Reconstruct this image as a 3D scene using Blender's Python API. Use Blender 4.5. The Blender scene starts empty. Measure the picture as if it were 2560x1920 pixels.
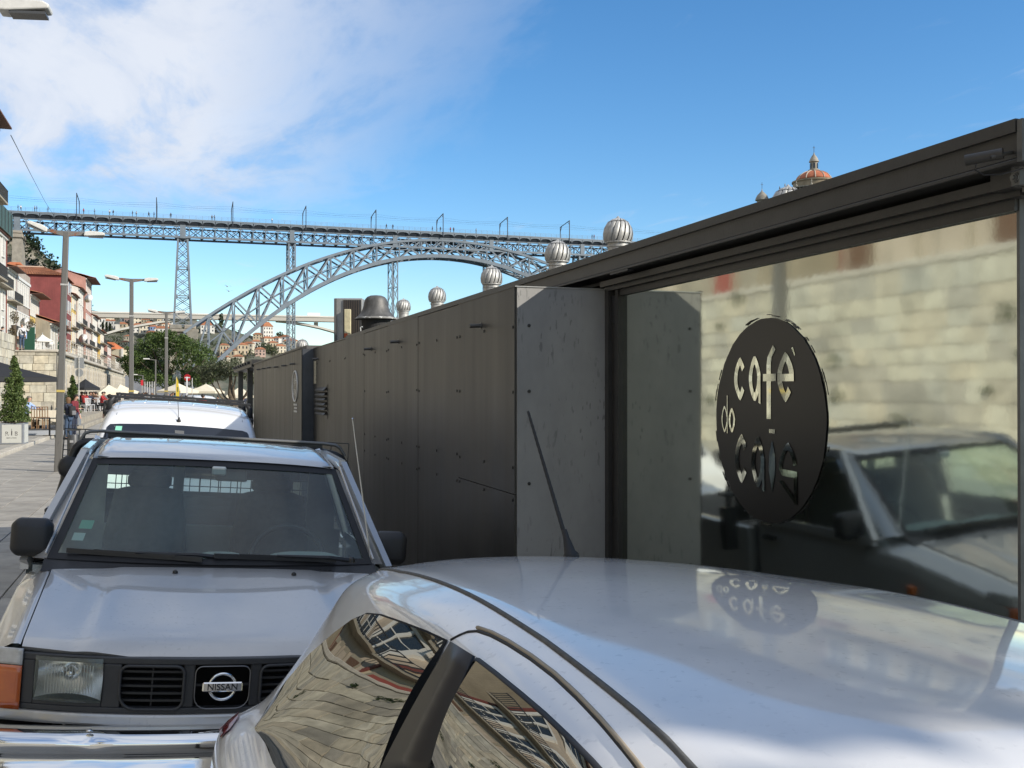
import bpy, bmesh, math, random
from mathutils import Vector, Matrix, Quaternion
from mathutils.bvhtree import BVHTree
R = math.radians
rnd = random.Random(7)
scene = bpy.context.scene
COL = scene.collection

# ------------------------------------------------------------------ camera
YAW, PITCH, CAMH, FPX = R(18.17), math.atan(18 / 2560), 1.87, 2560.0
cam_data = bpy.data.cameras.new('camera')
cam_data.sensor_width = 36.0; cam_data.sensor_fit = 'HORIZONTAL'; cam_data.lens = 36.0
cam_data.clip_start = 0.05; cam_data.clip_end = 9000
cam = bpy.data.objects.new('camera', cam_data); COL.objects.link(cam)
cam.location = (0, 0, CAMH); cam.rotation_euler = (R(90) + PITCH, 0, -YAW)
scene.camera = cam

# ------------------------------------------------------------------ light
SUN_EL = R(27.5)
SUN_AZ = (0.74, -0.672)            # horizontal direction towards the sun (X = river side, -Y = behind the camera)
sdir = Vector((SUN_AZ[0], SUN_AZ[1], 0)).normalized() * math.cos(SUN_EL) + Vector((0, 0, math.sin(SUN_EL)))
sun_data = bpy.data.lights.new('sun', 'SUN')
sun_data.energy = 3.7; sun_data.angle = R(0.53); sun_data.color = (1.0, 0.93, 0.82)
sun = bpy.data.objects.new('sun', sun_data); COL.objects.link(sun)
sun.rotation_euler = sdir.to_track_quat('Z', 'Y').to_euler()
sun.location = (30, -30, 40)

world = bpy.data.worlds.new('World'); scene.world = world; world.use_nodes = True
def build_world():
    nt = world.node_tree; nt.nodes.clear(); N = nt.nodes.new; L = nt.links.new
    out = N('ShaderNodeOutputWorld'); bg = N('ShaderNodeBackground'); bg.inputs['Strength'].default_value = 0.135
    sky = N('ShaderNodeTexSky'); sky.sky_type = 'NISHITA'; sky.sun_disc = False
    sky.sun_elevation = SUN_EL; sky.sun_rotation = math.atan2(SUN_AZ[0], SUN_AZ[1])
    sky.altitude = 50; sky.air_density = 1.0; sky.dust_density = 0.0; sky.ozone_density = 3.5
    tc = N('ShaderNodeTexCoord'); sep = N('ShaderNodeSeparateXYZ'); L(tc.outputs['Generated'], sep.inputs[0])
    def m(op, a, b=None, c=None):
        n = N('ShaderNodeMath'); n.operation = op
        for i, v in enumerate((a, b, c)):
            if v is None: continue
            if isinstance(v, (int, float)): n.inputs[i].default_value = v
            else: L(v, n.inputs[i])
        return n.outputs[0]
    def ss(v, a, b):
        n = N('ShaderNodeMapRange'); n.interpolation_type = 'SMOOTHSTEP'
        L(v, n.inputs['Value']); n.inputs['From Min'].default_value = a; n.inputs['From Max'].default_value = b
        n.inputs['To Min'].default_value = 0; n.inputs['To Max'].default_value = 1; return n.outputs[0]
    z = m('MAXIMUM', sep.outputs[2], 0.02)
    qx = m('DIVIDE', sep.outputs[0], m('ADD', z, 0.03)); qy = m('DIVIDE', sep.outputs[1], m('ADD', z, 0.03))
    comb = N('ShaderNodeCombineXYZ'); L(qx, comb.inputs[0]); L(qy, comb.inputs[1])
    def noise(scale, detail, rough, sx, sy, rot, off, dist=0.0):
        mp = N('ShaderNodeMapping'); mp.inputs['Scale'].default_value = (sx, sy, 1); mp.inputs['Rotation'].default_value = (0, 0, R(rot))
        mp.inputs['Location'].default_value = off; L(comb.outputs[0], mp.inputs[0])
        n = N('ShaderNodeTexNoise'); n.inputs['Scale'].default_value = scale; n.inputs['Detail'].default_value = detail
        n.inputs['Roughness'].default_value = rough; n.inputs['Distortion'].default_value = dist; L(mp.outputs[0], n.inputs['Vector']); return n.outputs['Fac']
    big = noise(0.75, 3, 0.5, 1.0, 0.8, 20, (3.1, 1.7, 0))
    n1 = noise(1.9, 9, 0.60, 1.0, 0.42, 38, (4.2, 0.3, 0.0), 0.35)
    n2 = noise(6.0, 6, 0.6, 1.0, 0.35, 34, (0, 0, 0), 0.6)
    ex = m('ADD', qx, m('MULTIPLY', m('SUBTRACT', n1, 0.5), 1.7))
    ex = m('ADD', ex, m('MULTIPLY', m('SUBTRACT', n2, 0.5), 0.35))
    ey = m('ADD', qy, m('MULTIPLY', m('SUBTRACT', n1, 0.5), 3.2))
    mask = m('MULTIPLY', m('SUBTRACT', 1.0, ss(ex, 0.05, 1.0)), m('SUBTRACT', 1.0, ss(ey, 4.1, 5.4)))
    back = ss(m('MULTIPLY', qy, -1.0), 0.2, 1.8)
    mask = m('MAXIMUM', mask, m('MULTIPLY', back, 0.85))
    body = ss(m('ADD', m('MULTIPLY', n1, 0.72), m('MULTIPLY', n2, 0.28)), 0.33, 0.60)
    dens = m('MULTIPLY', mask, m('ADD', 0.22, m('MULTIPLY', body, 0.8)))
    wisp = m('MULTIPLY', ss(m('ADD', m('MULTIPLY', big, 0.5), m('MULTIPLY', n2, 0.5)), 0.56, 0.72), 0.28)
    low = m('MULTIPLY', ss(sep.outputs[2], 0.02, 0.1), 1.0)
    dens = m('MULTIPLY', m('MAXIMUM', dens, wisp), low)
    dens = m('MINIMUM', dens, 0.92)
    cr = N('ShaderNodeValToRGB'); L(n1, cr.inputs[0])
    e = cr.color_ramp.elements
    e[0].position = 0.3; e[0].color = (0.60, 0.69, 0.86, 1); e[1].position = 0.62; e[1].color = (0.86, 0.90, 0.98, 1)
    vm = N('ShaderNodeVectorMath'); vm.operation = 'SCALE'; L(cr.outputs[0], vm.inputs[0]); vm.inputs['Scale'].default_value = 4.9
    hs = N('ShaderNodeHueSaturation'); hs.inputs['Saturation'].default_value = 1.22; hs.inputs['Value'].default_value = 0.90
    L(sky.outputs[0], hs.inputs['Color'])
    mix = N('ShaderNodeMix'); mix.data_type = 'RGBA'; L(dens, mix.inputs['Factor'])
    L(hs.outputs[0], mix.inputs['A']); L(vm.outputs[0], mix.inputs['B'])
    L(mix.outputs['Result'], bg.inputs['Color']); L(bg.outputs[0], out.inputs[0])
build_world()
vs = scene.view_settings
vs.view_transform = 'Standard'; vs.look = 'None'; vs.exposure = 0.55; vs.gamma = 1.0; vs.use_curve_mapping = False
cy = scene.cycles
cy.max_bounces = 8; cy.transparent_max_bounces = 12; cy.glossy_bounces = 5; cy.diffuse_bounces = 3
cy.caustics_reflective = False; cy.caustics_refractive = False; cy.sample_clamp_indirect = 6.0
cy.use_denoising = True

# ------------------------------------------------------------------ pixel -> direction helpers (photo pixels 2560 x 1920)
_F = Vector((math.sin(YAW) * math.cos(PITCH), math.cos(YAW) * math.cos(PITCH), math.sin(PITCH)))
_R = Vector((math.cos(YAW), -math.sin(YAW), 0))
_U = _R.cross(_F)
CAM = Vector((0, 0, CAMH))
def ray(px, py): return _F + _R * ((px - 1280) / FPX) + _U * ((960 - py) / FPX)
def at_z(px, py, z): d = ray(px, py); return CAM + d * ((z - CAMH) / d.z)
def at_X(px, py, x): d = ray(px, py); return CAM + d * (x / d.x)
def at_Y(px, py, y): d = ray(px, py); return CAM + d * (y / d.y)
def at_d(px, py, dist): return CAM + ray(px, py) * dist
def at_plane(px, py, p0, n):
    d = ray(px, py); return CAM + d * ((Vector(p0) - CAM).dot(n) / d.dot(n))
def ground_z(x): return 0.0 if x < -0.9 else -0.07 * (min(x, 5.0) + 0.9)

# ------------------------------------------------------------------ mesh builder
class MB:
    def __init__(self): self.v = []; self.f = []
    def add(self, vs, fs):
        o = len(self.v); self.v.extend([tuple(p) for p in vs]); self.f.extend([tuple(i + o for i in f) for f in fs]); return self
    def box(self, x0, x1, y0, y1, z0, z1):
        return self.add([(x0,y0,z0),(x1,y0,z0),(x1,y1,z0),(x0,y1,z0),(x0,y0,z1),(x1,y0,z1),(x1,y1,z1),(x0,y1,z1)],
                        [(3,2,1,0),(4,5,6,7),(0,1,5,4),(1,2,6,5),(2,3,7,6),(3,0,4,7)])
    def obox(self, c, s, M=None):
        M = M or Matrix.Identity(3); c = Vector(c); h = Vector(s) / 2
        vs = [c + M @ Vector((sx*h.x, sy*h.y, sz*h.z)) for sz in (-1,1) for sx, sy in ((-1,-1),(1,-1),(1,1),(-1,1))]
        return self.add(vs, [(3,2,1,0),(4,5,6,7),(0,1,5,4),(1,2,6,5),(2,3,7,6),(3,0,4,7)])
    def cbox(self, x0, x1, y0, y1, z0, z1, b):
        # box with chamfered edges: 24 verts
        cs = []; xs, ys, zs = (x0, x1), (y0, y1), (z0, z1)
        bm = bmesh.new(); bmesh.ops.create_cube(bm, size=1)
        for v in bm.verts: v.co = Vector((xs[v.co.x > 0], ys[v.co.y > 0], zs[v.co.z > 0]))
        bmesh.ops.bevel(bm, geom=bm.edges[:], offset=b, segments=1, affect='EDGES', profile=0.5)
        bm.verts.index_update(); self.add([v.co[:] for v in bm.verts], [[v.index for v in f.verts] for f in bm.faces]); bm.free(); return self
    def beam(self, p, q, w, h=None, up=(0, 0, 1)):
        p = Vector(p); q = Vector(q); h = h or w; d = (q - p); L = d.length
        if L < 1e-6: return self
        d /= L; u = Vector(up)
        if abs(d.dot(u)) > 0.98: u = Vector((0, 1, 0)) if abs(d.y) < 0.9 else Vector((1, 0, 0))
        s = d.cross(u).normalized(); t = s.cross(d)
        vs = [c + s*(a*w/2) + t*(b*h/2) for c in (p, q) for a, b in ((-1,-1),(1,-1),(1,1),(-1,1))]
        return self.add(vs, [(0,1,2,3),(7,6,5,4),(1,0,4,5),(2,1,5,6),(3,2,6,7),(0,3,7,4)])
    def tube(self, pts, r, n=8, cap=True):
        pts = [Vector(p) for p in pts]; k = len(pts); rs = r if isinstance(r, (list, tuple)) else [r] * k
        o = len(self.v); prev = None
        for i, p in enumerate(pts):
            d = (pts[min(i+1, k-1)] - pts[max(i-1, 0)]).normalized()
            if prev is None:
                u = Vector((0, 0, 1)) if abs(d.z) < 0.9 else Vector((1, 0, 0)); s = d.cross(u).normalized()
            else:
                s = (prev - d * prev.dot(d)).normalized()
            prev = s; t = d.cross(s)
            for j in range(n):
                a = 2*math.pi*j/n; self.v.append(tuple(p + (s*math.cos(a) + t*math.sin(a)) * rs[i]))
        for i in range(k-1):
            for j in range(n):
                a = o+i*n+j; b = o+i*n+(j+1) % n; self.f.append((a, b, b+n, a+n))
        if cap:
            self.f.append(tuple(o+j for j in reversed(range(n)))); self.f.append(tuple(o+(k-1)*n+j for j in range(n)))
        return self
    def lathe(self, prof, c=(0, 0, 0), n=20, M=None, cap=True, twist=None):
        o = len(self.v); c = Vector(c); k = len(prof)
        for i, (r, z) in enumerate(prof):
            for j in range(n):
                a = 2*math.pi*j/n + (twist(i) if twist else 0); p = Vector((r*math.cos(a), r*math.sin(a), z))
                self.v.append(tuple(c + (M @ p if M else p)))
        for i in range(k-1):
            for j in range(n):
                a = o+i*n+j; b = o+i*n+(j+1) % n; self.f.append((a, b, b+n, a+n))
        if cap:
            self.f.append(tuple(o+j for j in reversed(range(n)))); self.f.append(tuple(o+(k-1)*n+j for j in range(n)))
        return self
    def grid(self, fn, nu, nv, closed_u=False):
        o = len(self.v)
        for i in range(nu+1):
            for j in range(nv+1): self.v.append(tuple(fn(i/nu, j/nv)))
        for i in range(nu):
            for j in range(nv):
                a = o+i*(nv+1)+j; self.f.append((a, a+nv+1, a+nv+2, a+1))
        return self
    def prism(self, poly, d):
        # poly: list of 3D points (planar), extruded by vector d
        n = len(poly); d = Vector(d); a = [Vector(p) for p in poly]
        vs = a + [p + d for p in a]
        fs = [tuple(reversed(range(n))), tuple(range(n, 2*n))] + [(i, (i+1) % n, (i+1) % n + n, i+n) for i in range(n)]
        return self.add(vs, fs)
    def poly(self, pts): return self.add(pts, [tuple(range(len(pts)))])
    def merge(self, other): return self.add(other.v, other.f)
    def xf(self, M):
        self.v = [tuple(M @ Vector(p)) for p in self.v]; return self
    def mesh(self, name, off=(0, 0, 0)):
        me = bpy.data.meshes.new(name)
        me.from_pydata([(p[0]-off[0], p[1]-off[1], p[2]-off[2]) for p in self.v], [], self.f); me.update(); return me
    def build(self, name, mat, parent=None, off=None, smooth=False, bevel=0, solid=0, sub=0, weld=False, fixn=False, kind=None, label=None):
        if off is None: off = parent.get('_off', (0, 0, 0)) if parent is not None else (0, 0, 0)
        me = self.mesh(name, off)
        if weld or fixn:
            bm = bmesh.new(); bm.from_mesh(me)
            if weld: bmesh.ops.remove_doubles(bm, verts=bm.verts, dist=1e-4)
            bmesh.ops.recalc_face_normals(bm, faces=bm.faces); bm.to_mesh(me); bm.free()
        if mat is not None: me.materials.append(mat)
        if smooth:
            me.polygons.foreach_set('use_smooth', [True] * len(me.polygons)); me.update()
            if smooth is not True and smooth < 179: me.set_sharp_from_angle(angle=R(smooth))
        o = bpy.data.objects.new(name, me); COL.objects.link(o)
        if parent is not None:
            o.parent = parent; o['_off'] = tuple(off)
        if solid:
            md = o.modifiers.new('solid', 'SOLIDIFY'); md.thickness = solid; md.offset = -1
        if bevel:
            md = o.modifiers.new('bevel', 'BEVEL'); md.width = bevel; md.segments = 2; md.limit_method = 'ANGLE'; md.angle_limit = R(35)
        if sub:
            md = o.modifiers.new('sub', 'SUBSURF'); md.levels = sub; md.render_levels = sub
        if kind: o['kind'] = kind
        if label: o['label'] = label
        return o

def tag(o, label=None, cat=None, group=None, kind=None):
    if label: o['label'] = label
    if cat: o['category'] = cat
    if group: o['group'] = group
    if kind: o['kind'] = kind
    return o
def thing(name, label, cat, loc=(0, 0, 0), rot=(0, 0, 0), group=None, world=False):
    o = bpy.data.objects.new(name, None); COL.objects.link(o); o.empty_display_size = 0.2
    o.location = loc; o.rotation_euler = rot
    o['_off'] = tuple(loc) if world else (0.0, 0.0, 0.0)
    return tag(o, label, cat, group)
def struct(o): o['kind'] = 'structure'; return o
def copy_tree(o, parent=None):
    c = o.copy(); COL.objects.link(c); c.parent = parent
    for ch in list(o.children): copy_tree(ch, c)
    return c
def share(src, name, parent, loc=(0, 0, 0), rot=None, scale=None):
    o = bpy.data.objects.new(name, src); COL.objects.link(o); o.parent = parent; o.location = loc
    if rot: o.rotation_euler = rot
    if scale: o.scale = scale
    return o
def text_mesh(body, size, depth=0.0, align='CENTER', sx=1.0, shear=0.0, bold=0.0):
    cu = bpy.data.curves.new('t', 'FONT'); cu.body = body; cu.size = size; cu.extrude = depth; cu.align_x = align; cu.align_y = 'CENTER'
    cu.shear = shear; cu.offset = bold
    o = bpy.data.objects.new('t', cu); COL.objects.link(o)
    dg = bpy.context.evaluated_depsgraph_get(); me = o.evaluated_get(dg).to_mesh()
    mb = MB().add([(v.co.x * sx, v.co.y, v.co.z) for v in me.vertices], [tuple(p.vertices) for p in me.polygons])
    o.evaluated_get(dg).to_mesh_clear(); bpy.data.objects.remove(o); bpy.data.curves.remove(cu)
    return mb

# ------------------------------------------------------------------ materials
MATS = {}
def mat(name, col=(0.5, 0.5, 0.5), rough=0.6, metal=0.0, noise=0.0, nscale=4.0, bump=0.0, bscale=30.0, coat=0.0, spec=None,
        streak=0.0, rough_var=0.0, stretch=(1, 1, 1), col2=None, ndetail=5, coat_ior=None, coat_rough=0.03, emit=None, pos=(0.35, 0.7), randcol=0.0):
    if name in MATS: return MATS[name]
    m = bpy.data.materials.new(name); m.use_nodes = True; nt = m.node_tree; N = nt.nodes.new; L = nt.links.new
    b = nt.nodes['Principled BSDF']
    b.inputs['Base Color'].default_value = (*col, 1); b.inputs['Roughness'].default_value = rough; b.inputs['Metallic'].default_value = metal
    if spec is not None: b.inputs['Specular IOR Level'].default_value = spec
    if coat:
        b.inputs['Coat Weight'].default_value = coat; b.inputs['Coat Roughness'].default_value = coat_rough
        if coat_ior: b.inputs['Coat IOR'].default_value = coat_ior
    if emit: b.inputs['Emission Color'].default_value = (*emit[:3], 1); b.inputs['Emission Strength'].default_value = emit[3]
    tc = N('ShaderNodeTexCoord'); src = tc.outputs['Object']
    colsock = None
    if noise or col2 or streak or rough_var:
        mp = N('ShaderNodeMapping'); mp.inputs['Scale'].default_value = stretch; L(src, mp.inputs[0])
        nz = N('ShaderNodeTexNoise'); nz.inputs['Scale'].default_value = nscale; nz.inputs['Detail'].default_value = ndetail; nz.inputs['Roughness'].default_value = 0.62
        L(mp.outputs[0], nz.inputs['Vector'])
        cr = N('ShaderNodeValToRGB'); L(nz.outputs['Fac'], cr.inputs[0]); el = cr.color_ramp.elements
        c2 = col2 or tuple(c * (1 - noise) for c in col); c1 = col if col2 else tuple(min(1, c * (1 + noise * 0.6)) for c in col)
        el[0].position = pos[0]; el[0].color = (*c2, 1); el[1].position = pos[1]; el[1].color = (*c1, 1)
        colsock = cr.outputs[0]
        if streak:
            mp2 = N('ShaderNodeMapping'); mp2.inputs['Scale'].default_value = (9, 9, 0.35); L(src, mp2.inputs[0])
            n2 = N('ShaderNodeTexNoise'); n2.inputs['Scale'].default_value = 1.6; n2.inputs['Detail'].default_value = 6; L(mp2.outputs[0], n2.inputs['Vector'])
            mr = N('ShaderNodeMapRange'); L(n2.outputs['Fac'], mr.inputs[0]); mr.inputs[1].default_value = 0.3; mr.inputs[2].default_value = 0.7
            mr.inputs[3].default_value = 1 - streak; mr.inputs[4].default_value = 1 + streak * 0.5
            mx = N('ShaderNodeVectorMath'); mx.operation = 'SCALE'; L(colsock, mx.inputs[0]); L(mr.outputs[0], mx.inputs['Scale']); colsock = mx.outputs[0]
        if rough_var:
            mr = N('ShaderNodeMapRange'); L(nz.outputs['Fac'], mr.inputs[0]); mr.inputs[1].default_value = 0.3; mr.inputs[2].default_value = 0.7
            mr.inputs[3].default_value = rough - rough_var; mr.inputs[4].default_value = rough + rough_var; L(mr.outputs[0], b.inputs['Roughness'])
    if randcol:
        oi = N('ShaderNodeObjectInfo'); mr = N('ShaderNodeMapRange'); L(oi.outputs['Random'], mr.inputs[0])
        mr.inputs[3].default_value = 1 - randcol; mr.inputs[4].default_value = 1 + randcol
        mx = N('ShaderNodeVectorMath'); mx.operation = 'SCALE'; L(mr.outputs[0], mx.inputs['Scale'])
        if colsock: L(colsock, mx.inputs[0])
        else: mx.inputs[0].default_value = col
        colsock = mx.outputs[0]
    if colsock: L(colsock, b.inputs['Base Color'])
    if bump:
        nb = N('ShaderNodeTexNoise'); nb.inputs['Scale'].default_value = bscale; nb.inputs['Detail'].default_value = 4; L(src, nb.inputs['Vector'])
        bp = N('ShaderNodeBump'); bp.inputs['Strength'].default_value = bump; bp.inputs['Distance'].default_value = 0.02; L(nb.outputs['Fac'], bp.inputs['Height']); L(bp.outputs[0], b.inputs['Normal'])
    MATS[name] = m; return m
def glass(name, tint=(0.8, 0.86, 0.83), ior=1.5, rough=0.0, base=0.0, wave=0.0, wscale=8.0, refl=(1, 1, 1), body=None, dust_haze=0.0):
    # thin sheet: reflection by Fresnel over tinted see-through (or over a dark body)
    if name in MATS: return MATS[name]
    m = bpy.data.materials.new(name); m.use_nodes = True; nt = m.node_tree; nt.nodes.clear(); N = nt.nodes.new; L = nt.links.new
    out = N('ShaderNodeOutputMaterial'); gl = N('ShaderNodeBsdfGlossy'); gl.inputs['Roughness'].default_value = rough; gl.inputs['Color'].default_value = (*refl, 1)
    if body is None:
        tr = N('ShaderNodeBsdfTransparent'); tr.inputs['Color'].default_value = (*tint, 1)
    else:
        tr = N('ShaderNodeBsdfDiffuse'); tr.inputs['Color'].default_value = (*body, 1)
    base_sh = tr.outputs[0]
    tc = N('ShaderNodeTexCoord')
    if dust_haze:  # pale film over the sheet: some dust, plus painted sky haze
        df = N('ShaderNodeBsdfDiffuse'); df.inputs['Color'].default_value = (0.52, 0.64, 0.58, 1)
        nz = N('ShaderNodeTexNoise'); nz.inputs['Scale'].default_value = 2.2; nz.inputs['Detail'].default_value = 5; L(tc.outputs['Object'], nz.inputs['Vector'])
        mr = N('ShaderNodeMapRange'); L(nz.outputs['Fac'], mr.inputs[0]); mr.inputs[1].default_value = 0.35; mr.inputs[2].default_value = 0.75; mr.inputs[3].default_value = dust_haze * 0.4; mr.inputs[4].default_value = dust_haze * 1.6
        ms = N('ShaderNodeMixShader'); L(mr.outputs[0], ms.inputs[0]); L(base_sh, ms.inputs[1]); L(df.outputs[0], ms.inputs[2]); base_sh = ms.outputs[0]
    fr = N('ShaderNodeFresnel'); fr.inputs['IOR'].default_value = ior
    fac = fr.outputs[0]
    if base:
        ma = N('ShaderNodeMath'); ma.operation = 'MAXIMUM'; L(fac, ma.inputs[0]); ma.inputs[1].default_value = base; fac = ma.outputs[0]
    mx = N('ShaderNodeMixShader'); L(fac, mx.inputs[0]); L(base_sh, mx.inputs[1]); L(gl.outputs[0], mx.inputs[2]); L(mx.outputs[0], out.inputs[0])
    if wave:
        nz = N('ShaderNodeTexNoise'); nz.inputs['Scale'].default_value = wscale; nz.inputs['Detail'].default_value = 3; L(tc.outputs['Object'], nz.inputs['Vector'])
        bp = N('ShaderNodeBump'); bp.inputs['Strength'].default_value = 1.0; bp.inputs['Distance'].default_value = wave; L(nz.outputs['Fac'], bp.inputs['Height'])
        L(bp.outputs[0], gl.inputs['Normal'])
    MATS[name] = m; return m
def solid(name, col, rough=0.6, **k): return mat(name, col, rough, **k)

M_silver = mat('silver_paint_pickup', (0.53, 0.52, 0.50), 0.36, metal=0.45, coat=1.0, coat_ior=1.65, coat_rough=0.03, noise=0.05, nscale=4, ndetail=10)
M_silver2 = mat('silver_paint_hatchback', (0.78, 0.765, 0.74), 0.42, metal=0.2, coat=1.0, coat_ior=1.5, coat_rough=0.05, noise=0.06, nscale=5, ndetail=10, rough_var=0.06)
M_white_paint = mat('white_paint', (0.8, 0.8, 0.79), 0.35, coat=1.0)
M_blackp = mat('black_plastic', (0.022, 0.022, 0.023), 0.5, noise=0.15, nscale=20, bump=0.08, bscale=400)
M_greyp = mat('dark_grey_plastic', (0.04, 0.041, 0.043), 0.48, noise=0.12, nscale=14, bump=0.08, bscale=500)
M_rubber = mat('black_rubber', (0.015, 0.015, 0.016), 0.65)
M_chrome = mat('chrome', (0.78, 0.79, 0.8), 0.06, metal=1.0)
M_steel = mat('galvanised_steel', (0.62, 0.62, 0.6), 0.32, metal=0.85, noise=0.2, nscale=6)
M_blackm = mat('black_metal', (0.02, 0.02, 0.021), 0.4)
M_tyre = mat('tyre_rubber', (0.02, 0.02, 0.02), 0.85, bump=0.3, bscale=60)
M_screen = glass('windscreen_glass', (0.80, 0.93, 0.87), 1.55, base=0.06, dust_haze=0.085)
M_sideglass = glass('car_side_glass', (0.30, 0.34, 0.33), 1.9, base=0.22)

# ================================================================== GROUND, RIVER, WALLS
M_quay = mat('quay_paving', (0.36, 0.34, 0.30), 0.8, noise=0.25, nscale=0.8, bump=0.25, bscale=40)
M_slab = mat('granite_slab', (0.37, 0.345, 0.30), 0.72, noise=0.38, nscale=1.6, ndetail=10, bump=0.2, bscale=60, randcol=0.12)
M_kerb = mat('kerb_stone', (0.47, 0.43, 0.36), 0.8, noise=0.2, nscale=5, bump=0.3, bscale=40, randcol=0.1)
M_land = mat('land', (0.13, 0.13, 0.08), 0.9, noise=0.4, nscale=0.02)
def ground():
    m = MB(); xs = [-75, -30, -10, -0.9, 0.5, 2, 5, 7.5]; z = lambda x: ground_z(x)
    ys = [-60 + i * 20 for i in range(25)]
    for i, y in enumerate(ys):
        for x in xs: m.v.append((x, y, z(x)))
    k = len(xs)
    for i in range(len(ys) - 1):
        for j in range(k - 1):
            a = i * k + j; m.f.append((a, a + 1, a + 1 + k, a + k))
    o = len(m.v)
    for y in ys: m.v.append((7.5, y, z(7.5))); m.v.append((7.5, y, -7))
    for i in range(len(ys) - 1):
        a = o + 2 * i; m.f.append((a, a + 1, a + 3, a + 2))
    struct(m.build('quay', M_quay))
    M_water = mat('river_water', (0.05, 0.075, 0.06), 0.08, bump=0.6, bscale=1.2)
    struct(MB().add([(7.5, -600, -5), (420, -600, -5), (420, 1400, -5), (7.5, 1400, -5)], [(0, 1, 2, 3)]).build('river', M_water))
    struct(MB().add([(-4500, -4500, -6), (4500, -4500, -6), (4500, 4500, -6), (-4500, 4500, -6)], [(0, 1, 2, 3)]).build('land', M_land))
ground()

def flagstones():
    root = thing('pavement', None, None); root['kind'] = 'structure'
    def lay(x0, x1, y0, y1, cols, ln, gap, h):
        w = (x1 - x0) / cols; protos = []
        for L in (ln, ln * 0.8, ln * 1.25):
            protos.append((L, MB().cbox(gap / 2, w - gap / 2, gap / 2, L - gap / 2, -0.04, h, 0.004).mesh('slab')))
        for p in protos: p[1].materials.append(M_slab)
        for c in range(cols):
            y = y0 - rnd.random() * ln
            while y < y1:
                L, me = rnd.choice(protos)
                o = share(me, 'slab', root, (x0 + c * w, y, rnd.uniform(-0.002, 0.002)), (rnd.uniform(-.001, .001), rnd.uniform(-.0015, .0015), 0)); y += L
    lay(-2.62, -0.92, 5.5, 31, 3, 1.15, 0.014, 0.02)
    lay(-4.62, -2.62, 7, 40, 3, 1.5, 0.007, 0.018)
    k = thing('kerb', None, None); k['kind'] = 'structure'
    me = MB().cbox(-0.15, 0.15, 0.004, 0.992, -0.1, 0.13, 0.015).mesh('kerb_stone'); me.materials.append(M_kerb)
    for i in range(44): share(me, 'kerb_stone', k, (-4.8 + rnd.uniform(-.006, .006), 22 + i, rnd.uniform(-.005, .005)))
    struct(MB().box(-10, -4.955, -60, 170, -0.2, 0.12).build('terrace', M_quay))
    M_step = mat('step_stone', (0.36, 0.32, 0.25), 0.85, noise=0.3, nscale=2, bump=0.3)
    struct(MB().box(-7.8, -4.6, 55, 150, 0.0, 0.52).build('raised_terrace', M_step))
    MB().cbox(-4.78, -4.25, 53, 150, 0.0, 0.22, 0.02).build('terrace_step', M_step)['kind'] = 'structure'
flagstones()

# ---------------------------------------------------------------- stone walls
def stone_mat(name, cols, scale=1.0, attr=True):
    m = bpy.data.materials.new(name); m.use_nodes = True; nt = m.node_tree; N = nt.nodes.new; L = nt.links.new; b = nt.nodes['Principled BSDF']
    b.inputs['Roughness'].default_value = 0.88
    at = N('ShaderNodeAttribute'); at.attribute_name = 'blk'; oi = N('ShaderNodeObjectInfo')
    ad = N('ShaderNodeMath'); ad.operation = 'ADD'; L(at.outputs['Fac'], ad.inputs[0]); L(oi.outputs['Random'], ad.inputs[1])
    fr = N('ShaderNodeMath'); fr.operation = 'FRACT'; L(ad.outputs[0], fr.inputs[0])
    cr = N('ShaderNodeValToRGB'); L(fr.outputs[0], cr.inputs[0]); e = cr.color_ramp.elements
    while len(e) < len(cols): e.new(0.5)
    for i, c in enumerate(cols): e[i].position = i / (len(cols) - 1); e[i].color = (*c, 1)
    tc = N('ShaderNodeTexCoord')
    nz = N('ShaderNodeTexNoise'); nz.inputs['Scale'].default_value = 3.0 * scale; nz.inputs['Detail'].default_value = 7; L(tc.outputs['Object'], nz.inputs['Vector'])
    big = N('ShaderNodeTexNoise'); big.inputs['Scale'].default_value = 0.5 * scale; big.inputs['Detail'].default_value = 4; L(tc.outputs['Object'], big.inputs['Vector'])
    mr = N('ShaderNodeMapRange'); L(nz.outputs['Fac'], mr.inputs[0]); mr.inputs[1].default_value = 0.3; mr.inputs[2].default_value = 0.75; mr.inputs[3].default_value = 0.68; mr.inputs[4].default_value = 1.15
    sc = N('ShaderNodeVectorMath'); sc.operation = 'SCALE'; L(cr.outputs[0], sc.inputs[0]); L(mr.outputs[0], sc.inputs['Scale'])
    st = N('ShaderNodeMapRange'); L(big.outputs['Fac'], st.inputs[0]); st.inputs[1].default_value = 0.55; st.inputs[2].default_value = 0.72; st.inputs[3].default_value = 0; st.inputs[4].default_value = 0.62
    mx = N('ShaderNodeMix'); mx.data_type = 'RGBA'; L(st.outputs[0], mx.inputs['Factor']); L(sc.outputs[0], mx.inputs['A']); mx.inputs['B'].default_value = (0.13, 0.125, 0.105, 1)
    L(mx.outputs['Result'], b.inputs['Base Color'])
    bp = N('ShaderNodeBump'); bp.inputs['Strength'].default_value = 0.5; bp.inputs['Distance'].default_value = 0.03; L(nz.outputs['Fac'], bp.inputs['Height']); L(bp.outputs[0], b.inputs['Normal'])
    MATS[name] = m; return m
M_stone = stone_mat('sandstone_blocks', [(0.50, 0.455, 0.35), (0.63, 0.59, 0.47), (0.38, 0.355, 0.30), (0.57, 0.505, 0.38), (0.47, 0.455, 0.39)])
M_mortar = mat('wall_core', (0.13, 0.115, 0.09), 0.9, noise=0.4, nscale=2)

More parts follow.
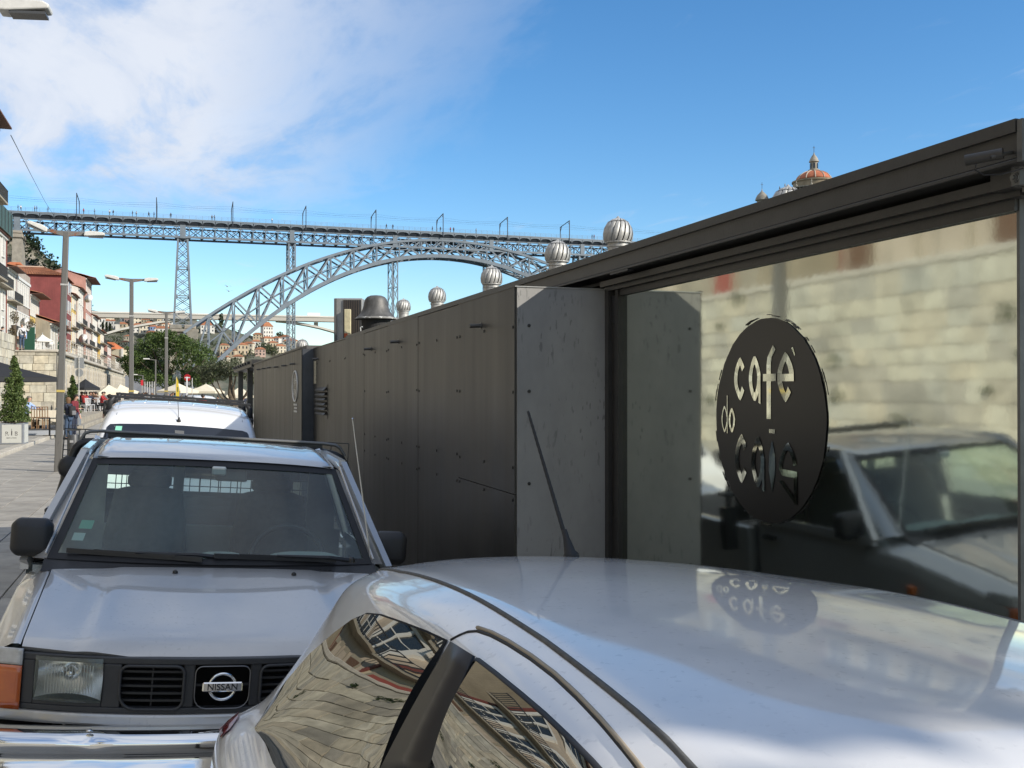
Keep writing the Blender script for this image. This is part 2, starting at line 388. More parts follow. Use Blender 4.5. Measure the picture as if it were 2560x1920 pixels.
def block_mesh(mb, P, L, H, dep, j):
    # P(u, w, d): u along, w up, d outward ; slightly uneven block with chamfered face
    c = 0.018; vs = []
    jx = lambda: rnd.uniform(-j, j)
    o = [(jx(), jx()) for _ in range(4)]
    base = [(0, 0), (L, 0), (L, H), (0, H)]
    for (u, w), (a, b) in zip(base, o): vs.append(P(u + a, w + b, -0.05))
    for (u, w), (a, b) in zip(base, o): vs.append(P(u + a, w + b, dep - c))
    ins = [(c, c), (L - c, c), (L - c, H - c), (c, H - c)]
    dd = [dep + rnd.uniform(-0.008, 0.008) for _ in range(4)]
    for (u, w), (a, b), d in zip(ins, o, dd): vs.append(P(u + a, w + b, d))
    fs = [(8, 9, 10, 11)] + [(i, (i+1) % 4, (i+1) % 4 + 4, i + 4) for i in range(4)] + [(i+4, (i+1) % 4 + 4, (i+1) % 4 + 8, i + 8) for i in range(4)]
    mb.add(vs, fs)
def masonry(root, org, du, dn, length, height, course=0.42, lmin=0.5, lmax=1.05, single=None, gap=0.012, top=None):
    """a coursed block face: blocks for which single(u, w) is true become parts, the rest one joined part"""
    org = Vector(org); du = Vector(du); dn = Vector(dn); up = Vector((0, 0, 1))
    big = MB(); cols = []; w = 0.0
    while w < height - 0.05:
        h = course * rnd.uniform(0.82, 1.2)
        if w + h > height - 0.15: h = height - w
        u = -rnd.random() * 0.5
        while u < length:
            L = rnd.uniform(lmin, lmax); u0 = max(0, u); u1 = min(length, u + L)
            if u1 - u0 > 0.12 and (top is None or w < top(u0)):
                P = lambda a, b, d, u0=u0, w=w: org + du * (u0 + a) + up * (w + b) + dn * d
                tgt = MB() if (single and single(u0, w)) else big
                n0 = len(tgt.v)
                block_mesh(tgt, P, u1 - u0 - gap, h - gap, rnd.uniform(0.0, 0.035), 0.012)
                if tgt is big: cols.extend([rnd.random()] * (len(big.v) - n0))
                else: tgt.build('stone_block', M_stone, root)
            u += L
        w += h
    if big.v:
        o = big.build('stone_blocks', M_stone, root, kind='stuff')
        at = o.data.attributes.new('blk', 'FLOAT', 'POINT'); at.data.foreach_set('value', cols)
WX = -10.2
def walls():
    t = thing('quay_retaining_wall', 'tall pale sandstone retaining wall beside the restaurant terrace', 'wall', (WX, 25, 0), world=True)
    MB().box(WX - 0.9, WX - 0.04, -26, 75, -0.2, 4.55).build('wall_core', M_mortar, t)
    masonry(t, (WX, -26, 0), (0, 1, 0), (1, 0, 0), 101, 4.55, single=lambda u, w: u > 92.5 and w > 0.5)
    # parapet at its far end
    p = MB().box(WX - 0.5, WX - 0.03, 60, 75, 4.56, 5.55); p.build('parapet_core', M_mortar, t)
    masonry(t, (WX, 60, 4.56), (0, 1, 0), (1, 0, 0), 15, 1.0, course=0.48, single=lambda u, w: u > 6)
    MB().cbox(WX - 0.55, WX + 0.05, -26, 60, 4.56, 4.74, 0.03).build('coping', M_kerb, t)
    # west-facing return
    r = thing('wall_return', 'stained sandstone wall end facing the terrace tables, promenade above', 'wall', (-9, 75, 0), world=True)
    MB().box(WX, -7.65, 75.05, 75.8, -0.2, 4.5).build('wall_core', M_mortar, r)
    masonry(r, (WX, 75.0, 0.1), (1, 0, 0), (0, -1, 0), 2.55, 4.4, course=0.5, lmin=0.5, lmax=1.1, single=lambda u, w: True)
    MB().cbox(WX, -7.55, 74.9, 75.9, 4.5, 4.62, 0.03).build('coping', M_kerb, r)
    # arcade wall running on along the quay
    a = thing('arcade_wall', 'long sandstone arcade wall with pilasters below the promenade', 'wall', (-7.9, 120, 0), world=True)
    MB().box(-8.9, -7.94, 75.9, 175, -0.2, 4.5).build('wall_core', M_mortar, a)
    masonry(a, (-7.9, 75.9, 0), (0, 1, 0), (1, 0, 0), 99, 4.45, course=0.55, lmin=0.7, lmax=1.3)
    me = MB().cbox(-0.02, 0.28, -0.3, 0.3, 0, 3.9, 0.03).mesh('pilaster'); me.materials.append(M_kerb)
    dk = mat('dark_doorway', (0.02, 0.018, 0.015), 0.7)
    arch = MB(); pts = [(0.045, -0.9, 0.3)] + [(0.045, -0.9 * math.cos(t_), 2.3 + 0.9 * math.sin(t_)) for t_ in [math.pi * i / 10 for i in range(11)]] + [(0.045, 0.9, 0.3)]
    arch.prism(pts, (0.03, 0, 0)); am = arch.mesh('archway'); am.materials.append(dk)
    for i in range(28):
        share(me, 'pilaster', a, (0, 78 - 120 + i * 3.5, 0))
        share(am, 'archway', a, (0.0, 79.75 - 120 + i * 3.5, 0))
    MB().cbox(-9.0, -7.6, 75.9, 175, 4.5, 4.72, 0.04).build('coping', M_kerb, a)
    rail = MB()
    for i in range(50): rail.beam((-7.75, 76 + 2 * i, 4.72), (-7.75, 76 + 2 * i, 5.7), 0.05)
    for z in (5.1, 5.4, 5.7): rail.beam((-7.75, 76, z), (-7.75, 174, z), 0.04)
    rail.build('railing', M_kerb, a)
    struct(MB().box(-60, WX - 0.9, -26, 75, 3.9, 4.5).build('promenade', M_quay))
    struct(MB().box(-60, -8.9, 75.8, 300, 3.9, 4.5).build('promenade_east', M_quay))
    # ramp rising from the quay to the promenade
    M_ramp = mat('ramp_asphalt', (0.2, 0.2, 0.205), 0.85, noise=0.2, nscale=1)
    struct(MB().add([(-7.9, 178, 0), (2, 178, 0), (2, 290, 5), (-7.9, 290, 5), (-7.9, 178, 4.5), (-7.9, 290, 5.2)], [(0, 1, 2, 3), (0, 3, 5, 4)]).build('ramp', M_ramp))
walls()

# ================================================================== CAFE PAVILION
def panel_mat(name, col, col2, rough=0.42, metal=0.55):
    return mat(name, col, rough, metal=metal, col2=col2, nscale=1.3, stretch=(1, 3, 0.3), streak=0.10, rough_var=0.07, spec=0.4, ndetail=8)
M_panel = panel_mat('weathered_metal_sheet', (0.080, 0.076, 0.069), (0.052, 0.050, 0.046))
M_panel_w = mat('skylit_return_sheet', (0.35, 0.345, 0.33), 0.5, metal=0.25, col2=(0.24, 0.238, 0.23), nscale=1.4, stretch=(1.5, 1, 0.8), ndetail=12, pos=(0.3, 0.62), bump=0.03, bscale=12)  # same metal as the wall, sky light put into its paler colour
M_frame = mat('painted_steel_frame', (0.036, 0.034, 0.031), 0.42, noise=0.2, nscale=9, spec=0.5, bump=0.05, bscale=80)
M_frame2 = mat('grey_steel', (0.13, 0.13, 0.125), 0.4, metal=0.4, noise=0.2, nscale=12)
M_mirror = glass('solar_control_glass', ior=1.6, base=0.74, rough=0.05, wave=0.00013, wscale=11.0, refl=(0.93, 0.97, 0.85), body=(0.012, 0.016, 0.015))
M_mirror_w = glass('solar_control_glass_clear', ior=1.6, base=0.80, rough=0.0, wave=0.00008, wscale=5.0, refl=(0.96, 0.98, 0.96), body=(0.02, 0.025, 0.025))
M_vinyl = mat('black_vinyl', (0.012, 0.011, 0.010), 0.32)
M_screw = mat('screw_head', (0.05, 0.05, 0.05), 0.35, metal=0.8)
M_roof = mat('roof_membrane', (0.09, 0.088, 0.085), 0.8, noise=0.3, nscale=1.5)
def stain(m, amount=0.5, sc=(26, 26, 5), lo=0.60, hi=0.68):
    # small dark drips and scuffs of their own shape over the sheet's colour
    nt = m.node_tree; N = nt.nodes.new; L = nt.links.new; b = nt.nodes['Principled BSDF']; src = b.inputs['Base Color'].links[0].from_socket
    tc = N('ShaderNodeTexCoord'); mp = N('ShaderNodeMapping'); mp.inputs['Scale'].default_value = sc; L(tc.outputs['Object'], mp.inputs[0])
    n = N('ShaderNodeTexNoise'); n.inputs['Scale'].default_value = 1.0; n.inputs['Detail'].default_value = 3; L(mp.outputs[0], n.inputs['Vector'])
    n2 = N('ShaderNodeTexNoise'); n2.inputs['Scale'].default_value = 2.1; n2.inputs['Detail'].default_value = 4; L(tc.outputs['Object'], n2.inputs['Vector'])
    mr = N('ShaderNodeMapRange'); L(n.outputs['Fac'], mr.inputs[0]); mr.inputs[1].default_value = lo; mr.inputs[2].default_value = hi; mr.inputs[3].default_value = 0; mr.inputs[4].default_value = amount
    mq = N('ShaderNodeMapRange'); L(n2.outputs['Fac'], mq.inputs[0]); mq.inputs[1].default_value = 0.42; mq.inputs[2].default_value = 0.58
    mu = N('ShaderNodeMath'); mu.operation = 'MULTIPLY'; L(mr.outputs[0], mu.inputs[0]); L(mq.outputs[0], mu.inputs[1])
    mx = N('ShaderNodeMix'); mx.data_type = 'RGBA'; L(mu.outputs[0], mx.inputs['Factor']); L(src, mx.inputs['A']); mx.inputs['B'].default_value = (0.03, 0.03, 0.032, 1); L(mx.outputs['Result'], b.inputs['Base Color'])
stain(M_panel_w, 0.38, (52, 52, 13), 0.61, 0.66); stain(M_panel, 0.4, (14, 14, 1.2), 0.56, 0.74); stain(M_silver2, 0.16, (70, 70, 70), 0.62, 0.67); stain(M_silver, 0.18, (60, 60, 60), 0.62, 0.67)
W, YC, YP, XP, YE = 2.49, 2.528, 5.666, 1.879, 14.86
ZT = 2.479           # top of the panel wall
GZ = -0.35
def cafe():
    t = thing('cafe_pavilion', 'dark metal cafe pavilion with mirrored glass front and black oval sign', 'building', (3.5, 8, GZ), world=True)
    # --- glazing
    g = MB().box(W, W + 0.024, YC + 0.012, YP - 0.16, 0.05, 2.463); g.build('glass_pane', M_mirror, t)
    g = MB().box(W + 0.03, W + 4.6, YC, YC + 0.024, 0.05, 2.463); g.build('glass_pane', M_mirror_w, t)
    MB().box(W - 0.004, W + 0.026, YC - 0.004, YC + 0.008, GZ, 2.469).build('corner_post', M_frame2, t)
    MB().box(W - 0.06, W + 0.12, YC + 0.03, YP - 0.02, GZ, 0.05).build('plinth', M_frame, t)
    MB().box(W + 0.12, W + 4.7, YC - 0.03, YC + 0.09, GZ, 0.05).build('plinth', M_frame, t)
    # window head frame: stepped profile
    hf = MB().box(W - 0.075, W + 0.09, 2.448, YP, 2.492, 2.524).box(W - 0.045, W + 0.085, 2.480, YP, 2.467, 2.492).box(W - 0.02, W - 0.002, YC, YP - 0.16, 2.431, 2.467)
    hf.build('window_head', M_frame, t)
    MB().box(W - 0.07, W + 4.7, 2.424, 2.446, 2.469, 2.524).build('window_head', M_frame2, t)
    # frieze behind the beam
    MB().box(W + 0.0, W + 0.08, YC + 0.03, YE, 2.524, 2.647).build('frieze', M_frame, t)
    # edge beam: channel section along the whole roof
    YB0 = 2.390
    bm = MB().box(2.352, 2.375, YB0, YE, 2.557, 2.648).box(2.352, 2.507, YB0, YE, 2.543, 2.557).box(2.341, 2.523, YB0, YE, 2.648, 2.669)
    bm.build('roof_beam', M_frame, t, bevel=0.003)
    MB().box(2.339, 2.352, YB0, YE, 2.632, 2.671).build('drip_edge', M_frame, t)
    # same beam turning the corner to the west side
    MB().box(2.343, W + 4.7, YB0 - 0.022, YB0 - 0.002, 2.543, 2.667).box(2.525, W + 4.7, YB0, YC + 0.05, 2.634, 2.650).build('west_beam', M_frame2, t)
    # corner bracket and bolts
    MB().cbox(2.405, 2.491, 2.464, 2.560, 2.486, 2.572, 0.003).build('corner_bracket', M_frame, t)
    MB().cbox(2.392, 2.418, 2.429, 2.462, 2.486, 2.576, 0.002).build('corner_bracket', M_frame2, t)
    for z in (2.511, 2.552):
        b = MB()
        for r, d in ((0.016, 0.004), (0.012, 0.008), (0.007, 0.014)):
            b.lathe([(r, 0), (r, d)], (2.392, 2.445, z), 14, Matrix.Rotation(R(-90), 3, 'Y'))
        b.build('bolt', M_frame2, t)
    # post beside the return
    MB().box(W - 0.045, W + 0.12, YP - 0.055, YP - 0.004, GZ, 2.468).build('mullion', M_frame, t)
    MB().box(W - 0.03, W + 0.12, YP - 0.16, YP - 0.12, GZ, 2.468).box(W - 0.02, W + 0.12, YP - 0.12, YP - 0.055, GZ, 2.276).build('mullion', M_frame, t)
    MB().box(W - 0.028, W + 0.0, YP - 0.118, YP - 0.062, 2.276, 2.436).build('lock_box', M_blackm, t)
    # --- return (west-facing) sheet and the panel wall
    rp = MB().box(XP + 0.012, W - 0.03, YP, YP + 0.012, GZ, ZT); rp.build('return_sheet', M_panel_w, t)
    MB().box(XP - 0.002, W - 0.03, YP - 0.006, YP + 0.02, ZT, ZT + 0.006).build('return_cap', M_steel, t)
    scr = MB().lathe([(0.010, 0), (0.010, 0.003), (0.006, 0.005)], (0, 0, 0), 10).mesh('screw'); scr.materials.append(M_screw)
    O = Vector((3.5, 8, GZ))
    for z in (2.255, 1.87, 1.33, 0.8, 0.3):
        share(scr, 'screw', t, Vector((XP + 0.085, YP - 0.001, z)) - O, (R(90), 0, 0))
    y = YP; k = 0
    while y < YE - 0.05:
        y1 = min(y + 1.261, YE)
        d = rnd.uniform(-0.0015, 0.0015)
        if k == 0:
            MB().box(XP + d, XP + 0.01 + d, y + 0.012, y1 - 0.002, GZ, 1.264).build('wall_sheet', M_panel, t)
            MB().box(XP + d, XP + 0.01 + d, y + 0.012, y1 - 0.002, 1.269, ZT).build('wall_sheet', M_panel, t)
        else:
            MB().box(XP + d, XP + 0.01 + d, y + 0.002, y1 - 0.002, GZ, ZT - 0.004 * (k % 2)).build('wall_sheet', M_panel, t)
        for z in (2.255, 1.87, 1.42, 1.24):
            for yy in (y + 0.04, y1 - 0.04):
                if k > 3 and z not in (2.255,): continue
                share(scr, 'screw', t, Vector((XP - 0.001 + d, yy, z + rnd.uniform(-.01, .01))) - O, (0, R(-90), 0))
            if k < 4 and z in (2.255, 1.42, 1.24):
                share(scr, 'screw', t, Vector((XP - 0.001 + d, (y + y1) / 2, z)) - O, (0, R(-90), 0))
        y = y1; k += 1
    MB().box(XP + 0.012, W, YP + 0.013, YE, GZ, ZT - 0.02).build('wall_backing', M_blackm, t)
    MB().box(XP - 0.004, XP + 0.02, YP, YE, ZT, ZT + 0.012).build('wall_cap', M_frame, t)
    MB().box(XP + 0.02, 2.345, YP + 0.02, YE, ZT - 0.015, ZT + 0.005).build('ledge', M_roof, t)
    # drain spouts
    for px, py in ((1202, 814), (996, 854), (928, 872), (795, 897)):
        p = at_X(px, py, XP)
        sp = MB().tube([p + Vector((0.01, 0, 0)), p + Vector((-0.075, 0, -0.004))], 0.0135, 10, cap=False).tube([p + Vector((0.0, 0, 0)), p + Vector((-0.074, 0, -0.004))], 0.010, 10)
        sp.lathe([(0.024, 0), (0.024, 0.004)], p, 10, Matrix.Rotation(R(-90), 3, 'Y'))
        sp.build('drain_spout', M_frame2, t, smooth=40)
    # louvre
    lv = MB().box(XP - 0.006, XP + 0.0, 13.40, 14.48, 1.507, 1.955).build('louvre', M_panel, t)
    for i in range(6):
        z = 1.56 + i * 0.064
        MB().add([(XP - 0.008, 13.46, z + 0.045), (XP - 0.008, 14.42, z + 0.045), (XP - 0.05, 14.42, z), (XP - 0.05, 13.46, z), (XP - 0.045, 13.46, z - 0.004), (XP - 0.045, 14.42, z - 0.004)],
                 [(0, 1, 2, 3), (3, 2, 5, 4), (4, 5, 1, 0)]).build('louvre_slat', M_panel, lv)
    MB().box(XP - 0.006, XP - 0.001, 14.56, 14.79, 1.977, 2.298).build('notice_plate', mat('pale_notice', (0.5, 0.47, 0.36), 0.5, noise=0.5, nscale=30), t)
    # body and roof
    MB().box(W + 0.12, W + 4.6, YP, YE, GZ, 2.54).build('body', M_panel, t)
    MB().add([(2.526, YC, 2.60), (W + 4.7, YC, 2.74), (W + 4.7, YE, 2.74), (2.526, YE, 2.60), (2.526, YC, 2.663), (W + 4.7, YC, 3.05), (W + 4.7, YE, 3.05), (2.526, YE, 2.663)],
             [(0, 1, 2, 3), (7, 6, 5, 4), (0, 4, 5, 1), (1, 5, 6, 2), (2, 6, 7, 3), (3, 7, 4, 0)]).build('roof', M_roof, t)
    MB().box(W + 0.1, W + 4.6, YC + 0.5, YP, GZ, 0.1).build('floor', M_frame, t)
    MB().box(2.49, 2.52, YC + 2.0, YC + 2.09, 2.527, 2.54).build('seam', M_blackm, t)
    sp = at_X(1548, 660, 2.34)     # torn plate under the beam
    MB().box(2.336, 2.372, sp.y - 0.12, sp.y + 0.12, 2.528, 2.538).build('loose_plate', M_blackm, t)
    return t
CAFE = cafe()

def vesica(w, h, a0, a1, n=24, p=1.35):
    pts = []
    for i in range(n + 1):
        a = a0 + (a1 - a0) * i / n
        c, s = math.cos(a), math.sin(a)
        # pointed at top and bottom
        y = (2 / math.pi) * math.asin(max(-1, min(1, s)))
        pts.append((w / 2 * math.copysign(abs(c) ** 0.85, c), h / 2 * y))
    return pts
def glyph(ch, w=0.5, h=1.0):
    """narrow pointed letters of the sign as lists of polygons in a box w wide, h high (x-height), origin at centre"""
    out = []
    def ring(a0, a1, ww=w, hh=h, t=0.16):
        n = 26; A = vesica(ww, hh, a0, a1, n); B = vesica(ww * (1 - 2 * t * 1.1), hh * (1 - 2 * t * 0.75), a0, a1, n)
        for i in range(n): out.append([A[i], A[i+1], B[i+1], B[i]])
    if ch == 'c': ring(R(48), R(312), t=0.25)
    elif ch == 'o': ring(0, R(360), t=0.22)
    elif ch == 'a':
        ring(0, R(360), t=0.25); out.append([(w*0.34, -h*0.5), (w*0.5, -h*0.53), (w*0.5, h*0.06), (w*0.34, h*0.06)])
    elif ch == 'e':
        ring(R(-4), R(306), t=0.25); out.append([(-w*0.34, -0.085*h), (w*0.5, -0.085*h), (w*0.49, 0.06*h), (-w*0.34, 0.06*h)])
    elif ch == 'f':
        out.append([(-0.075, -0.88*h), (0.075, -0.88*h), (0.075, 0.30*h), (-0.075, 0.30*h)])
        out.append([(-0.075, 0.30*h), (0.075, 0.30*h), (0.10, 0.46*h), (-0.045, 0.46*h)])
        out.append([(-0.045, 0.46*h), (0.10, 0.46*h), (0.24, 0.62*h), (0.15, 0.72*h)])
        out.append([(-0.20, -0.06*h), (0.25, -0.06*h), (0.25, 0.10*h), (-0.20, 0.10*h)])
    elif ch == 'i':
        out.append([(0, -0.52*h), (0.10, -0.1*h), (0.09, 0.2*h), (0, 0.5*h), (-0.09, 0.2*h), (-0.10, -0.1*h)])
        out.append([(-0.09, 0.62*h), (0.09, 0.62*h), (0.09, 0.70*h), (-0.09, 0.70*h)])
    elif ch == 's':
        A = vesica(w, h, R(18), R(180), 14); B = vesica(w*0.62, h*0.72, R(18), R(180), 14)
        sh = lambda P: [(x, y*0.95 + 0.02*h) for x, y in P]
        A, B = sh(A), sh(B)
        for i in range(14): out.append([A[i], A[i+1], B[i+1], B[i]])
        out.append([(-w*0.5, 0.02*h), (w*0.5, 0.0), (w*0.5, -0.12*h), (-w*0.31, -0.10*h)])
        out.append([(w*0.5, -0.0), (w*0.5, -0.56*h), (w*0.33, -0.44*h), (w*0.31, -0.05*h)])
        out.append([(w*0.5, -0.56*h), (w*0.40, -0.56*h), (-w*0.36, -0.25*h), (-w*0.5, -0.20*h), (-w*0.30, -0.18*h), (w*0.33, -0.42*h)])
    elif ch == 'd':
        ring(R(20), R(340), ww=w*0.95, t=0.13); out.append([(w*0.40, -0.5*h), (w*0.5, -0.5*h), (w*0.5, 0.85*h), (w*0.40, 0.85*h)])
    elif ch == '`': out.append([(-0.09, 0.12), (-0.02, 0.14), (0.09, -0.10), (0.05, -0.13)])
    return out
def sign(t, yc, zc, rx, rz, x, name='sign_disc', full=True, letters=True):
    m = MB(); n = 72; rg = random.Random(3)
    pts = []
    for i in range(n):
        a = 2 * math.pi * i / n; r = 1 + (rg.uniform(-0.006, 0.004) if full else 0); pts.append((x, yc + rx * math.cos(a) * r, zc + rz * math.sin(a) * r))
    disc = m.prism(pts, (0.003, 0, 0)).build(name, M_vinyl, t, fixn=True)
    if full:   # brushed outline strokes around the disc
        for k in range(46):
            a = rg.uniform(0.15, 2 * math.pi - 0.1); da = rg.uniform(0.03, 0.13); rr = rg.uniform(1.008, 1.03); th = rg.uniform(0.004, 0.009)
            q = []
            for i in range(5): b = a + da * i / 4; q.append((x, yc + rx * rr * math.cos(b), zc + rz * rr * math.sin(b)))
            for i in range(4, -1, -1): b = a + da * i / 4; q.append((x, yc + rx * (rr + th) * math.cos(b), zc + rz * (rr + th) * math.sin(b)))
            MB().prism(q, (0.003, 0, 0)).build('brush_stroke', M_vinyl, disc, fixn=True)
    if letters:
        # (char, centre in the disc: u to the right as read, v up; letter height, width)
        L = [('c', -0.4875, 0.41, 0.41, 1.0), ('a', -0.2025, 0.41, 0.436, 0.88), ('f', 0.0575, 0.408, 0.408, 1.0), ('e', 0.355, 0.419, 0.44, 1.12), ('`', 0.485, 0.655, 0.28, 1.0),
             ('d', -0.8075, -0.01, 0.266, 0.85), ('o', -0.655, -0.018, 0.247, 0.9), ('c', -0.46, -0.405, 0.465, 1.0), ('a', -0.145, -0.42, 0.49, 0.86), ('i', 0.115, -0.439, 0.46, 1.0), ('s', 0.39, -0.466, 0.50, 1.08)]
        for ch, u, v, hh, ww in L:
            lm = MB()
            for ip, pl in enumerate(glyph(ch, 0.46, 1.0)):
                lm.poly([(x - 0.0025 - 0.00012*(ip % 9 if ip < 26 else 10 + ip - 26), yc - (u + px * hh * 1.26 * ww) * rx, zc + (v + py * hh * 1.1) * rz) for px, py in pl])
            lm.build('letter', M_mirror if full else MATS.get('white_letter') or mat('white_letter', (0.75, 0.75, 0.72), 0.5), disc, fixn=True)
    return disc
_l = at_X(1793, 1050, W); _r = at_X(2069, 1050, W); _t = at_X(1930, 794, W); _b = at_X(1930, 1308, W)
sign(CAFE, (_l.y + _r.y) / 2, (_t.z + _b.z) / 2, (_l.y - _r.y) / 2, (_t.z - _b.z) / 2, W - 0.006)

XB, YB1 = 1.71, 24.37
def kiosk():
    t = thing('service_kiosk', 'lower dark metal kiosk with small round sign, adjoining the far end of the pavilion', 'building', (3.5, 18, GZ), world=True)
    MB().box(XB + 0.012, XB + 4.6, YE + 0.03, YB1 - 0.012, GZ, 2.455).build('body', M_panel, t)
    MB().box(XB + 0.012, XP + 0.2, YE + 0.012, YE + 0.024, GZ, ZT).build('return_sheet', mat('skylit_dark_return', (0.09, 0.095, 0.105), 0.4, metal=0.5, noise=0.2, nscale=3), t)  # wall metal again, with a bluish sky tint mixed into the colour
    y = YE + 0.02; k = 0
    while y < YB1 - 0.05:
        y1 = min(y + 1.18, YB1)
        MB().box(XB + rnd.uniform(-.001, .001), XB + 0.01, y + 0.004, y1 - 0.004, GZ, ZT).build('wall_sheet', M_panel, t)
        y = y1
    MB().box(XB - 0.02, XB + 0.06, YE + 0.012, YB1, ZT + 0.002, ZT + 0.03).build('wall_cap', M_frame, t)
    MB().box(XB + 0.07, XB + 4.6, YE + 0.04, YB1, 2.46, 2.53).build('roof', M_roof, t)
    for px, py in ((634, 925), (650.5, 923.5), (663, 921), (676.5, 919), (694.5, 917.5), (714.5, 914), (736, 909.6)):
        p = at_X(px, py, XB)
        MB().tube([p, p + Vector((-0.075, 0, -0.004))], 0.014, 10).build('drain_spout', M_frame2, t, smooth=40)
    a = at_X(733.5, 966, XB); b = at_X(744.5, 966, XB); zc = a.z
    sign(t, (a.y + b.y) / 2, zc, (a.y - b.y) / 2, 0.203, XB - 0.008, full=False)
    ring = MB(); yc = (a.y + b.y) / 2; rr = (a.y - b.y) / 2
    pts = [(XB - 0.010, yc + rr * 1.12 * math.cos(2*math.pi*i/40), zc + 0.228 * math.sin(2*math.pi*i/40)) for i in range(41)]
    ring.tube(pts, 0.012, 6, cap=False).build('sign_rim', mat('white_letter', (0.75, 0.75, 0.72), 0.5), t)
    for i, (z, w) in enumerate(((zc - 0.29, 0.42), (zc - 0.34, 0.34), (zc - 0.39, 0.38))):
        lm = MB(); yy = yc - 0.2; rg = random.Random(i)
        while yy < yc - 0.2 + w:
            s = rg.uniform(0.02, 0.045); lm.box(XB - 0.006, XB - 0.001, yy, yy + s, z, z + 0.028); yy += s + 0.016
        lm.build('lettering', MATS['white_letter'], t)
    # open pergola at its far end
    g = thing('pergola', 'open dark steel pergola frame at the end of the kiosk', 'pergola', (3.5, 27, GZ), world=True)
    MB().box(XB - 0.05, XB + 4.6, YB1 + 0.01, 32.0, 2.437, 2.608).build('roof_slab', M_frame, g)
    for i in range(7): MB().box(XB - 0.11, XB - 0.052, 25.0 + i * 1.02, 25.23 + i * 1.02, 2.51, 2.575).build('joist_end', M_blackm, g)
    for yy in (26.9, 30.9):
        for xx in (XB + 0.02, XB + 4.4): MB().box(xx, xx + 0.14, yy, yy + 0.14, GZ, 2.436).build('post', M_frame2, g)
kiosk()

# ---------------------------------------------------------------- roof ventilators and plant
M_vane = mat('dull_aluminium', (0.50, 0.49, 0.46), 0.5, metal=0.35, noise=0.3, nscale=14)
M_vane_d = mat('sooty_aluminium', (0.09, 0.085, 0.08), 0.5, metal=0.4, noise=0.4, nscale=14)
def roof_z(x): return 2.655 + (max(x, 2.526) - 2.526) * 0.387 / 4.664
def ventilator(px, ptop, wpx, label, D=0.32, base=None):
    Z = D * FPX / wpx; top = at_d(px, ptop, Z); c = Vector((top.x, top.y, 0)); ht = D * 0.80
    zb = top.z - ht; rz = base if base is not None else roof_z(top.x)
    t = thing('turbine_ventilator', label, 'ventilator', (c.x, c.y, rz), group='turbine ventilators on the pavilion roof')
    z0 = zb - rz; r = D / 2
    MB().lathe([(r*0.70, -0.02), (r*0.70, z0 - D*0.14), (r*0.77, z0 - D*0.14), (r*0.77, z0 - D*0.09), (r*0.70, z0 - D*0.09), (r*0.70, z0)], n=28).build('neck', M_vane, t, smooth=40)
    MB().lathe([(r*0.78, z0 + D*0.02), (r*0.86, z0 + D*0.12), (r*0.9, z0 + D*0.4), (r*0.7, z0 + D*0.7), (r*0.2, z0 + D*0.8)], n=24).build('core', M_vane_d, t, smooth=True)
    n = 15
    prof = [(0.84, 0.0), (0.97, 0.12), (1.0, 0.30), (0.93, 0.5), (0.72, 0.68), (0.42, 0.79), (0.12, 0.835)]
    vm = MB(); w = 2 * math.pi / n; M_v = M_vane
    K = 7
    for s in range(len(prof)):
        pass
    o = 0
    for s, (pr, pz) in enumerate(prof):
        tw = 0.62 * s / (len(prof) - 1)
        vm.v.append((r*pr*math.cos(tw), r*pr*math.sin(tw), z0 + D*pz)); a = tw + w*0.80
        vm.v.append((r*pr*1.015*math.cos((tw + a)/2), r*pr*1.015*math.sin((tw + a)/2), z0 + D*pz))
        vm.v.append((r*pr*0.975*math.cos(a), r*pr*0.975*math.sin(a), z0 + D*pz))
        vm.v.append((r*pr*0.80*math.cos(tw + w*1.0), r*pr*0.80*math.sin(tw + w*1.0), z0 + D*pz))
        if s:
            for q in range(3): b = s*4 + q; vm.f.append((b - 4, b - 3, b + 1, b))
    me = vm.mesh('vane'); me.materials.append(M_vane); me.polygons.foreach_set('use_smooth', [True]*len(me.polygons))
    for i in range(n): share(me, 'vane', t, (0, 0, 0), (0, 0, i * w))
    MB().lathe([(r*0.80, z0 - 0.004), (r*0.87, z0), (r*0.87, z0 + 0.012), (r*0.80, z0 + 0.016)], n=28).build('lower_ring', M_vane, t, smooth=40)
    MB().lathe([(r*0.2, z0 + D*0.82), (r*0.1, z0 + D*0.86), (r*0.04, z0 + D*0.9)], n=12).build('cap', M_vane, t)
    return t
ventilator(1545, 548, 75, 'aluminium turbine ventilator on the roof nearest the dome, standing clear of the roof edge')
ventilator(1394, 604, 65, 'aluminium turbine ventilator in front of the bridge deck, second from the dome')
ventilator(1229, 668, 55, 'aluminium turbine ventilator whose neck stands at the right foot of the bridge arch')
ventilator(1093, 719, 45, 'aluminium turbine ventilator alone against the sky under the bridge arch', base=2.70)
ventilator(1009, 749, 36, 'aluminium turbine ventilator beside the mushroom cowl', base=2.53)
ventilator(1970, 470, 86, 'turbine ventilator almost hidden by the roof beam in front of the domed church')
ventilator(756, 849, 31, 'dark turbine ventilator at the low end of the kiosk roof', base=2.53)

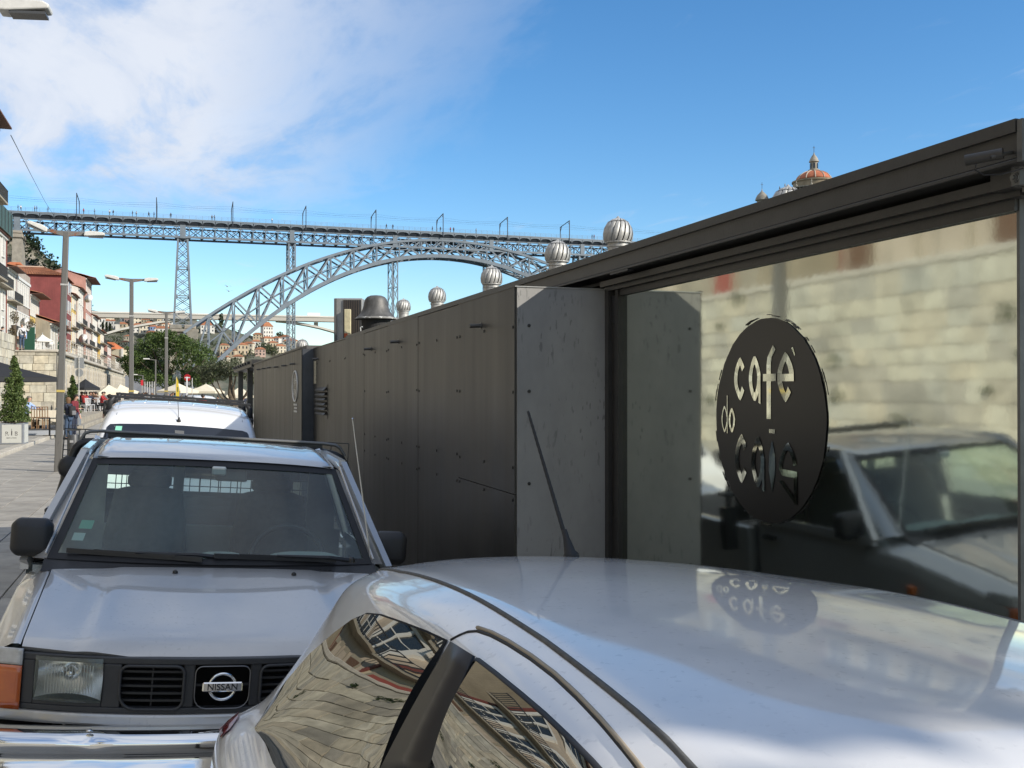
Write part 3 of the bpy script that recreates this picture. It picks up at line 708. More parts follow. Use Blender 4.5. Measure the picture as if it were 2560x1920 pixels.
def plant():
    rz = 2.53
    Z = 18.2; c = at_d(940, 797, Z); zc = c.z
    t = thing('mushroom_cowl', 'weathered grey mushroom exhaust cowl with peeling rim on the kiosk roof', 'cowl', (c.x, c.y, rz))
    M_cowl = mat('weathered_cowl', (0.15, 0.145, 0.135), 0.55, metal=0.3, col2=(0.07, 0.067, 0.062), nscale=5, streak=0.3)
    M_cowlrim = mat('peeling_rim', (0.20, 0.195, 0.18), 0.7, col2=(0.6, 0.6, 0.57), nscale=16, pos=(0.38, 0.46))
    z0 = zc - rz
    prof = [(0.376, 0.0), (0.345, 0.022), (0.295, 0.07), (0.25, 0.14), (0.222, 0.22), (0.208, 0.295), (0.19, 0.35), (0.155, 0.388), (0.10, 0.41), (0.03, 0.418)]
    MB().lathe([(r, z0 + z) for r, z in prof[1:]], n=36).build('hood', M_cowl, t, smooth=60)
    MB().lathe([(0.376, z0 - 0.012), (0.380, z0), (0.346, z0 + 0.023)], n=36, cap=False).build('hood_rim', M_cowlrim, t, smooth=True)
    MB().lathe([(0.26, 0), (0.26, z0 - 0.02), (0.34, z0 - 0.005)], n=30).build('throat', mat('cowl_throat', (0.02, 0.02, 0.02), 0.8), t)
    Z = 18.8; a = at_d(835, 745, Z); b = at_d(905, 745, Z); zl = at_d(850, 836, Z).z
    u = (b - a).normalized(); w = (b - a).length; ang = math.atan2(u.y, u.x)
    t = thing('air_conditioner', 'grey metal air conditioning unit with a yellowed side box on the kiosk roof', 'air conditioner', (a.x, a.y, rz), (0, 0, ang))
    h = a.z - rz; M_ac = mat('grey_sheet_metal', (0.33, 0.33, 0.32), 0.5, metal=0.3, noise=0.15, nscale=5)
    MB().cbox(0, w, 0.03, 0.5, 0.05, h, 0.008).build('casing', M_ac, t)
    MB().box(0.0, 0.045, 0.0, 0.5, 0.02, h - 0.01).build('side_panel', mat('dark_casing', (0.10, 0.098, 0.095), 0.6), t)
    MB().box(0.17, w - 0.02, 0.012, 0.031, h*0.3, h - 0.035).build('grille_recess', mat('dark_recess', (0.03, 0.03, 0.03), 0.7), t)
    for i in range(9): MB().box(0.18 + i*0.033, 0.185 + i*0.033, 0.004, 0.011, h*0.3, h - 0.035).build('grille_bar', mat('rusty_bar', (0.12, 0.09, 0.07), 0.8), t)
    MB().cbox(0.20, 0.315, -0.07, 0.0, h*0.30, h*0.80, 0.006).build('side_box', mat('yellowed_plastic', (0.62, 0.56, 0.36), 0.6, noise=0.2, nscale=12), t)
    MB().box(0.20, 0.26, -0.076, -0.071, h*0.31, h*0.38).build('warning_label', mat('orange_red_label', (0.5, 0.10, 0.03), 0.6), t)
    MB().box(0.06, 0.30, -0.06, 0.0, 0.0, h*0.22).build('foot', M_ac, t)
    MB().tube([(0.31, -0.03, h*0.32), (0.36, -0.05, h*0.16), (0.37, -0.05, 0.02)], 0.008, 6).build('hose', mat('pale_hose', (0.5, 0.5, 0.48), 0.6), t)
    p = at_d(902, 830, 16.6); q = at_d(901, 819, 16.6); q2 = at_d(907, 817.5, 16.6)
    t = MB().tube([(p.x, p.y, p.z - 0.25), p, q, (q + q2) / 2 + Vector((0, 0, 0.008)), q2], 0.009, 8).build('vent_pipe', mat('pale_hose', (0.5, 0.5, 0.48), 0.6))
    tag(t, 'thin white hooked vent pipe at the kiosk roof edge', 'pipe')
    # CCTV camera on the roof beam
    c = at_X(2440, 398, 2.277)
    t = thing('security_camera', 'dark tubular security camera under the roof beam corner', 'camera', tuple(c))
    Mz = Matrix.Rotation(R(-90), 3, 'X') 
    body = MB().tube([(0.03, -0.075, 0.003), (-0.03, 0.01, -0.004)], 0.0165, 16, cap=False).tube([(0.03, -0.075, 0.003), (-0.022, 0.0, -0.003)], 0.0145, 16)
    body.build('housing', M_frame, t, smooth=40)
    MB().tube([(-0.022, 0.0, -0.003), (-0.0225, 0.0005, -0.003)], 0.0115, 14).build('lens', M_rubber, t)
    MB().tube([(0, -0.06, -0.008), (0.02, -0.07, 0.0), (0.07, -0.07, 0.01)], 0.006, 8).build('bracket', M_frame, t)
    MB().tube([(0.0, 0.0, -0.016), (0.005, 0.01, -0.03), (0.02, -0.01, -0.048), (0.05, -0.05, -0.052), (0.09, -0.09, -0.04)], 0.0022, 6).build('cable', M_blackm, t)
plant()

# ================================================================== VEHICLES
ROLL = 0.07
def lerp(a, b, t): return a + (b - a) * t
def wheel(parent, x, y, r=0.31, w=0.2, side=1):
    M = Matrix.Rotation(R(90), 3, 'Y')
    ty = MB().lathe([(r*0.62, -w/2), (r*0.93, -w/2), (r, -w*0.36), (r, w*0.36), (r*0.93, w/2), (r*0.62, w/2)], (x, y, r), 28, M, cap=False).build('wheel', M_tyre, parent, smooth=40)
    rim = MB().lathe([(r*0.63, -w*0.45), (r*0.58, w*0.3*side), (r*0.2, w*0.36*side), (0.02, w*0.34*side)], (x, y, r), 24, M).build('rim', M_steel, ty, smooth=40)
def loft(secs, ys, mirror=True):
    """secs: half profiles (x, z) from roof centre outwards and down, one per station"""
    m = MB(); n = len(secs[0])
    for s, y in zip(secs, ys):
        row = [(-x, y, z) for x, z in reversed(s[1:])] + [(x, y, z) for x, z in s]
        m.v.extend(row)
    k = 2 * n - 1
    for i in range(len(ys) - 1):
        for j in range(k - 1):
            a = i*k + j; m.f.append((a, a + 1, a + k + 1, a + k))
    return m, k
def eval_bvh(objs):
    bpy.context.view_layer.update(); dg = bpy.context.evaluated_depsgraph_get(); V = []; Fc = []
    for o in objs:
        e = o.evaluated_get(dg); me = e.to_mesh(); k = len(V)
        V.extend([o.matrix_world @ v.co for v in me.vertices]); Fc.extend([tuple(i + k for i in p.vertices) for p in me.polygons]); e.to_mesh_clear()
    return BVHTree.FromPolygons(V, Fc)
def decal(bvh, inv, rows, off, nv=6, far=40):
    """patch lying on a body: rows = (top pixels, bottom pixels); every grid point is cast onto the body"""
    top, bot = rows; n = len(top); m = MB(); ok = True; last = None
    grid = []
    for i in range(n):
        col = []
        for j in range(nv + 1):
            px = lerp(top[i][0], bot[i][0], j/nv); py = lerp(top[i][1], bot[i][1], j/nv)
            d = ray(px, py).normalized(); h = bvh.ray_cast(CAM, d, far)
            if h[0] is None:
                col.append(None); continue
            nn = h[1] if h[1].dot(d) < 0 else -h[1]
            col.append(inv @ (h[0] + nn * off))
        grid.append(col)
    flat = [p for c in grid for p in c if p is not None]
    for i, c in enumerate(grid):
        for j in range(len(c)):
            if c[j] is None:       # ray missed the body: take the nearest point that did hit
                near = [(abs(i - a)*2 + abs(j - b), grid[a][b]) for a in range(n) for b in range(nv + 1) if grid[a][b] is not None]
                c[j] = min(near, key=lambda q: q[0])[1]
        for p in c: m.v.append(tuple(p))
    for i in range(n - 1):
        for j in range(nv):
            a = i*(nv+1) + j; m.f.append((a, a+1, a+nv+2, a+nv+1))
    return m
def world_mat(o): bpy.context.view_layer.update(); return o.matrix_world.copy()

# ---------------------------------------------------------------- silver pickup
def pickup():
    X0, Y0 = 0.105, 3.80
    t = thing('pickup_truck', 'silver pickup truck with black roll bar, chrome bumper and rectangular headlights', 'pickup', (X0, Y0, ground_z(X0)), (0, ROLL, 0))
    Mi = world_mat(t).inverted()
    yf = lambda x: 0.12 + 0.19 * (abs(x) / 0.84) ** 2.2            # plan curve of the front
    hw = lambda y: 0.700
    def hz(x, y):
        v = max(0, min(1, (y - 0.15) / 0.95)); w = hw(y)
        z = 0.950 + 0.034 * (1 - math.exp(-v / 0.04)) + 0.146 * v ** 0.95
        cr = 0.009 / (1 + math.exp((abs(x) - (0.50 - 0.06*v)) / 0.012))
        return z - 0.016 * (abs(x) / w) ** 2.4 + cr * (1 - 0.3*v)
    def hood(u, v):
        x = (u*2 - 1); yy = lerp(yf(x*0.70) + 0.02, 1.10 - 0.02*(1 - x*x), v); xx = x * hw(yy)
        return (xx, yy, hz(xx, yy) - (0.012 if v == 0 else 0))
    MB().grid(hood, 60, 26).build('hood', M_silver, t, smooth=True, fixn=True)
    # rolled front lip of the hood
    MB().grid(lambda u, v: ((u*2-1)*hw(0.15), yf((u*2-1)*0.70) + 0.02 + 0.012*v, hz((u*2-1)*hw(.15), yf((u*2-1)*.70)+.02) - 0.012 - 0.014*v), 40, 3).build('hood_lip', M_silver, t, smooth=True)
    for s in (-1, 1):
        def fend(u, v, s=s):
            y = lerp(yf(lerp(0.74, 0.84, min(1, v*2.2))) + 0.004, 1.42, u); w = hw(min(y, 1.1)) + 0.006; ze = hz(w - 0.006, min(y, 1.1)) - 0.002 + (0.03*(y - 1.1) if y > 1.1 else 0)
            P = [(w, ze), (w + 0.03, ze - 0.006), (w + 0.065, ze - 0.028), (0.832, ze - 0.075), (0.846, ze - 0.14), (0.85, ze - 0.24), (0.845, 0.6), (0.84, 0.42)]
            # wheel arch bite
            k = v * (len(P) - 1); i = min(int(k), len(P) - 2); f = k - i
            x = lerp(P[i][0], P[i+1][0], f); z = lerp(P[i][1], P[i+1][1], f)
            dy = (y - 0.83) / 0.40
            if abs(dy) < 1: z = max(z, 0.31 + 0.40 * math.sqrt(1 - dy*dy))
            if v == 0: z -= 0.004
            return (s * x, y, z)
        MB().grid(fend, 30, 28).build('fender', M_silver, t, smooth=True, fixn=True)
        MB().cbox(*(sorted((s*0.838, s*0.868))), 0.98, 1.045, 0.85, 0.90, 0.006).build('side_repeater', mat('amber_lens', (0.75, 0.18, 0.02), 0.25, coat=0.5), t)
        # corner lamp: clear above, amber below
        def lamp(z0, z1, mt, nm):
            def g(u, v):
                a = lerp(0.0, 1.0, u); x = lerp(0.692, 0.835, min(1, a*1.5)); y = yf(x) - 0.012 + (0.0 if a < 0.667 else (a - 0.667) * 0.45) + 0.02*max(0, a-0.45)
                return (s*x, y, lerp(z0, z1, v) - 0.02*(x - 0.75)/0.09*0)
            o = MB().grid(g, 10, 6).build(nm, mt, t, smooth=True, fixn=True, solid=0.006); return o
        lamp(0.915, 0.973, mat('clear_ribbed_lens', (0.46, 0.44, 0.40), 0.12, coat=1.0, col2=(0.62, 0.60, 0.56), nscale=30, stretch=(1, 1, 1)), 'marker_lamp')
        lamp(0.757, 0.912, mat('amber_ribbed_lens', (0.62, 0.14, 0.015), 0.12, coat=1.0, col2=(0.50, 0.10, 0.02), nscale=14, stretch=(1, 1, 1)), 'turn_signal')
        # headlight
        hl = MB().grid(lambda u, v: (s*lerp(0.419, 0.645, u), yf(lerp(0.419, 0.645, u)) + 0.02 + 0.15*(1 - ((u*2-1)**2 + (v*2-1)**2)/2), lerp(0.797, 0.950, v)), 18, 14).build('headlight', mat('headlight_reflector', (0.95, 0.95, 0.93), 0.24, metal=1.0), t, smooth=True)
        M_lens = glass('headlight_lens', (0.95, 0.96, 0.94), 1.5, rough=0.02, wave=0.001, wscale=40, dust_haze=0.14)
        MB().grid(lambda u, v: (s*lerp(0.417, 0.647, u), yf(lerp(0.419, 0.645, u)) - 0.004 - 0.016*(1 - ((u*2-1)**2 + (v*2-1)**2)/2), lerp(0.795, 0.952, v)), 14, 10).build('lens', M_lens, hl, smooth=True, fixn=True)
        for i in range(17):     # fluted ribs moulded in the lens
            xx = lerp(0.45, 0.61, i/16)
            MB().beam((s*xx, yf(xx) + 0.001, 0.822), (s*xx, yf(xx) + 0.001, 0.925), 0.0022, 0.002).build('lens_rib', mat('lens_flute', (0.75, 0.75, 0.72), 0.15, coat=1), hl)
        MB().lathe([(0.032, 0), (0.034, 0.02), (0.022, 0.045), (0.01, 0.06)], (s*0.53, yf(0.53) + 0.12, 0.875), 14, Matrix.Rotation(R(90), 3, 'X')).build('bulb_shield', M_chrome, hl, smooth=True)
    # --- front panel with its openings
    M_gr = M_greyp
    def bar(x0, x1, z0, z1, d0=0.0, d1=0.03, n=10, nm='grille_panel', mt=None, par=None, bev=0.004):
        m = MB()
        m.grid(lambda u, v: (lerp(x0, x1, u), yf(lerp(x0, x1, u)) + d0, lerp(z0, z1, v)), n, 1)
        m.grid(lambda u, v: (lerp(x0, x1, u), yf(lerp(x0, x1, u)) + lerp(d0, d1, v), z1), n, 1)
        m.grid(lambda u, v: (lerp(x0, x1, u), yf(lerp(x0, x1, u)) + lerp(d1, d0, v), z0), n, 1)
        for x in (x0, x1):
            m.add([(x, yf(x) + d0, z0), (x, yf(x) + d1, z0), (x, yf(x) + d1, z1), (x, yf(x) + d0, z1)], [(0, 1, 2, 3)])
        return m.build(nm, mt or M_gr, par or t, weld=True, bevel=bev)
    bar(-0.690, 0.690, 0.934, 0.958, n=30); bar(-0.690, 0.690, 0.758, 0.779, n=30)
    for s in (-1, 1):
        bar(s*0.649, s*0.690, 0.779, 0.934, n=3); bar(s*0.352, s*0.415, 0.779, 0.934, n=3); bar(s*0.415, s*0.649, 0.779, 0.793, n=6)
        bar(s*0.099, s*0.139, 0.779, 0.934, d0=0.008, n=3)
        for k, z in enumerate((0.802, 0.828, 0.854, 0.880, 0.906)):
            bar(s*0.140, s*0.351, z - 0.004, z + 0.004, d0=0.016, d1=0.045, n=8, nm='grille_slat', mt=M_blackp, bev=0)
        bar(s*0.243, s*0.248, 0.780, 0.933, d0=0.02, d1=0.05, n=2, nm='grille_slat', mt=M_blackp, bev=0)
        # raised surrounds of the openings
        fr = []
        for (x0, x1, z0, z1, r) in ((0.136, 0.356, 0.775, 0.930, 0.028),):
            pts = []
            for cx, cz, a0 in ((x1 - r, z1 - r, 0), (x0 + r, z1 - r, 90), (x0 + r*1.2, z0 + r*1.2, 180), (x1 - 2*r, z0 + 2*r, 270)):
                rr = r if a0 in (0, 90) else (r*1.2 if a0 == 180 else 2*r)
                for q in range(5): a = R(a0 + 90*q/4); pts.append((s*(cx + rr*math.cos(a)), 0, cz + rr*math.sin(a)))
            pts = [(x, yf(x) - 0.003, z) for x, _, z in pts]; pts.append(pts[0])
            MB().tube(pts, 0.006, 6, cap=False).build('grille_surround', M_greyp, t, smooth=True)
    pts = []
    for cx, cz, a0, rr in ((0.097 - .025, 0.930 - .025, 0, .025), (-0.097 + .025, 0.930 - .025, 90, .025), (-0.097 + .045, 0.776 + .045, 180, .045), (0.097 - .045, 0.776 + .045, 270, .045)):
        for q in range(5): a = R(a0 + 90*q/4); x = cx + rr*math.cos(a); pts.append((x, yf(x) - 0.002, cz + rr*math.sin(a)))
    pts.append(pts[0]); MB().tube(pts, 0.0025, 6, cap=False).build('emblem_surround', mat('satin_silver', (0.22, 0.22, 0.225), 0.35, metal=0.8), t, smooth=True)
    MB().grid(lambda u, v: (lerp(-0.69, 0.69, u), yf(lerp(-0.69, 0.69, u)) + 0.19, lerp(0.72, 0.955, v)), 30, 1).build('grille_backing', mat('black_void', (0.006, 0.006, 0.006), 0.9), t)
    # emblem
    em = MB().tube([(0.047*math.cos(2*math.pi*i/36), yf(0) - 0.004, 0.857 + 0.047*math.sin(2*math.pi*i/36)) for i in range(37)], 0.006, 10, cap=False).build('emblem', M_chrome, t, smooth=True)
    MB().cbox(-0.071, 0.071, yf(0) - 0.016, yf(0) - 0.002, 0.840, 0.875, 0.004).build('badge_bar', M_chrome, em)
    MB().box(-0.102, 0.102, yf(0) + 0.02, yf(0) + 0.03, 0.853, 0.861).build('badge_support', M_blackp, t)
    tx = text_mesh('NISSAN', 0.033, 0.0012, sx=0.98, bold=0.0004).xf(Matrix.Translation((0, yf(0) - 0.0175, 0.8575)) @ Matrix.Rotation(R(90), 4, 'X'))
    tx.build('badge_lettering', mat('badge_black', (0.03, 0.03, 0.032), 0.4), em)
    # painted apron under the lamps and the chrome bumper
    bar(-0.80, 0.80, 0.712, 0.757, d0=-0.005, d1=0.05, n=30, nm='apron', mt=M_silver, bev=0.01)
    def bump(u, v):
        x = (u*2 - 1) * 0.865; a = abs(x)/0.865
        y0 = 0.0 + 0.10*a**2 + 0.30*max(0, a - 0.86)/0.14 * (a - 0.86)/0.14
        P = [(0.13, 0.716), (0.045, 0.726), (0.012, 0.714), (0.0, 0.69), (0.004, 0.655), (0.022, 0.638), (0.016, 0.615), (0.004, 0.58), (0.012, 0.53), (0.05, 0.505)]
        k = v*(len(P)-1); i = min(int(k), len(P)-2); f = k - i
        dent = 0.012 * math.exp(-((x + 0.44)/0.05)**2) * math.exp(-((v - 0.25)/0.2)**2)
        return (x, y0 + lerp(P[i][0], P[i+1][0], f) + dent, lerp(P[i][1], P[i+1][1], f))
    b = MB().grid(bump, 60, 18).build('bumper', M_chrome, t, smooth=True, fixn=True, sub=1)
    for x in (-0.44, 0.44, -0.78, 0.78): MB().lathe([(0.012, 0), (0.010, 0.006), (0.003, 0.008)], (x, 0.025 + 0.10*(x/0.865)**2, 0.728), 12).build('bumper_bolt', M_chrome, b, smooth=True)
    MB().cbox(-0.33, 0.33, -0.004, 0.03, 0.46, 0.585, 0.01).build('bumper_insert', M_blackp, t)
    for s in (-1, 1): MB().box(*sorted((s*0.748, s*0.750)), 0.065, 0.09, 0.52, 0.71).build('bumper_joint', M_blackp, b)
    # --- cowl, windscreen, pillars, roof
    def ws(u, v, e=0.0):
        x0 = lerp(-0.735, 0.735, u); x = x0 * lerp(1.0, 0.835, v); y = lerp(1.20, 1.80, v) - 0.11*(1 - (x0/0.735)**2) * lerp(1, 0.75, v)
        z = lerp(1.143, 1.560, v) + 0.018*(1 - (x0/0.735)**2)*v
        return Vector((x, y - e*0.6, z + e*0.8))
    MB().grid(lambda u, v: ws(0.015 + 0.97*u, 0.04 + 0.92*v), 24, 12).build('windscreen', M_screen, t, smooth=True)
    rb = MB()      # black rubber seal around the glass
    for (u0, u1, v0, v1) in ((0, 1, 0, 0.055), (0, 1, 0.935, 1.0), (0, 0.026, 0.055, 0.935), (0.974, 1, 0.055, 0.935)):
        rb.grid(lambda u, v: ws(lerp(u0, u1, u), lerp(v0, v1, v), 0.004), 20, 8)
    rb.build('windscreen_seal', M_rubber, t, smooth=True, weld=True)
    def cowl(u, v):
        x = lerp(-0.745, 0.745, u); a = ws(u, 0.0); yh = 1.085 - 0.015*(1 - (x/0.735)**2)
        return (x, lerp(yh, a.y + 0.01, v), lerp(hz(x*0.92, 1.09) - 0.006, a.z + 0.004, v) - 0.006*math.sin(v*math.pi))
    MB().grid(cowl, 24, 5).build('cowl_panel', M_blackp, t, smooth=True)
    for c in (-0.36, 0.30):
        for i in range(10):
            x = c + i*0.024; yb = 1.125; z = cowl((x + 0.745)/1.49, 0.3)[2]
            MB().obox((x, yb, z + 0.003), (0.015, 0.03, 0.004)).build('vent_slot', mat('vent_black', (0.004, 0.004, 0.004), 0.9), t)
    for c in (-0.185, 0.335): MB().lathe([(0.012, 0), (0.010, 0.010), (0.004, 0.014)], (c, 1.0, hz(c, 1.0)), 10).build('washer_jet', M_blackp, t)
    for s in (-1, 1):
        def pil(u, v, s=s):
            a = ws(1.0 if s > 0 else 0.0, u, 0.004); w = lerp(0.095, 0.07, u)
            k = v
            return (a.x + s*w*k*0.75, a.y + 0.075*k + 0.03*k*k, a.z - 0.004 - 0.012*k*k)
        MB().grid(pil, 10, 6).build('pillar', M_silver, t, smooth=True, fixn=True)
    def roof(u, v):
        x = lerp(-1, 1, u); y = lerp(1.795 - 0.085*(1 - x*x), 2.70, v); w = lerp(0.628, 0.635, v)
        z = 1.580 + 0.052*(1 - (1 - min(1, v*1.25))**2) + 0.022*(1 - abs(x)**2.5) - 0.03*max(0, v - 0.8)
        e = max(0, abs(x) - 0.9)/0.1; z -= 0.045*e*e
        rbz = 0.006 if 0.80 < abs(x) < 0.86 and 0.12 < v < 0.9 else 0
        return (x*w, y, z + rbz - (0.016 if v == 0 else 0))
    MB().grid(roof, 40, 18).build('roof', M_silver, t, smooth=True, fixn=True)
    for s in (-1, 1):
        M = []
        # door skin and window frame (side seen in the cafe glass and obliquely from the front)
        d = MB().grid(lambda u, v: (s*(0.85 - 0.012*v*v - 0.02*max(0, v - .9)*10*0), lerp(1.42, 2.62, u), lerp(0.42, 1.10, v)), 8, 6).build('door', M_silver, t, smooth=True, fixn=True)
        MB().obox((s*0.855, 2.45, 0.98), (0.03, 0.14, 0.03)).build('handle', M_blackp, d)
        def side(v): return lerp(0.838, 0.655, v)
        yb0, yt0 = 1.33, 1.85
        gl = MB().add([(s*side(0.02), yb0 + 0.06, 1.10), (s*side(0.02), 2.55, 1.10), (s*side(0.93), 2.50, 1.555), (s*side(0.93), yt0 + 0.06, 1.555)], [(0, 1, 2, 3)]).build('door_window', glass('door_glass', (0.82, 0.9, 0.86), 1.5), d)
        fr = MB()
        for p, q in (((s*side(0), yb0, 1.10), (s*side(1), yt0, 1.585)), ((s*side(1), yt0, 1.585), (s*side(1), 2.62, 1.60)), ((s*side(0), 2.60, 1.10), (s*side(1), 2.56, 1.59)), ((s*side(0), yb0, 1.10), (s*side(0), 2.62, 1.10))):
            fr.beam(p, q, 0.035, 0.05)
        fr.build('window_frame', M_silver, d)
        # lower corner panel and rear pillar
        MB().add([(s*0.845, 2.60, 1.09), (s*0.845, 2.72, 1.09), (s*0.645, 2.72, 1.63), (s*0.645, 2.58, 1.60)], [(0, 1, 2, 3)]).build('rear_pillar', M_silver, t, solid=0.03)
        # drip rail
        MB().tube([(s*0.742, 1.22, 1.165), (s*0.632, 1.79, 1.578), (s*0.652, 2.2, 1.607), (s*0.652, 2.68, 1.60)], 0.006, 6).build('drip_rail', M_silver, t)
        # mirror
        mc = Mi @ (at_Y(80, 1342, 5.12) if s < 0 else at_Y(974, 1370, 5.30))
        mir = thing_part = MB().cbox(mc.x - 0.088, mc.x + 0.088, mc.y - 0.05, mc.y + 0.055, mc.z - 0.086, mc.z + 0.086, 0.028).build('mirror', M_blackp, t, bevel=0.02, smooth=50)
        MB().box(mc.x - 0.076, mc.x + 0.076, mc.y + 0.0555, mc.y + 0.058, mc.z - 0.074, mc.z + 0.074).build('mirror_glass', M_chrome, mir)
        MB().beam((mc.x - s*0.07, mc.y, mc.z - 0.07), (s*0.80, mc.y + 0.08, 1.12), 0.04, 0.05).build('mirror_arm', M_blackp, mir)
    # wipers
    for x0, x1, xp in ((-0.66, -0.07, 0.035), (-0.02, 0.55, 0.62)):
        w = MB()
        A = ws((x0 + 0.735)/1.47, 0.055, 0.022); B = ws((x1 + 0.735)/1.47, 0.02, 0.022); Pv = Vector((xp, 1.135, 1.170))
        blade = MB().beam(A, B, 0.012, 0.022).build('wiper', M_blackm, t)
        m = A.lerp(B, 0.5); MB().tube([Pv, Pv.lerp(m, 0.3) + Vector((0, -0.012, 0.012)), m + Vector((0, -0.012, 0.012))], [0.012, 0.011, 0.006], 6).build('wiper_arm', M_blackm, blade)
        MB().beam(A.lerp(B, 0.2) + Vector((0, -0.008, 0.008)), A.lerp(B, 0.8) + Vector((0, -0.008, 0.008)), 0.007, 0.012).build('wiper_bridge', M_blackm, blade)
        MB().lathe([(0.018, 0), (0.016, 0.02), (0.006, 0.026)], Pv - Vector((0, 0, 0.008)), 10).build('wiper_pivot', M_blackm, blade)
    # telescopic aerial on the right pillar
    p0 = Mi @ at_Y(928, 1412, 5.05); p1 = Mi @ at_Y(881, 1047, 5.05)
    ae = MB().tube([p0, p0.lerp(p1, 0.35), p0.lerp(p1, 0.7), p1], [0.0042, 0.0036, 0.0028, 0.0022], 6).build('aerial', mat('bright_steel', (0.7, 0.7, 0.68), 0.3, metal=0.6), t)
    MB().lathe([(0.0015, -0.004), (0.005, 0), (0.0015, 0.005)], p1, 8).build('aerial_tip', M_chrome, ae)
    # --- cab interior
    M_int = mat('grey_interior', (0.42, 0.45, 0.43), 0.75, noise=0.15, nscale=8)
    M_dash = mat('grey_dashboard', (0.55, 0.60, 0.58), 0.7, noise=0.1, nscale=10)
    M_seat = mat('dark_seat_cloth', (0.085, 0.09, 0.088), 0.9, noise=0.2, nscale=30)
    def dash(u, v):
        x = lerp(-0.70, 0.70, u); y = lerp(1.16 - 0.07*(1 - (x/0.7)**2), 1.62, v)
        z = 1.125 - 0.01*v - 0.18*max(0, v - 0.7)/0.3
        z += 0.055*math.exp(-((x - 0.02)/0.13)**4)*math.sin(min(1, v*1.3)*math.pi) + 0.062*math.exp(-((x - 0.42)/0.21)**4)*math.sin(min(1, v*1.3)*math.pi)
        return (x, y, z)
    MB().grid(dash, 40, 12).build('dashboard', M_dash, t, smooth=True)
    sw = MB().tube([(0.38 + 0.19*math.cos(a), 1.70 + 0.07*math.sin(a), 1.08 + 0.17*math.sin(a)) for a in [2*math.pi*i/28 for i in range(29)]], 0.015, 8, cap=False).build('steering_wheel', M_blackp, t, smooth=True)
    MB().beam((0.2, 1.70, 1.08), (0.56, 1.70, 1.08), 0.05, 0.03).build('wheel_spoke', M_blackp, sw)
    for s in (-1, 1):
        x = s*0.345
        st = MB().cbox(x - 0.235, x + 0.235, 1.95, 2.45, 0.62, 0.80, 0.05).build('seat', M_seat, t, smooth=50)
        bk = MB().grid(lambda u, v: (x + 0.225*math.copysign(abs(u*2-1)**0.8, u*2-1)*(1 - 0.18*max(0, v-.6)/.4), 2.30 + 0.16*v - 0.03*math.cos((u*2-1)*1.5), lerp(0.72, 1.37, v) - 0.05*max(0, abs(u*2-1) - .55)*v), 12, 10).build('seat_back', M_seat, t, smooth=True, solid=0.1)
        MB().cbox(x - 0.12, x + 0.12, 2.42, 2.50, 1.35, 1.46, 0.035).build('head_restraint', M_seat, bk, smooth=50)
    MB().box(-0.80, 0.80, 1.35, 2.66, 0.45, 0.60).build('cab_floor', M_int, t)
    MB().box(-0.80, 0.80, 1.30, 1.60, 0.45, 1.10).build('bulkhead', M_int, t)
    MB().grid(lambda u, v: (lerp(-0.6, 0.6, u), lerp(1.78, 2.66, v), 1.575 + 0.05*math.sin(min(1, v*1.2)*1.57)), 6, 6).build('headlining', mat('headlining_grey', (0.4, 0.41, 0.4), 0.9), t)
    rw = MB()
    for a in ((-0.80, 0.80, 0.45, 1.13), (-0.64, 0.64, 1.52, 1.62), (-0.76, -0.585, 1.13, 1.52), (0.585, 0.76, 1.13, 1.52), (-0.215, -0.155, 1.13, 1.52)): rw.box(a[0], a[1], 2.66, 2.69, a[2], a[3])
    rw.build('cab_rear_wall', M_int, t)
    MB().add([(-0.6, 2.675, 1.13), (0.6, 2.675, 1.13), (0.6, 2.675, 1.52), (-0.6, 2.675, 1.52)], [(0, 1, 2, 3)]).build('rear_window', glass('door_glass', (0.82, 0.9, 0.86), 1.5), t)
    gm = MB()
    for i in range(21): x = lerp(-0.6, 0.6, i/20); gm.beam((x, 2.71, 1.10), (x, 2.71, 1.55), 0.005)
    for i in range(8): z = lerp(1.12, 1.54, i/7); gm.beam((-0.6, 2.714, z), (0.6, 2.714, z), 0.005)
    gm.build('wire_grille', M_blackm, t)
    # rear view mirror, toll tag, stickers
    c = ws(0.535, 0.90); MB().cbox(c.x - 0.06, c.x + 0.10, c.y + 0.05, c.y + 0.08, c.z - 0.055, c.z + 0.008, 0.012).build('rear_view_mirror', mat('taupe_plastic', (0.22, 0.21, 0.19), 0.6), t)
    c = ws(0.50, 0.90); MB().cbox(c.x - 0.035, c.x + 0.035, c.y + 0.012, c.y + 0.03, c.z - 0.022, c.z + 0.022, 0.006).build('toll_tag', mat('white_plastic', (0.7, 0.72, 0.68), 0.5), t)
    for (u, v, w, h, cl, nm) in ((0.075, 0.33, 0.058, 0.048, (0.25, 0.62, 0.45), 'green_sticker'), (0.065, 0.215, 0.05, 0.042, (0.68, 0.78, 0.74), 'white_sticker')):
        MB().grid(lambda a, b: ws(u + (a - 0.5)*w/1.4, v + (b - .5)*h/0.6, -0.003), 2, 2).build(nm, mat(nm, cl, 0.6), t)
    # --- load bed
    for s in (-1, 1):
        MB().cbox(*sorted((s*0.78, s*0.85)), 2.74, 4.75, 0.42, 1.02, 0.015).build('bed_side', M_silver, t)
    MB().box(-0.78, 0.78, 2.74, 2.78, 0.55, 1.02).box(-0.78, 0.78, 2.78, 4.70, 0.55, 0.60).build('bed_floor', mat('bed_liner', (0.03, 0.03, 0.03), 0.8), t)
    MB().cbox(-0.78, 0.78, 4.70, 4.76, 0.5, 1.0, 0.01).build('tailgate', M_silver, t)
    # roll bar and rack, traced where they stand behind the cab
    YR = Y0 + 2.86
    def loc(px, py, Y=YR): return Mi @ at_Y(px, py, Y)
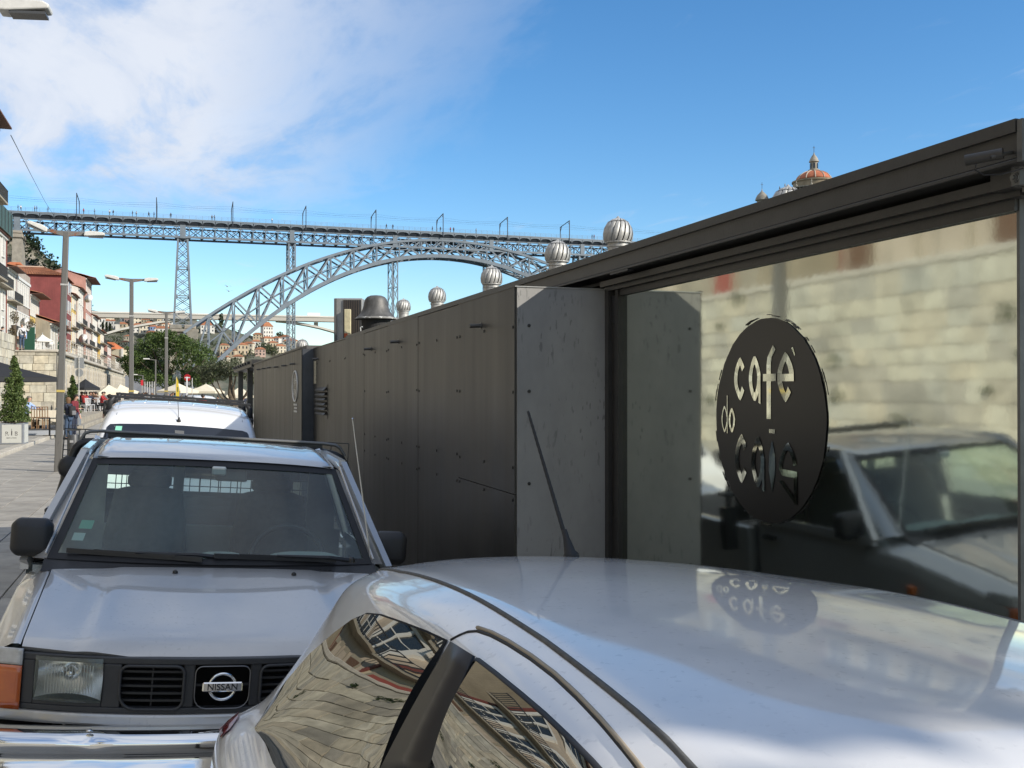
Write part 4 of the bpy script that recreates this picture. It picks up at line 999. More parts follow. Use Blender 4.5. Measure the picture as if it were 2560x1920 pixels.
    A = [loc(139, 1268), loc(162, 1196), loc(184, 1132), loc(190, 1120), loc(200, 1110), loc(214, 1105), loc(263, 1103)]
    B = [loc(806, 1130), loc(838, 1138), loc(852, 1146), loc(862, 1160), loc(880, 1216), loc(893, 1262)]
    A = [Vector((A[0].x - 0.01, A[0].y, 0.95))] + A
    B = B + [Vector((B[-1].x + 0.01, B[-1].y, 0.95))]
    MB().tube(A + B, 0.024, 12).build('roll_bar', M_blackm, t, smooth=60)
    for P in (A[1], B[-2]): MB().cbox(P.x - 0.055, P.x + 0.055, P.y - 0.055, P.y + 0.055, P.z - 0.03, P.z + 0.0, 0.008).build('roll_bar_clamp', M_blackm, t)
    for P in (A[0], B[-1]): MB().box(P.x - 0.045, P.x + 0.045, P.y - 0.045, P.y + 0.045, 0.85, A[1].z - 0.03).build('roll_bar_foot', M_blackm, t)
    p1, p2, p3, p4 = loc(270, 1080), loc(806, 1112), loc(806, 1130), loc(270, 1100)
    MB().prism([p1, p2, p3, p4], (0, 0.03, 0)).build('rack_board', M_blackm, t, fixn=True)
    top = [loc(196, 1112), loc(203, 1098), loc(213, 1083), loc(226, 1078.5), loc(254, 1077.5), loc(530, 1093), loc(808, 1109), loc(838, 1113), loc(850, 1120), loc(862, 1140)]
    MB().tube(top, 0.010, 8).build('rack_tube', mat('grey_tube', (0.16, 0.16, 0.155), 0.4, metal=0.4), t, smooth=60)
    c = loc(177, 1168); wl = MB().lathe([(0.02, 0.05), (0.062, 0.04), (0.074, 0.0), (0.070, -0.06), (0.03, -0.09)], c, 20, Matrix.Rotation(R(90), 3, 'X') @ Matrix.Rotation(R(0), 3, 'Z')).build('work_lamp', M_blackp, t, smooth=True)
    me = MB()
    for i in range(16): x = lerp(-0.86, 0.86, i/15); me.beam((x, 2.92, 1.0), (x, 2.92, 1.66), 0.006)
    for i in range(6): z = lerp(1.02, 1.66, i/5); me.beam((-0.86, 2.924, z), (0.86, 2.924, z), 0.006)
    me.build('bed_mesh_screen', M_blackm, t)
    MB().box(-0.78, 0.78, 3.0, 3.03, 1.02, 1.30).build('cargo_board', mat('dark_board', (0.05, 0.045, 0.04), 0.8, noise=0.3, nscale=6), t)
    MB().box(-0.78, 0.78, 3.04, 3.06, 1.385, 1.53).build('cargo_board', mat('dark_board', (0.05, 0.045, 0.04), 0.8, noise=0.3, nscale=6), t)
    for s in (-1, 1):
        wheel(t, s*0.72, 0.83, 0.34, 0.22, s); wheel(t, s*0.72, 3.72, 0.34, 0.22, s)
    MB().box(-0.6, 0.6, 0.2, 4.6, 0.25, 0.42).build('chassis', M_blackm, t)
    return t
pickup()

# ---------------------------------------------------------------- silver hatchback in front
def hatchback():
    X0, Y0 = 0.90, 1.43
    t = thing('hatchback_car', 'silver three-door hatchback with roof aerial, parked tail-first against the pickup', 'car', (X0, Y0, ground_z(X0)), (0, ROLL, 0))
    def sec(zc, zd, k=1.0, belt=1.05, wtop=0.0, low=0.28, sh=0.885):
        # k narrows the greenhouse; zd = height at the roof ditch
        return [(0, zc), (0.16*k, zc - 0.004), (0.32*k, zc - 0.014), (0.43*k, lerp(zc, zd, 0.70)), (0.478*k, zd + 0.0075), (0.500*k, zd), (0.522*k, zd - 0.009), (0.552*k, zd - 0.022),
                (0.585*k, zd - 0.044), (0.612*k, zd - 0.09), (lerp(0.66*k, sh - 0.14, 0.25), lerp(zd - 0.14, belt, 0.28)), (lerp(0.70*k, sh - 0.11, 0.5), lerp(zd - 0.14, belt, 0.6)), (sh - 0.115, belt + 0.022), (sh - 0.085, belt + 0.002), (sh - 0.045, belt - 0.012),
                (sh - 0.01, belt - 0.06), (sh, belt - 0.16), (sh - 0.002, 0.75), (sh - 0.01, 0.55), (sh - 0.05, low), (sh - 0.12, low - 0.04)]
    keys = [(1.91, 0.74, 0.72, 0.84, 0.68, 0.70), (1.88, 0.92, 0.895, 0.87, 0.85, 0.775), (1.82, 1.05, 1.02, 0.89, 0.94, 0.83), (1.72, 1.195, 1.16, 0.905, 0.99, 0.856), (1.60, 1.345, 1.305, 0.92, 1.022, 0.870), (1.50, 1.440, 1.395, 0.935, 1.038, 0.877), (1.40, 1.499, 1.449, 0.955, 1.046, 0.882), (1.29, 1.534, 1.487, 0.975, 1.05, 0.885), (1.0, 1.575, 1.532, 0.995, 1.05, 0.885),
            (0.7, 1.605, 1.567, 1, 1.05, 0.885), (0.35, 1.628, 1.594, 1, 1.05, 0.885), (0.0, 1.635, 1.600, 1, 1.05, 0.885), (-0.3, 1.630, 1.596, 1.02, 1.05, 0.885), (-0.52, 1.614, 1.581, 1.03, 1.05, 0.885), (-0.66, 1.560, 1.528, 1, 1.05, 0.885), (-0.80, 1.48, 1.44, 1.0, 1.05, 0.885), (-1.02, 1.28, 1.245, 1.06, 1.03, 0.885), (-1.25, 1.085, 1.06, 1.18, 1.0, 0.885), (-1.45, 1.02, 0.995, 1.24, 0.95, 0.885), (-1.75, 0.93, 0.90, 1.2, 0.87, 0.86), (-1.90, 0.80, 0.77, 1.1, 0.74, 0.80), (-1.95, 0.62, 0.60, 1.0, 0.58, 0.74)]
    st = []
    for i in range(len(keys) - 1):
        p0, p1, p2, p3 = keys[max(i-1, 0)], keys[i], keys[i+1], keys[min(i+2, len(keys)-1)]
        for q in range(2):
            f = q/2; v = [0.5*((2*b) + (c - a)*f + (2*a - 5*b + 4*c - d)*f*f + (3*b - a - 3*c + d)*f**3) for a, b, c, d in zip(p0, p1, p2, p3)]
            st.append((v[0], sec(v[1], v[2], v[3], v[4], sh=v[5])))
    v = keys[-1]; st.append((v[0], sec(v[1], v[2], v[3], v[4], sh=v[5])))
    m, k = loft([s for _, s in st], [y for y, _ in st])
    n = len(m.v); m.f.append(tuple(range(k))); m.f.append(tuple(reversed(range(n - k, n))))
    body = m.build('body', M_silver2, t, smooth=True, fixn=True, sub=2)
    bvh = eval_bvh([body]); Mi = world_mat(t).inverted()
    cast = lambda rows, off, nv=6: decal(bvh, Mi, rows, off, nv)
    M_qg = glass('quarter_glass', ior=1.75, base=0.34, refl=(1.0, 0.98, 0.92), body=(0.010, 0.012, 0.011))
    # rear quarter window: top edge from the tail forwards, bottom edge below
    top = [(652, 1812), (672, 1775), (722, 1704), (780, 1637), (844, 1582), (885, 1552), (919, 1538), (955, 1541), (1010, 1560), (1070, 1583), (1118, 1606)]
    bot = [(668, 1850), (676, 1872), (690, 1910), (715, 1950), (750, 1985), (780, 2005), (810, 2018), (850, 2020), (890, 2010), (925, 1990), (952, 1935)]
    # quarter window set ajar at the pillar hinge to turn its reflection onto the wall
    hf = bvh.ray_cast(CAM, ray(1035, 1770).normalized(), 20)[0]; nq = Vector((-0.871, -0.243, 0.4255)).normalized(); p0 = hf + nq*0.012
    def pane(top, bot, p0, nn, nv=10, bulge=0.0):
        g = MB(); n = len(top)
        for i in range(n):
            for j in range(nv + 1):
                px = lerp(top[i][0], bot[i][0], j/nv); py = lerp(top[i][1], bot[i][1], j/nv)
                q = at_plane(px, py, p0, nn); b = bulge*math.sin(math.pi*(0.1 + 0.8*j/nv))
                g.v.append(tuple(Mi @ (q + nn*b)))
        for i in range(n - 1):
            for j in range(nv): a = i*(nv+1) + j; g.f.append((a, a+1, a+nv+2, a+nv+1))
        return g
    cast(([(640, 1822), (668, 1770), (722, 1699), (780, 1632), (844, 1577), (885, 1548), (919, 1533), (955, 1536), (1010, 1555), (1070, 1578), (1122, 1602)], bot), 0.002, 8).build('window_opening', mat('black_void', (0.006, 0.006, 0.006), 0.9), t, smooth=True, fixn=True)
    pane(top, bot, p0, nq, 10, 0.02).build('quarter_window', M_qg, t, smooth=True, fixn=True)
    def outline(pts, r, off, nm, mt, close=False):
        P = []
        for px, py in pts:
            d = ray(px, py).normalized(); h = bvh.ray_cast(CAM, d, 20)
            if h[0] is not None: P.append(Mi @ (h[0] + (h[1] if h[1].dot(d) < 0 else -h[1]) * off))
        if close: P.append(P[0])
        return MB().tube(P, r, 6).build(nm, mt, t, smooth=True)
    # black pillar cover and door window
    nb = Vector((-0.885, -0.06, 0.46)).normalized(); hb_ = bvh.ray_cast(CAM, ray(1065, 1775).normalized(), 20)[0]
    pane([(1127, 1604), (1182, 1638)], [(945, 1935), (1062, 1940)], hb_ + nb*0.022, nb, 8, 0.004).build('pillar_cover', mat('brown_black_trim', (0.018, 0.016, 0.015), 0.38), t, smooth=True, fixn=True, solid=0.006)
    dt = [(1195, 1655), (1240, 1690), (1300, 1740), (1360, 1792), (1420, 1850), (1480, 1912), (1530, 1970)]
    db = [(1085, 1900), (1110, 1960), (1150, 2010), (1210, 2060), (1290, 2100), (1380, 2120), (1470, 2120)]
    cast((dt, db), 0.001, 8).build('window_opening', mat('black_void', (0.006, 0.006, 0.006), 0.9), t, smooth=True, fixn=True)
    nd = Vector((-0.87, -0.09, 0.48)).normalized(); hd = bvh.ray_cast(CAM, ray(1330, 1860).normalized(), 20)[0]
    pane(dt, db, hd + nd*0.016, nd, 8, 0.012).build('door_window', M_qg, t, smooth=True, fixn=True)
    outline([(1062, 1940)] + [(1188, 1648)] + dt, 0.006, 0.002, 'door_window_seal', M_rubber)
    # door shut line with its soft seal
    gap = [(1128, 1600), (1150, 1588), (1170, 1580), (1195, 1578), (1230, 1590), (1272, 1612), (1330, 1649), (1388, 1693), (1446, 1747), (1504, 1808), (1550, 1862), (1592, 1914), (1640, 1978)]
    outline(gap, 0.0038, -0.001, 'door_shut_line', M_rubber)
    outline([(x - 1, y - 8) for x, y in gap[3:]], 0.0035, 0.001, 'door_edge_seal', mat('sand_sealant', (0.34, 0.28, 0.20), 0.6))
    # roof ditch mouldings both sides
    for s in (-1, 1):
        P = []
        for y in [1.38 - 0.0825*q for q in range(25)]:
            kk = 1.0 - 0.10*max(0, y - 0.98)**1.0*1.05 + 0.055*max(0, -0.02 - y)
            w = t.matrix_world @ Vector((s*0.500*kk, y, 2.2)); d = (t.matrix_world.to_3x3() @ Vector((0, 0, -1))); h = bvh.ray_cast(w, d, 3)
            P.append(Mi @ h[0])
        MB().tube(P, 0.0048, 6).build('roof_moulding', mat('dusty_rubber', (0.10, 0.098, 0.092), 0.8, noise=0.3, nscale=60), t, smooth=True)
    # tail lamp wraps the rear corner
    cast(([(599, 1784), (575, 1803), (552, 1826), (538, 1843)], [(596, 1800), (578, 1826), (556, 1846), (531, 1866)]), 0.006, 4).build('tail_lamp', mat('red_lens', (0.30, 0.02, 0.025), 0.15, coat=1.0), t, smooth=True, fixn=True)
    # rear window, windscreen, far-side windows lie on the body shell
    def shell(pts, nm, mt, off=0.004):
        P = []
        for o, d in pts:
            w = t.matrix_world @ Vector(o); dd = t.matrix_world.to_3x3() @ Vector(d); h = bvh.ray_cast(w, dd.normalized(), 4)
            nn = h[1] if h[1].dot(dd) < 0 else -h[1]; P.append(Mi @ (h[0] + nn*off))
        return P
    for nm, y0, y1, z0, z1, d in (('rear_window', 0, 0, 1.10, 1.42, -1), ('windscreen', 0, 0, 1.13, 1.50, 1)):
        g = MB(); nu, nv = 12, 6; rows = []
        for i in range(nu + 1):
            x = lerp(-0.5, 0.5, i/nu)
            g.v.extend([tuple(p) for p in shell([((x, -3*d, lerp(z0, z1, j/nv)), (0, d, 0)) for j in range(nv + 1)], nm, None)])
        for i in range(nu):
            for j in range(nv): a = i*(nv+1) + j; g.f.append((a, a+nv+1, a+nv+2, a+1))
        g.build(nm, M_qg, t, smooth=True, fixn=True)
    for nm, ya, yb in (('quarter_window', 0.28, 1.2), ('door_window', -0.85, 0.14)):
        g = MB(); nu, nv = 10, 5
        for i in range(nu + 1):
            y = lerp(ya, yb, i/nu); zt = 1.47 - (0.16*max(0, y - 0.8)/0.4) - (0.28*max(0, -0.45 - y)/0.4)
            g.v.extend([tuple(p) for p in shell([((3, y, lerp(1.09, zt, j/nv)), (-1, 0, 0)) for j in range(nv + 1)], nm, None)])
        for i in range(nu):
            for j in range(nv): a = i*(nv+1) + j; g.f.append((a, a+nv+1, a+nv+2, a+1))
        g.build(nm, M_qg, t, smooth=True, fixn=True)
    # roof aerial leaning back, with its foot
    d = ray(1425, 1391).normalized(); 
    w = t.matrix_world @ Vector((0.0, 1.135, 2.2)); h = bvh.ray_cast(w, t.matrix_world.to_3x3() @ Vector((0, 0, -1)), 3); base = Mi @ h[0]
    tip = Mi @ at_Y(1320, 1028, (t.matrix_world @ base).y + 0.16)
    a0 = Vector(base); ax = (tip - a0)
    ft = MB().lathe([(0.022, -0.006), (0.022, 0.004), (0.016, 0.012), (0.009, 0.05), (0.007, 0.075)], a0, 16, Matrix.Rotation(ax.angle(Vector((0, 0, 1)))*0.9, 3, Vector((0, 0, 1)).cross(ax).normalized())).build('aerial', M_rubber, t, smooth=True)
    n = 40; pts = [a0 + ax*lerp(0.13, 1.0, i/n) for i in range(n+1)]
    MB().tube(pts, [lerp(0.0058, 0.0034, i/n) + (0.0006 if i % 2 else 0) for i in range(n+1)], 8).build('aerial_mast', M_rubber, ft)
    for s in (-1, 1):
        wheel(t, s*0.79, 1.22, 0.30, 0.19, s); wheel(t, s*0.79, -1.28, 0.30, 0.19, s)
        MB().cbox(*sorted((s*0.90, s*1.02)), -0.72, -0.60, 1.0, 1.13, 0.02).build('mirror', M_silver2, t, bevel=0.02)
    # bumper
    MB().grid(lambda u, v: (lerp(-0.86, 0.86, u), 1.93 - 0.13*abs(u*2-1)**4 + 0.02*math.sin(v*math.pi), lerp(0.35, 0.66, v)), 24, 4).build('rear_bumper', M_silver2, t, smooth=True)
    return t
HATCH = hatchback()

# ---------------------------------------------------------------- white van behind
def van():
    X0, Y0 = -0.07, 9.35
    t = thing('white_van', 'white panel van with black roof bars, parked behind the pickup', 'van', (X0, Y0, ground_z(X0)), (0, ROLL, 0))
    def sec(zt, w, zs, belt, sh=0.83, low=0.3):
        w *= 1.07; sh *= 1.06
        return [(0, zt), (w*0.4, zt - 0.006), (w*0.75, zt - 0.022), (w*0.92, zt - 0.042), (w, zs), (lerp(w, sh, 0.3), lerp(zs, belt, 0.30)), (lerp(w, sh, 0.65), lerp(zs, belt, 0.65)), (sh - 0.02, belt), (sh, belt - 0.06), (sh + 0.01, 0.75), (sh, 0.5), (sh - 0.04, low)]
    st = [(0.0, sec(0.62, 0.60, 0.58, 0.52, 0.70)), (0.05, sec(0.80, 0.64, 0.76, 0.70, 0.78)), (0.3, sec(0.93, 0.66, 0.90, 0.84, 0.82)), (0.78, sec(1.05, 0.70, 1.02, 0.96)),
          (1.22, sec(1.58, 0.685, 1.50, 1.05)), (1.42, sec(1.70, 0.675, 1.60, 1.08)), (1.70, sec(1.775, 0.67, 1.665, 1.08)), (2.1, sec(1.815, 0.675, 1.70, 1.08)), (2.6, sec(1.83, 0.68, 1.71, 1.08)), (3.4, sec(1.825, 0.68, 1.705, 1.08)), (3.95, sec(1.79, 0.67, 1.67, 1.06)), (4.05, sec(1.6, 0.66, 1.5, 1.0))]
    m, k = loft([s for _, s in st], [y for y, _ in st]); n = len(m.v); m.f.append(tuple(range(k))); m.f.append(tuple(reversed(range(n - k, n))))
    body = m.build('body', M_white_paint, t, smooth=True, fixn=True, sub=2)
    bvh = eval_bvh([body]); Mi = world_mat(t).inverted()
    M_vs = glass('van_windscreen', ior=1.5, base=0.06, body=(0.014, 0.018, 0.028), refl=(0.9, 0.95, 1.0))
    top = [(268, 1068), (276, 1061), (300, 1060), (380, 1061), (460, 1065), (540, 1071), (605, 1078), (617, 1082), (621, 1088)]
    bot = [(246, 1130), (250, 1170), (290, 1185), (380, 1190), (460, 1195), (540, 1200), (615, 1205), (632, 1180), (632, 1140)]
    ws = decal(bvh, Mi, (top, bot), 0.006, 8).build('windscreen', M_vs, t, smooth=True, fixn=True)
    st = decal(bvh, Mi, ([(290, 1066.5), (306, 1067)], [(286.5, 1082), (303, 1082.5)]), 0.010, 2).build('green_sticker', mat('green_sticker', (0.25, 0.62, 0.45), 0.6), t, fixn=True)
    decal(bvh, Mi, ([(437, 1077), (460, 1079)], [(437, 1085), (460, 1087)]), 0.010, 2).build('mirror_foot', mat('grey_tube', (0.16, 0.16, 0.155), 0.4), t, fixn=True)
    # roof panel grooves
    for s in (-1, 1):
        P = []
        for y in (1.25, 1.45, 1.7, 2.0, 2.5, 3.2, 3.9):
            h = bvh.ray_cast(t.matrix_world @ Vector((s*0.60, y, 2.3)), t.matrix_world.to_3x3() @ Vector((0, 0, -1)), 3); P.append(Mi @ h[0])
        MB().tube(P, 0.005, 6).build('roof_groove', mat('groove_grey', (0.35, 0.36, 0.37), 0.5), t)
    for x in (-0.36, -0.12, 0.12, 0.36):
        P = []
        for y in (1.95, 2.3, 2.8, 3.3, 3.8):
            h = bvh.ray_cast(t.matrix_world @ Vector((x, y, 2.3)), t.matrix_world.to_3x3() @ Vector((0, 0, -1)), 3); P.append(Mi @ h[0])
        MB().tube(P, 0.009, 6).build('roof_rib', M_white_paint, t)
    P = []
    for i in range(13):
        x = lerp(-0.60, 0.60, i/12); h = bvh.ray_cast(t.matrix_world @ Vector((x, 1.72 + 0.02*(x/0.6)**2, 2.3)), t.matrix_world.to_3x3() @ Vector((0, 0, -1)), 3); P.append(Mi @ h[0])
    MB().tube(P, 0.004, 6).build('roof_seam', MATS['groove_grey'], t)
    for y in (1.82, 2.95):
        zb = 1.858 if y > 2 else 1.835
        MB().cbox(-0.70, 0.70, y - 0.02, y + 0.02, zb - 0.014, zb + 0.014, 0.006).build('roof_bar', M_blackm, t)
        for s in (-1, 1):
            MB().tube([(s*0.655, y, zb - 0.0), (s*0.69, y, zb - 0.05), (s*0.705, y - 0.01, zb - 0.15)], [0.022, 0.026, 0.03], 8).build('bar_foot', M_blackp, t, smooth=True)
            MB().cbox(s*0.70 - 0.035, s*0.70 + 0.035, y - 0.05, y + 0.05, zb - 0.22, zb - 0.14, 0.012).build('bar_clamp', M_blackp, t)
    h = bvh.ray_cast(CAM, ray(447, 1053).normalized(), 30); b = Mi @ h[0]; tp = Mi @ at_Y(445, 1005, h[0].y + 0.25)
    ae = MB().lathe([(0.022, -0.006), (0.020, 0.006), (0.010, 0.025), (0.006, 0.04)], b, 12).build('aerial', M_rubber, t, smooth=True)
    MB().tube([b, b.lerp(tp, 0.5), tp], 0.0028, 6).build('aerial_mast', M_rubber, ae)
    for s in (-1, 1):
        wheel(t, s*0.74, 0.75, 0.30, 0.19, s); wheel(t, s*0.74, 3.3, 0.30, 0.19, s)
        MB().cbox(*sorted((s*0.86, s*1.02)), 0.98, 1.08, 1.0, 1.2, 0.03).build('mirror', M_blackp, t, bevel=0.02)
        MB().box(*sorted((s*0.45, s*0.72)), -0.01, 0.06, 0.62, 0.74).build('headlight', mat('headlight_reflector', (0.95, 0.95, 0.93), 0.24, metal=1.0), t)
        MB().add([(s*0.822, 1.35, 1.1), (s*0.822, 2.15, 1.1), (s*0.745, 2.15, 1.52), (s*0.755, 1.55, 1.48)], [(0, 1, 2, 3)]).build('door_window', M_vs, t, solid=0.01)
    MB().cbox(-0.80, 0.80, -0.06, 0.1, 0.28, 0.55, 0.03).build('front_bumper', M_blackp, t)
van()

# ================================================================== BRIDGES
M_iron = mat('blue_grey_iron', (0.17, 0.20, 0.23), 0.5, metal=0.1, noise=0.15, nscale=0.6)
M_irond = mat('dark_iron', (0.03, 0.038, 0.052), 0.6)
M_granite = stone_mat('granite_masonry', [(0.30, 0.27, 0.22), (0.36, 0.32, 0.26), (0.27, 0.25, 0.21)], 0.25)
BY = 346.0; BW = 7.0
def iron_bridge():
    t = thing('iron_arch_bridge', 'blue-grey iron arch bridge with lattice deck crossing high above the river', 'bridge', (88.5, BY, 0), world=True)
    O = Vector((88.5, BY, 0)); x0, x1 = -64.0, 236.0
    MB().box(x0, x1, BY - 1.2, BY + BW + 1.2, 56.75, 57.2).build('deck', M_iron, t)
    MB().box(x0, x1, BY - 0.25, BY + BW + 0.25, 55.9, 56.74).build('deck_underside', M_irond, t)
    for y in (BY, BY + BW):
        MB().box(x0, x1, y - 0.25, y + 0.25, 51.2, 51.85).build('bottom_chord', M_iron, t)
        MB().box(x0, x1, y - 0.2, y + 0.2, 54.9, 55.3).build('top_chord', M_iron, t)
    # scalloped brackets under the footway
    b = MB(); n = 10
    for i in range(n):
        a0, a1 = math.pi*i/n, math.pi*(i+1)/n
        xa, xb = 2 - 1.9*math.cos(a0), 2 - 1.9*math.cos(a1); za, zb = 55.3 + 1.12*math.sin(a0)**0.5, 55.3 + 1.12*math.sin(a1)**0.5
        b.add([(xa, -1.15, za), (xb, -1.15, zb), (xb, -1.15, 56.75), (xa, -1.15, 56.75)], [(0, 1, 2, 3)])
    bm = b.mesh('footway_bracket'); bm.materials.append(M_iron)
    sof = MB().add([(0.1, -1.1, 56.6), (3.9, -1.1, 56.6), (3.9, 0.0, 54.9), (0.1, 0.0, 54.9)], [(0, 1, 2, 3)]).mesh('bracket_shadow_plate'); sof.materials.append(M_irond)  # shade of the recess, made as a dark plate behind the scallop
    br = MB().beam((0, 0, 51.8), (4, 0, 55.0), 0.24, 0.24).beam((0, 0, 55.0), (4, 0, 51.8), 0.24, 0.24).beam((0, 0, 51.8), (0, 0, 55.0), 0.34, 0.34)
    brm = br.mesh('lattice_bay'); brm.materials.append(mat('lattice_iron', (0.13, 0.17, 0.215), 0.55))
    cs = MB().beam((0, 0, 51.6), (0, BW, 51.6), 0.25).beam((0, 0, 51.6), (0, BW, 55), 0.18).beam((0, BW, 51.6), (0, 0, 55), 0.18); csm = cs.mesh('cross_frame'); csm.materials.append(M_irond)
    for i in range(75):
        x = x0 + 4*i
        share(bm, 'footway_bracket', t, Vector((x, BY, 0)) - O); share(sof, 'bracket_shade_plate', t, Vector((x, BY, 0)) - O)
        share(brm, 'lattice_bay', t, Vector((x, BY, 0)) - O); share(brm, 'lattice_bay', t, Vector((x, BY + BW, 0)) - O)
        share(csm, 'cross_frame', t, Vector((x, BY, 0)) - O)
    for y in (BY - 1.15, BY + BW + 1.15):
        r = MB()
        for i in range(151): r.beam((x0 + 2*i, y, 57.2), (x0 + 2*i, y, 58.35), 0.06)
        for z in (57.55, 57.95, 58.35): r.beam((x0, y, z), (x1, y, z), 0.05)
        r.build('railing', M_iron, t)
    # catenary portals and wires
    pm = MB().beam((0, -1.25, 55.5), (0, -1.25, 63.6), 0.24).beam((0, BW + 1.0, 57.2), (0, BW + 1.0, 62.6), 0.24).beam((0, -1.25, 63.5), (0, BW + 1.0, 62.5), 0.2).beam((0, -1.25, 62.2), (0, 0.6, 63.25), 0.14).beam((0, BW + 1.0, 60.8), (0, BW - 0.4, 62.5), 0.16).mesh('catenary_portal')
    pm.materials.append(M_irond)
    for k in range(11): share(pm, 'catenary_portal', t, Vector((-53 + 23.5*k, BY, 0)) - O)
    wz = MB()
    for y in (BY + 1.8, BY + 5.2):
        for k in range(10): wz.tube([(-53 + 23.5*(k + f), y, 62.6 - 0.7*math.sin(math.pi*f)) for f in (0, .25, .5, .75, 1)], 0.018, 4)
        wz.beam((x0, y, 61.4), (x1, y, 61.4), 0.028)
    wz.build('catenary_wire', M_irond, t)
    # arch: two ribs of trussed chords, spread towards the springings
    ax, hs = 88.5, 86.2
    up = lambda u: 54.4 - 12.0*(abs(u)/51.1)**1.99
    lo = lambda u: 48.9 - 16.7*(abs(u)/51.1)**2.05
    N = 22; us = [-hs + 2*hs*i/N for i in range(N + 1)]
    def ry(u, side): return BY + BW/2 + side*(3.3 + 5.0*(abs(u)/hs)**2)
    for side in (-1, 1):
        fine = [-hs + 2*hs*i/88 for i in range(89)]
        for nm, fn, w, h in (('upper_chord', up, 0.9, 0.8), ('lower_chord', lo, 1.1, 1.2)):
            c = MB()
            for a, bb in zip(fine[:-1], fine[1:]): c.beam((ax + a, ry(a, side), fn(a)), (ax + bb + 0.02, ry(bb, side), fn(bb)), w, h)
            c.build(nm, M_iron, t)
        c = MB(); mid = lambda u: (up(u) + lo(u))/2
        for a, bb in zip(us[:-1], us[1:]): c.beam((ax + a, ry(a, side), mid(a)), (ax + bb, ry(bb, side), mid(bb)), 0.28, 0.28)
        c.build('middle_chord', M_iron, t)
        for i in range(N):
            a, bb = us[i], us[i+1]; ya, yb = ry(a, side), ry(bb, side)
            m = MB().beam((ax + a, ya, up(a)), (ax + bb, yb, lo(bb)), 0.42, 0.5).beam((ax + a, ya, lo(a)), (ax + bb, yb, up(bb)), 0.42, 0.5)
            m.build('arch_brace', M_iron, t)
            MB().beam((ax + a, ya, lo(a)), (ax + a, ya, up(a)), 0.42, 0.5).build('arch_post', M_iron, t)
    for i in range(N + 1):
        u = us[i]; m = MB()
        for z in (up(u), lo(u)): m.beam((ax + u, ry(u, -1), z), (ax + u, ry(u, 1), z), 0.4)
        m.beam((ax + u, ry(u, -1), up(u)), (ax + u, ry(u, 1), lo(u)), 0.22).beam((ax + u, ry(u, -1), lo(u)), (ax + u, ry(u, 1), up(u)), 0.22)
        m.build('rib_tie', mat('shaded_iron', (0.19, 0.24, 0.30), 0.55), t)
        if i < N:
            v = us[i+1]; m = MB()
            for f in (up, lo): m.beam((ax + u, ry(u, -1), f(u)), (ax + v, ry(v, 1), f(v)), 0.2).beam((ax + u, ry(u, 1), f(u)), (ax + v, ry(v, -1), f(v)), 0.2)
            m.build('wind_brace', MATS['shaded_iron'], t)
    def tower(x, z0, z1, wb, wt, db, dt, nm, k=6, leg=0.45, dg=0.14):
        m = MB(); c = BY + BW/2
        def P(i, s, q): f = i/k; return Vector((x + s*lerp(wb, wt, f)/2, c + q*lerp(db, dt, f)/2, lerp(z0, z1, f)))
        for s in (-1, 1):
            for q in (-1, 1): m.beam(P(0, s, q), P(k, s, q), leg)
        for i in range(k):
            for q in (-1, 1):
                m.beam(P(i, -1, q), P(i+1, 1, q), dg); m.beam(P(i, 1, q), P(i+1, -1, q), dg)
                m.beam(P(i, q, -1), P(i+1, q, 1), dg); m.beam(P(i, q, 1), P(i+1, q, -1), dg)
            if i % 3 == 0:
                for q in (-1, 1): m.beam(P(i, -1, q), P(i, 1, q), dg*1.6); m.beam(P(i, q, -1), P(i, q, 1), dg*1.6)
        for q in (-1, 1): m.beam(P(k, -1, q), P(k, 1, q), leg); m.beam(P(k, q, -1), P(k, q, 1), leg)
        return m.build(nm, M_iron, t)
    tower(2.0, 23.2, 51.2, 5.4, 2.9, 8.6, 6.2, 'iron_pier', 9, 0.62, 0.2)
    tower(175.0, 23.2, 51.2, 5.4, 2.9, 8.6, 6.2, 'iron_pier', 9, 0.62, 0.2)
    for x in (36.6, 71.3, 105.9, 140.5):
        if up(x - ax) < 50.5: tower(x, up(x - ax), 51.2, 2.0, 2.0, 7.0, 6.4, 'spandrel_pier', 3, 0.5, 0.16)
        tower(x, 9.5, lo(x - ax), 1.9, 1.9, 7.4, 7.0, 'deck_hanger', 8, 0.34, 0.12)
        m = MB().box(x - 0.75, x + 0.75, BY - 0.3, BY + 0.35, 51.2, 55.4); m.build('bearing_post', M_iron, t)
    for x in (2.0, -46.5): MB().box(x - 0.9, x + 0.9, BY - 0.32, BY + 0.3, 51.1, 55.4).build('bearing_post', M_iron, t)
    MB().box(-8, 182, BY - 1, BY + BW + 1, 8.2, 9.5).build('lower_deck', M_iron, t)
    # masonry
    for x, w, zt, d in ((2.0, 9.0, 22.9, 14), (175, 9.0, 22.9, 14)):
        m = MB().cbox(x - w/2 + 0.4, x + w/2 - 0.4, BY + BW/2 - d/2 + .4, BY + BW/2 + d/2 - .4, -6, zt - 2.2, 0.2); m.build('abutment', M_granite, t)
        MB().cbox(x - w/2 - 0.4, x + w/2 + 0.4, BY + BW/2 - d/2 - .4, BY + BW/2 + d/2 + .4, zt - 2.2, zt - 1.2, 0.2).build('abutment_cornice', M_granite, t)
        for dx in (-2.2, 2.2):
            MB().cbox(x + dx - 1.9, x + dx + 1.9, BY - 2.2, BY + BW + 2.2, zt - 1.2, zt + 0.3, 0.3).build('pier_plinth', M_granite, t)
        MB().cbox(x + 1.0, x + 4.6, BY - 4.2, BY - 2.6, -2, zt - 1.3, 0.15).build('buttress', M_granite, t)
    m = MB(); c = BY + BW/2
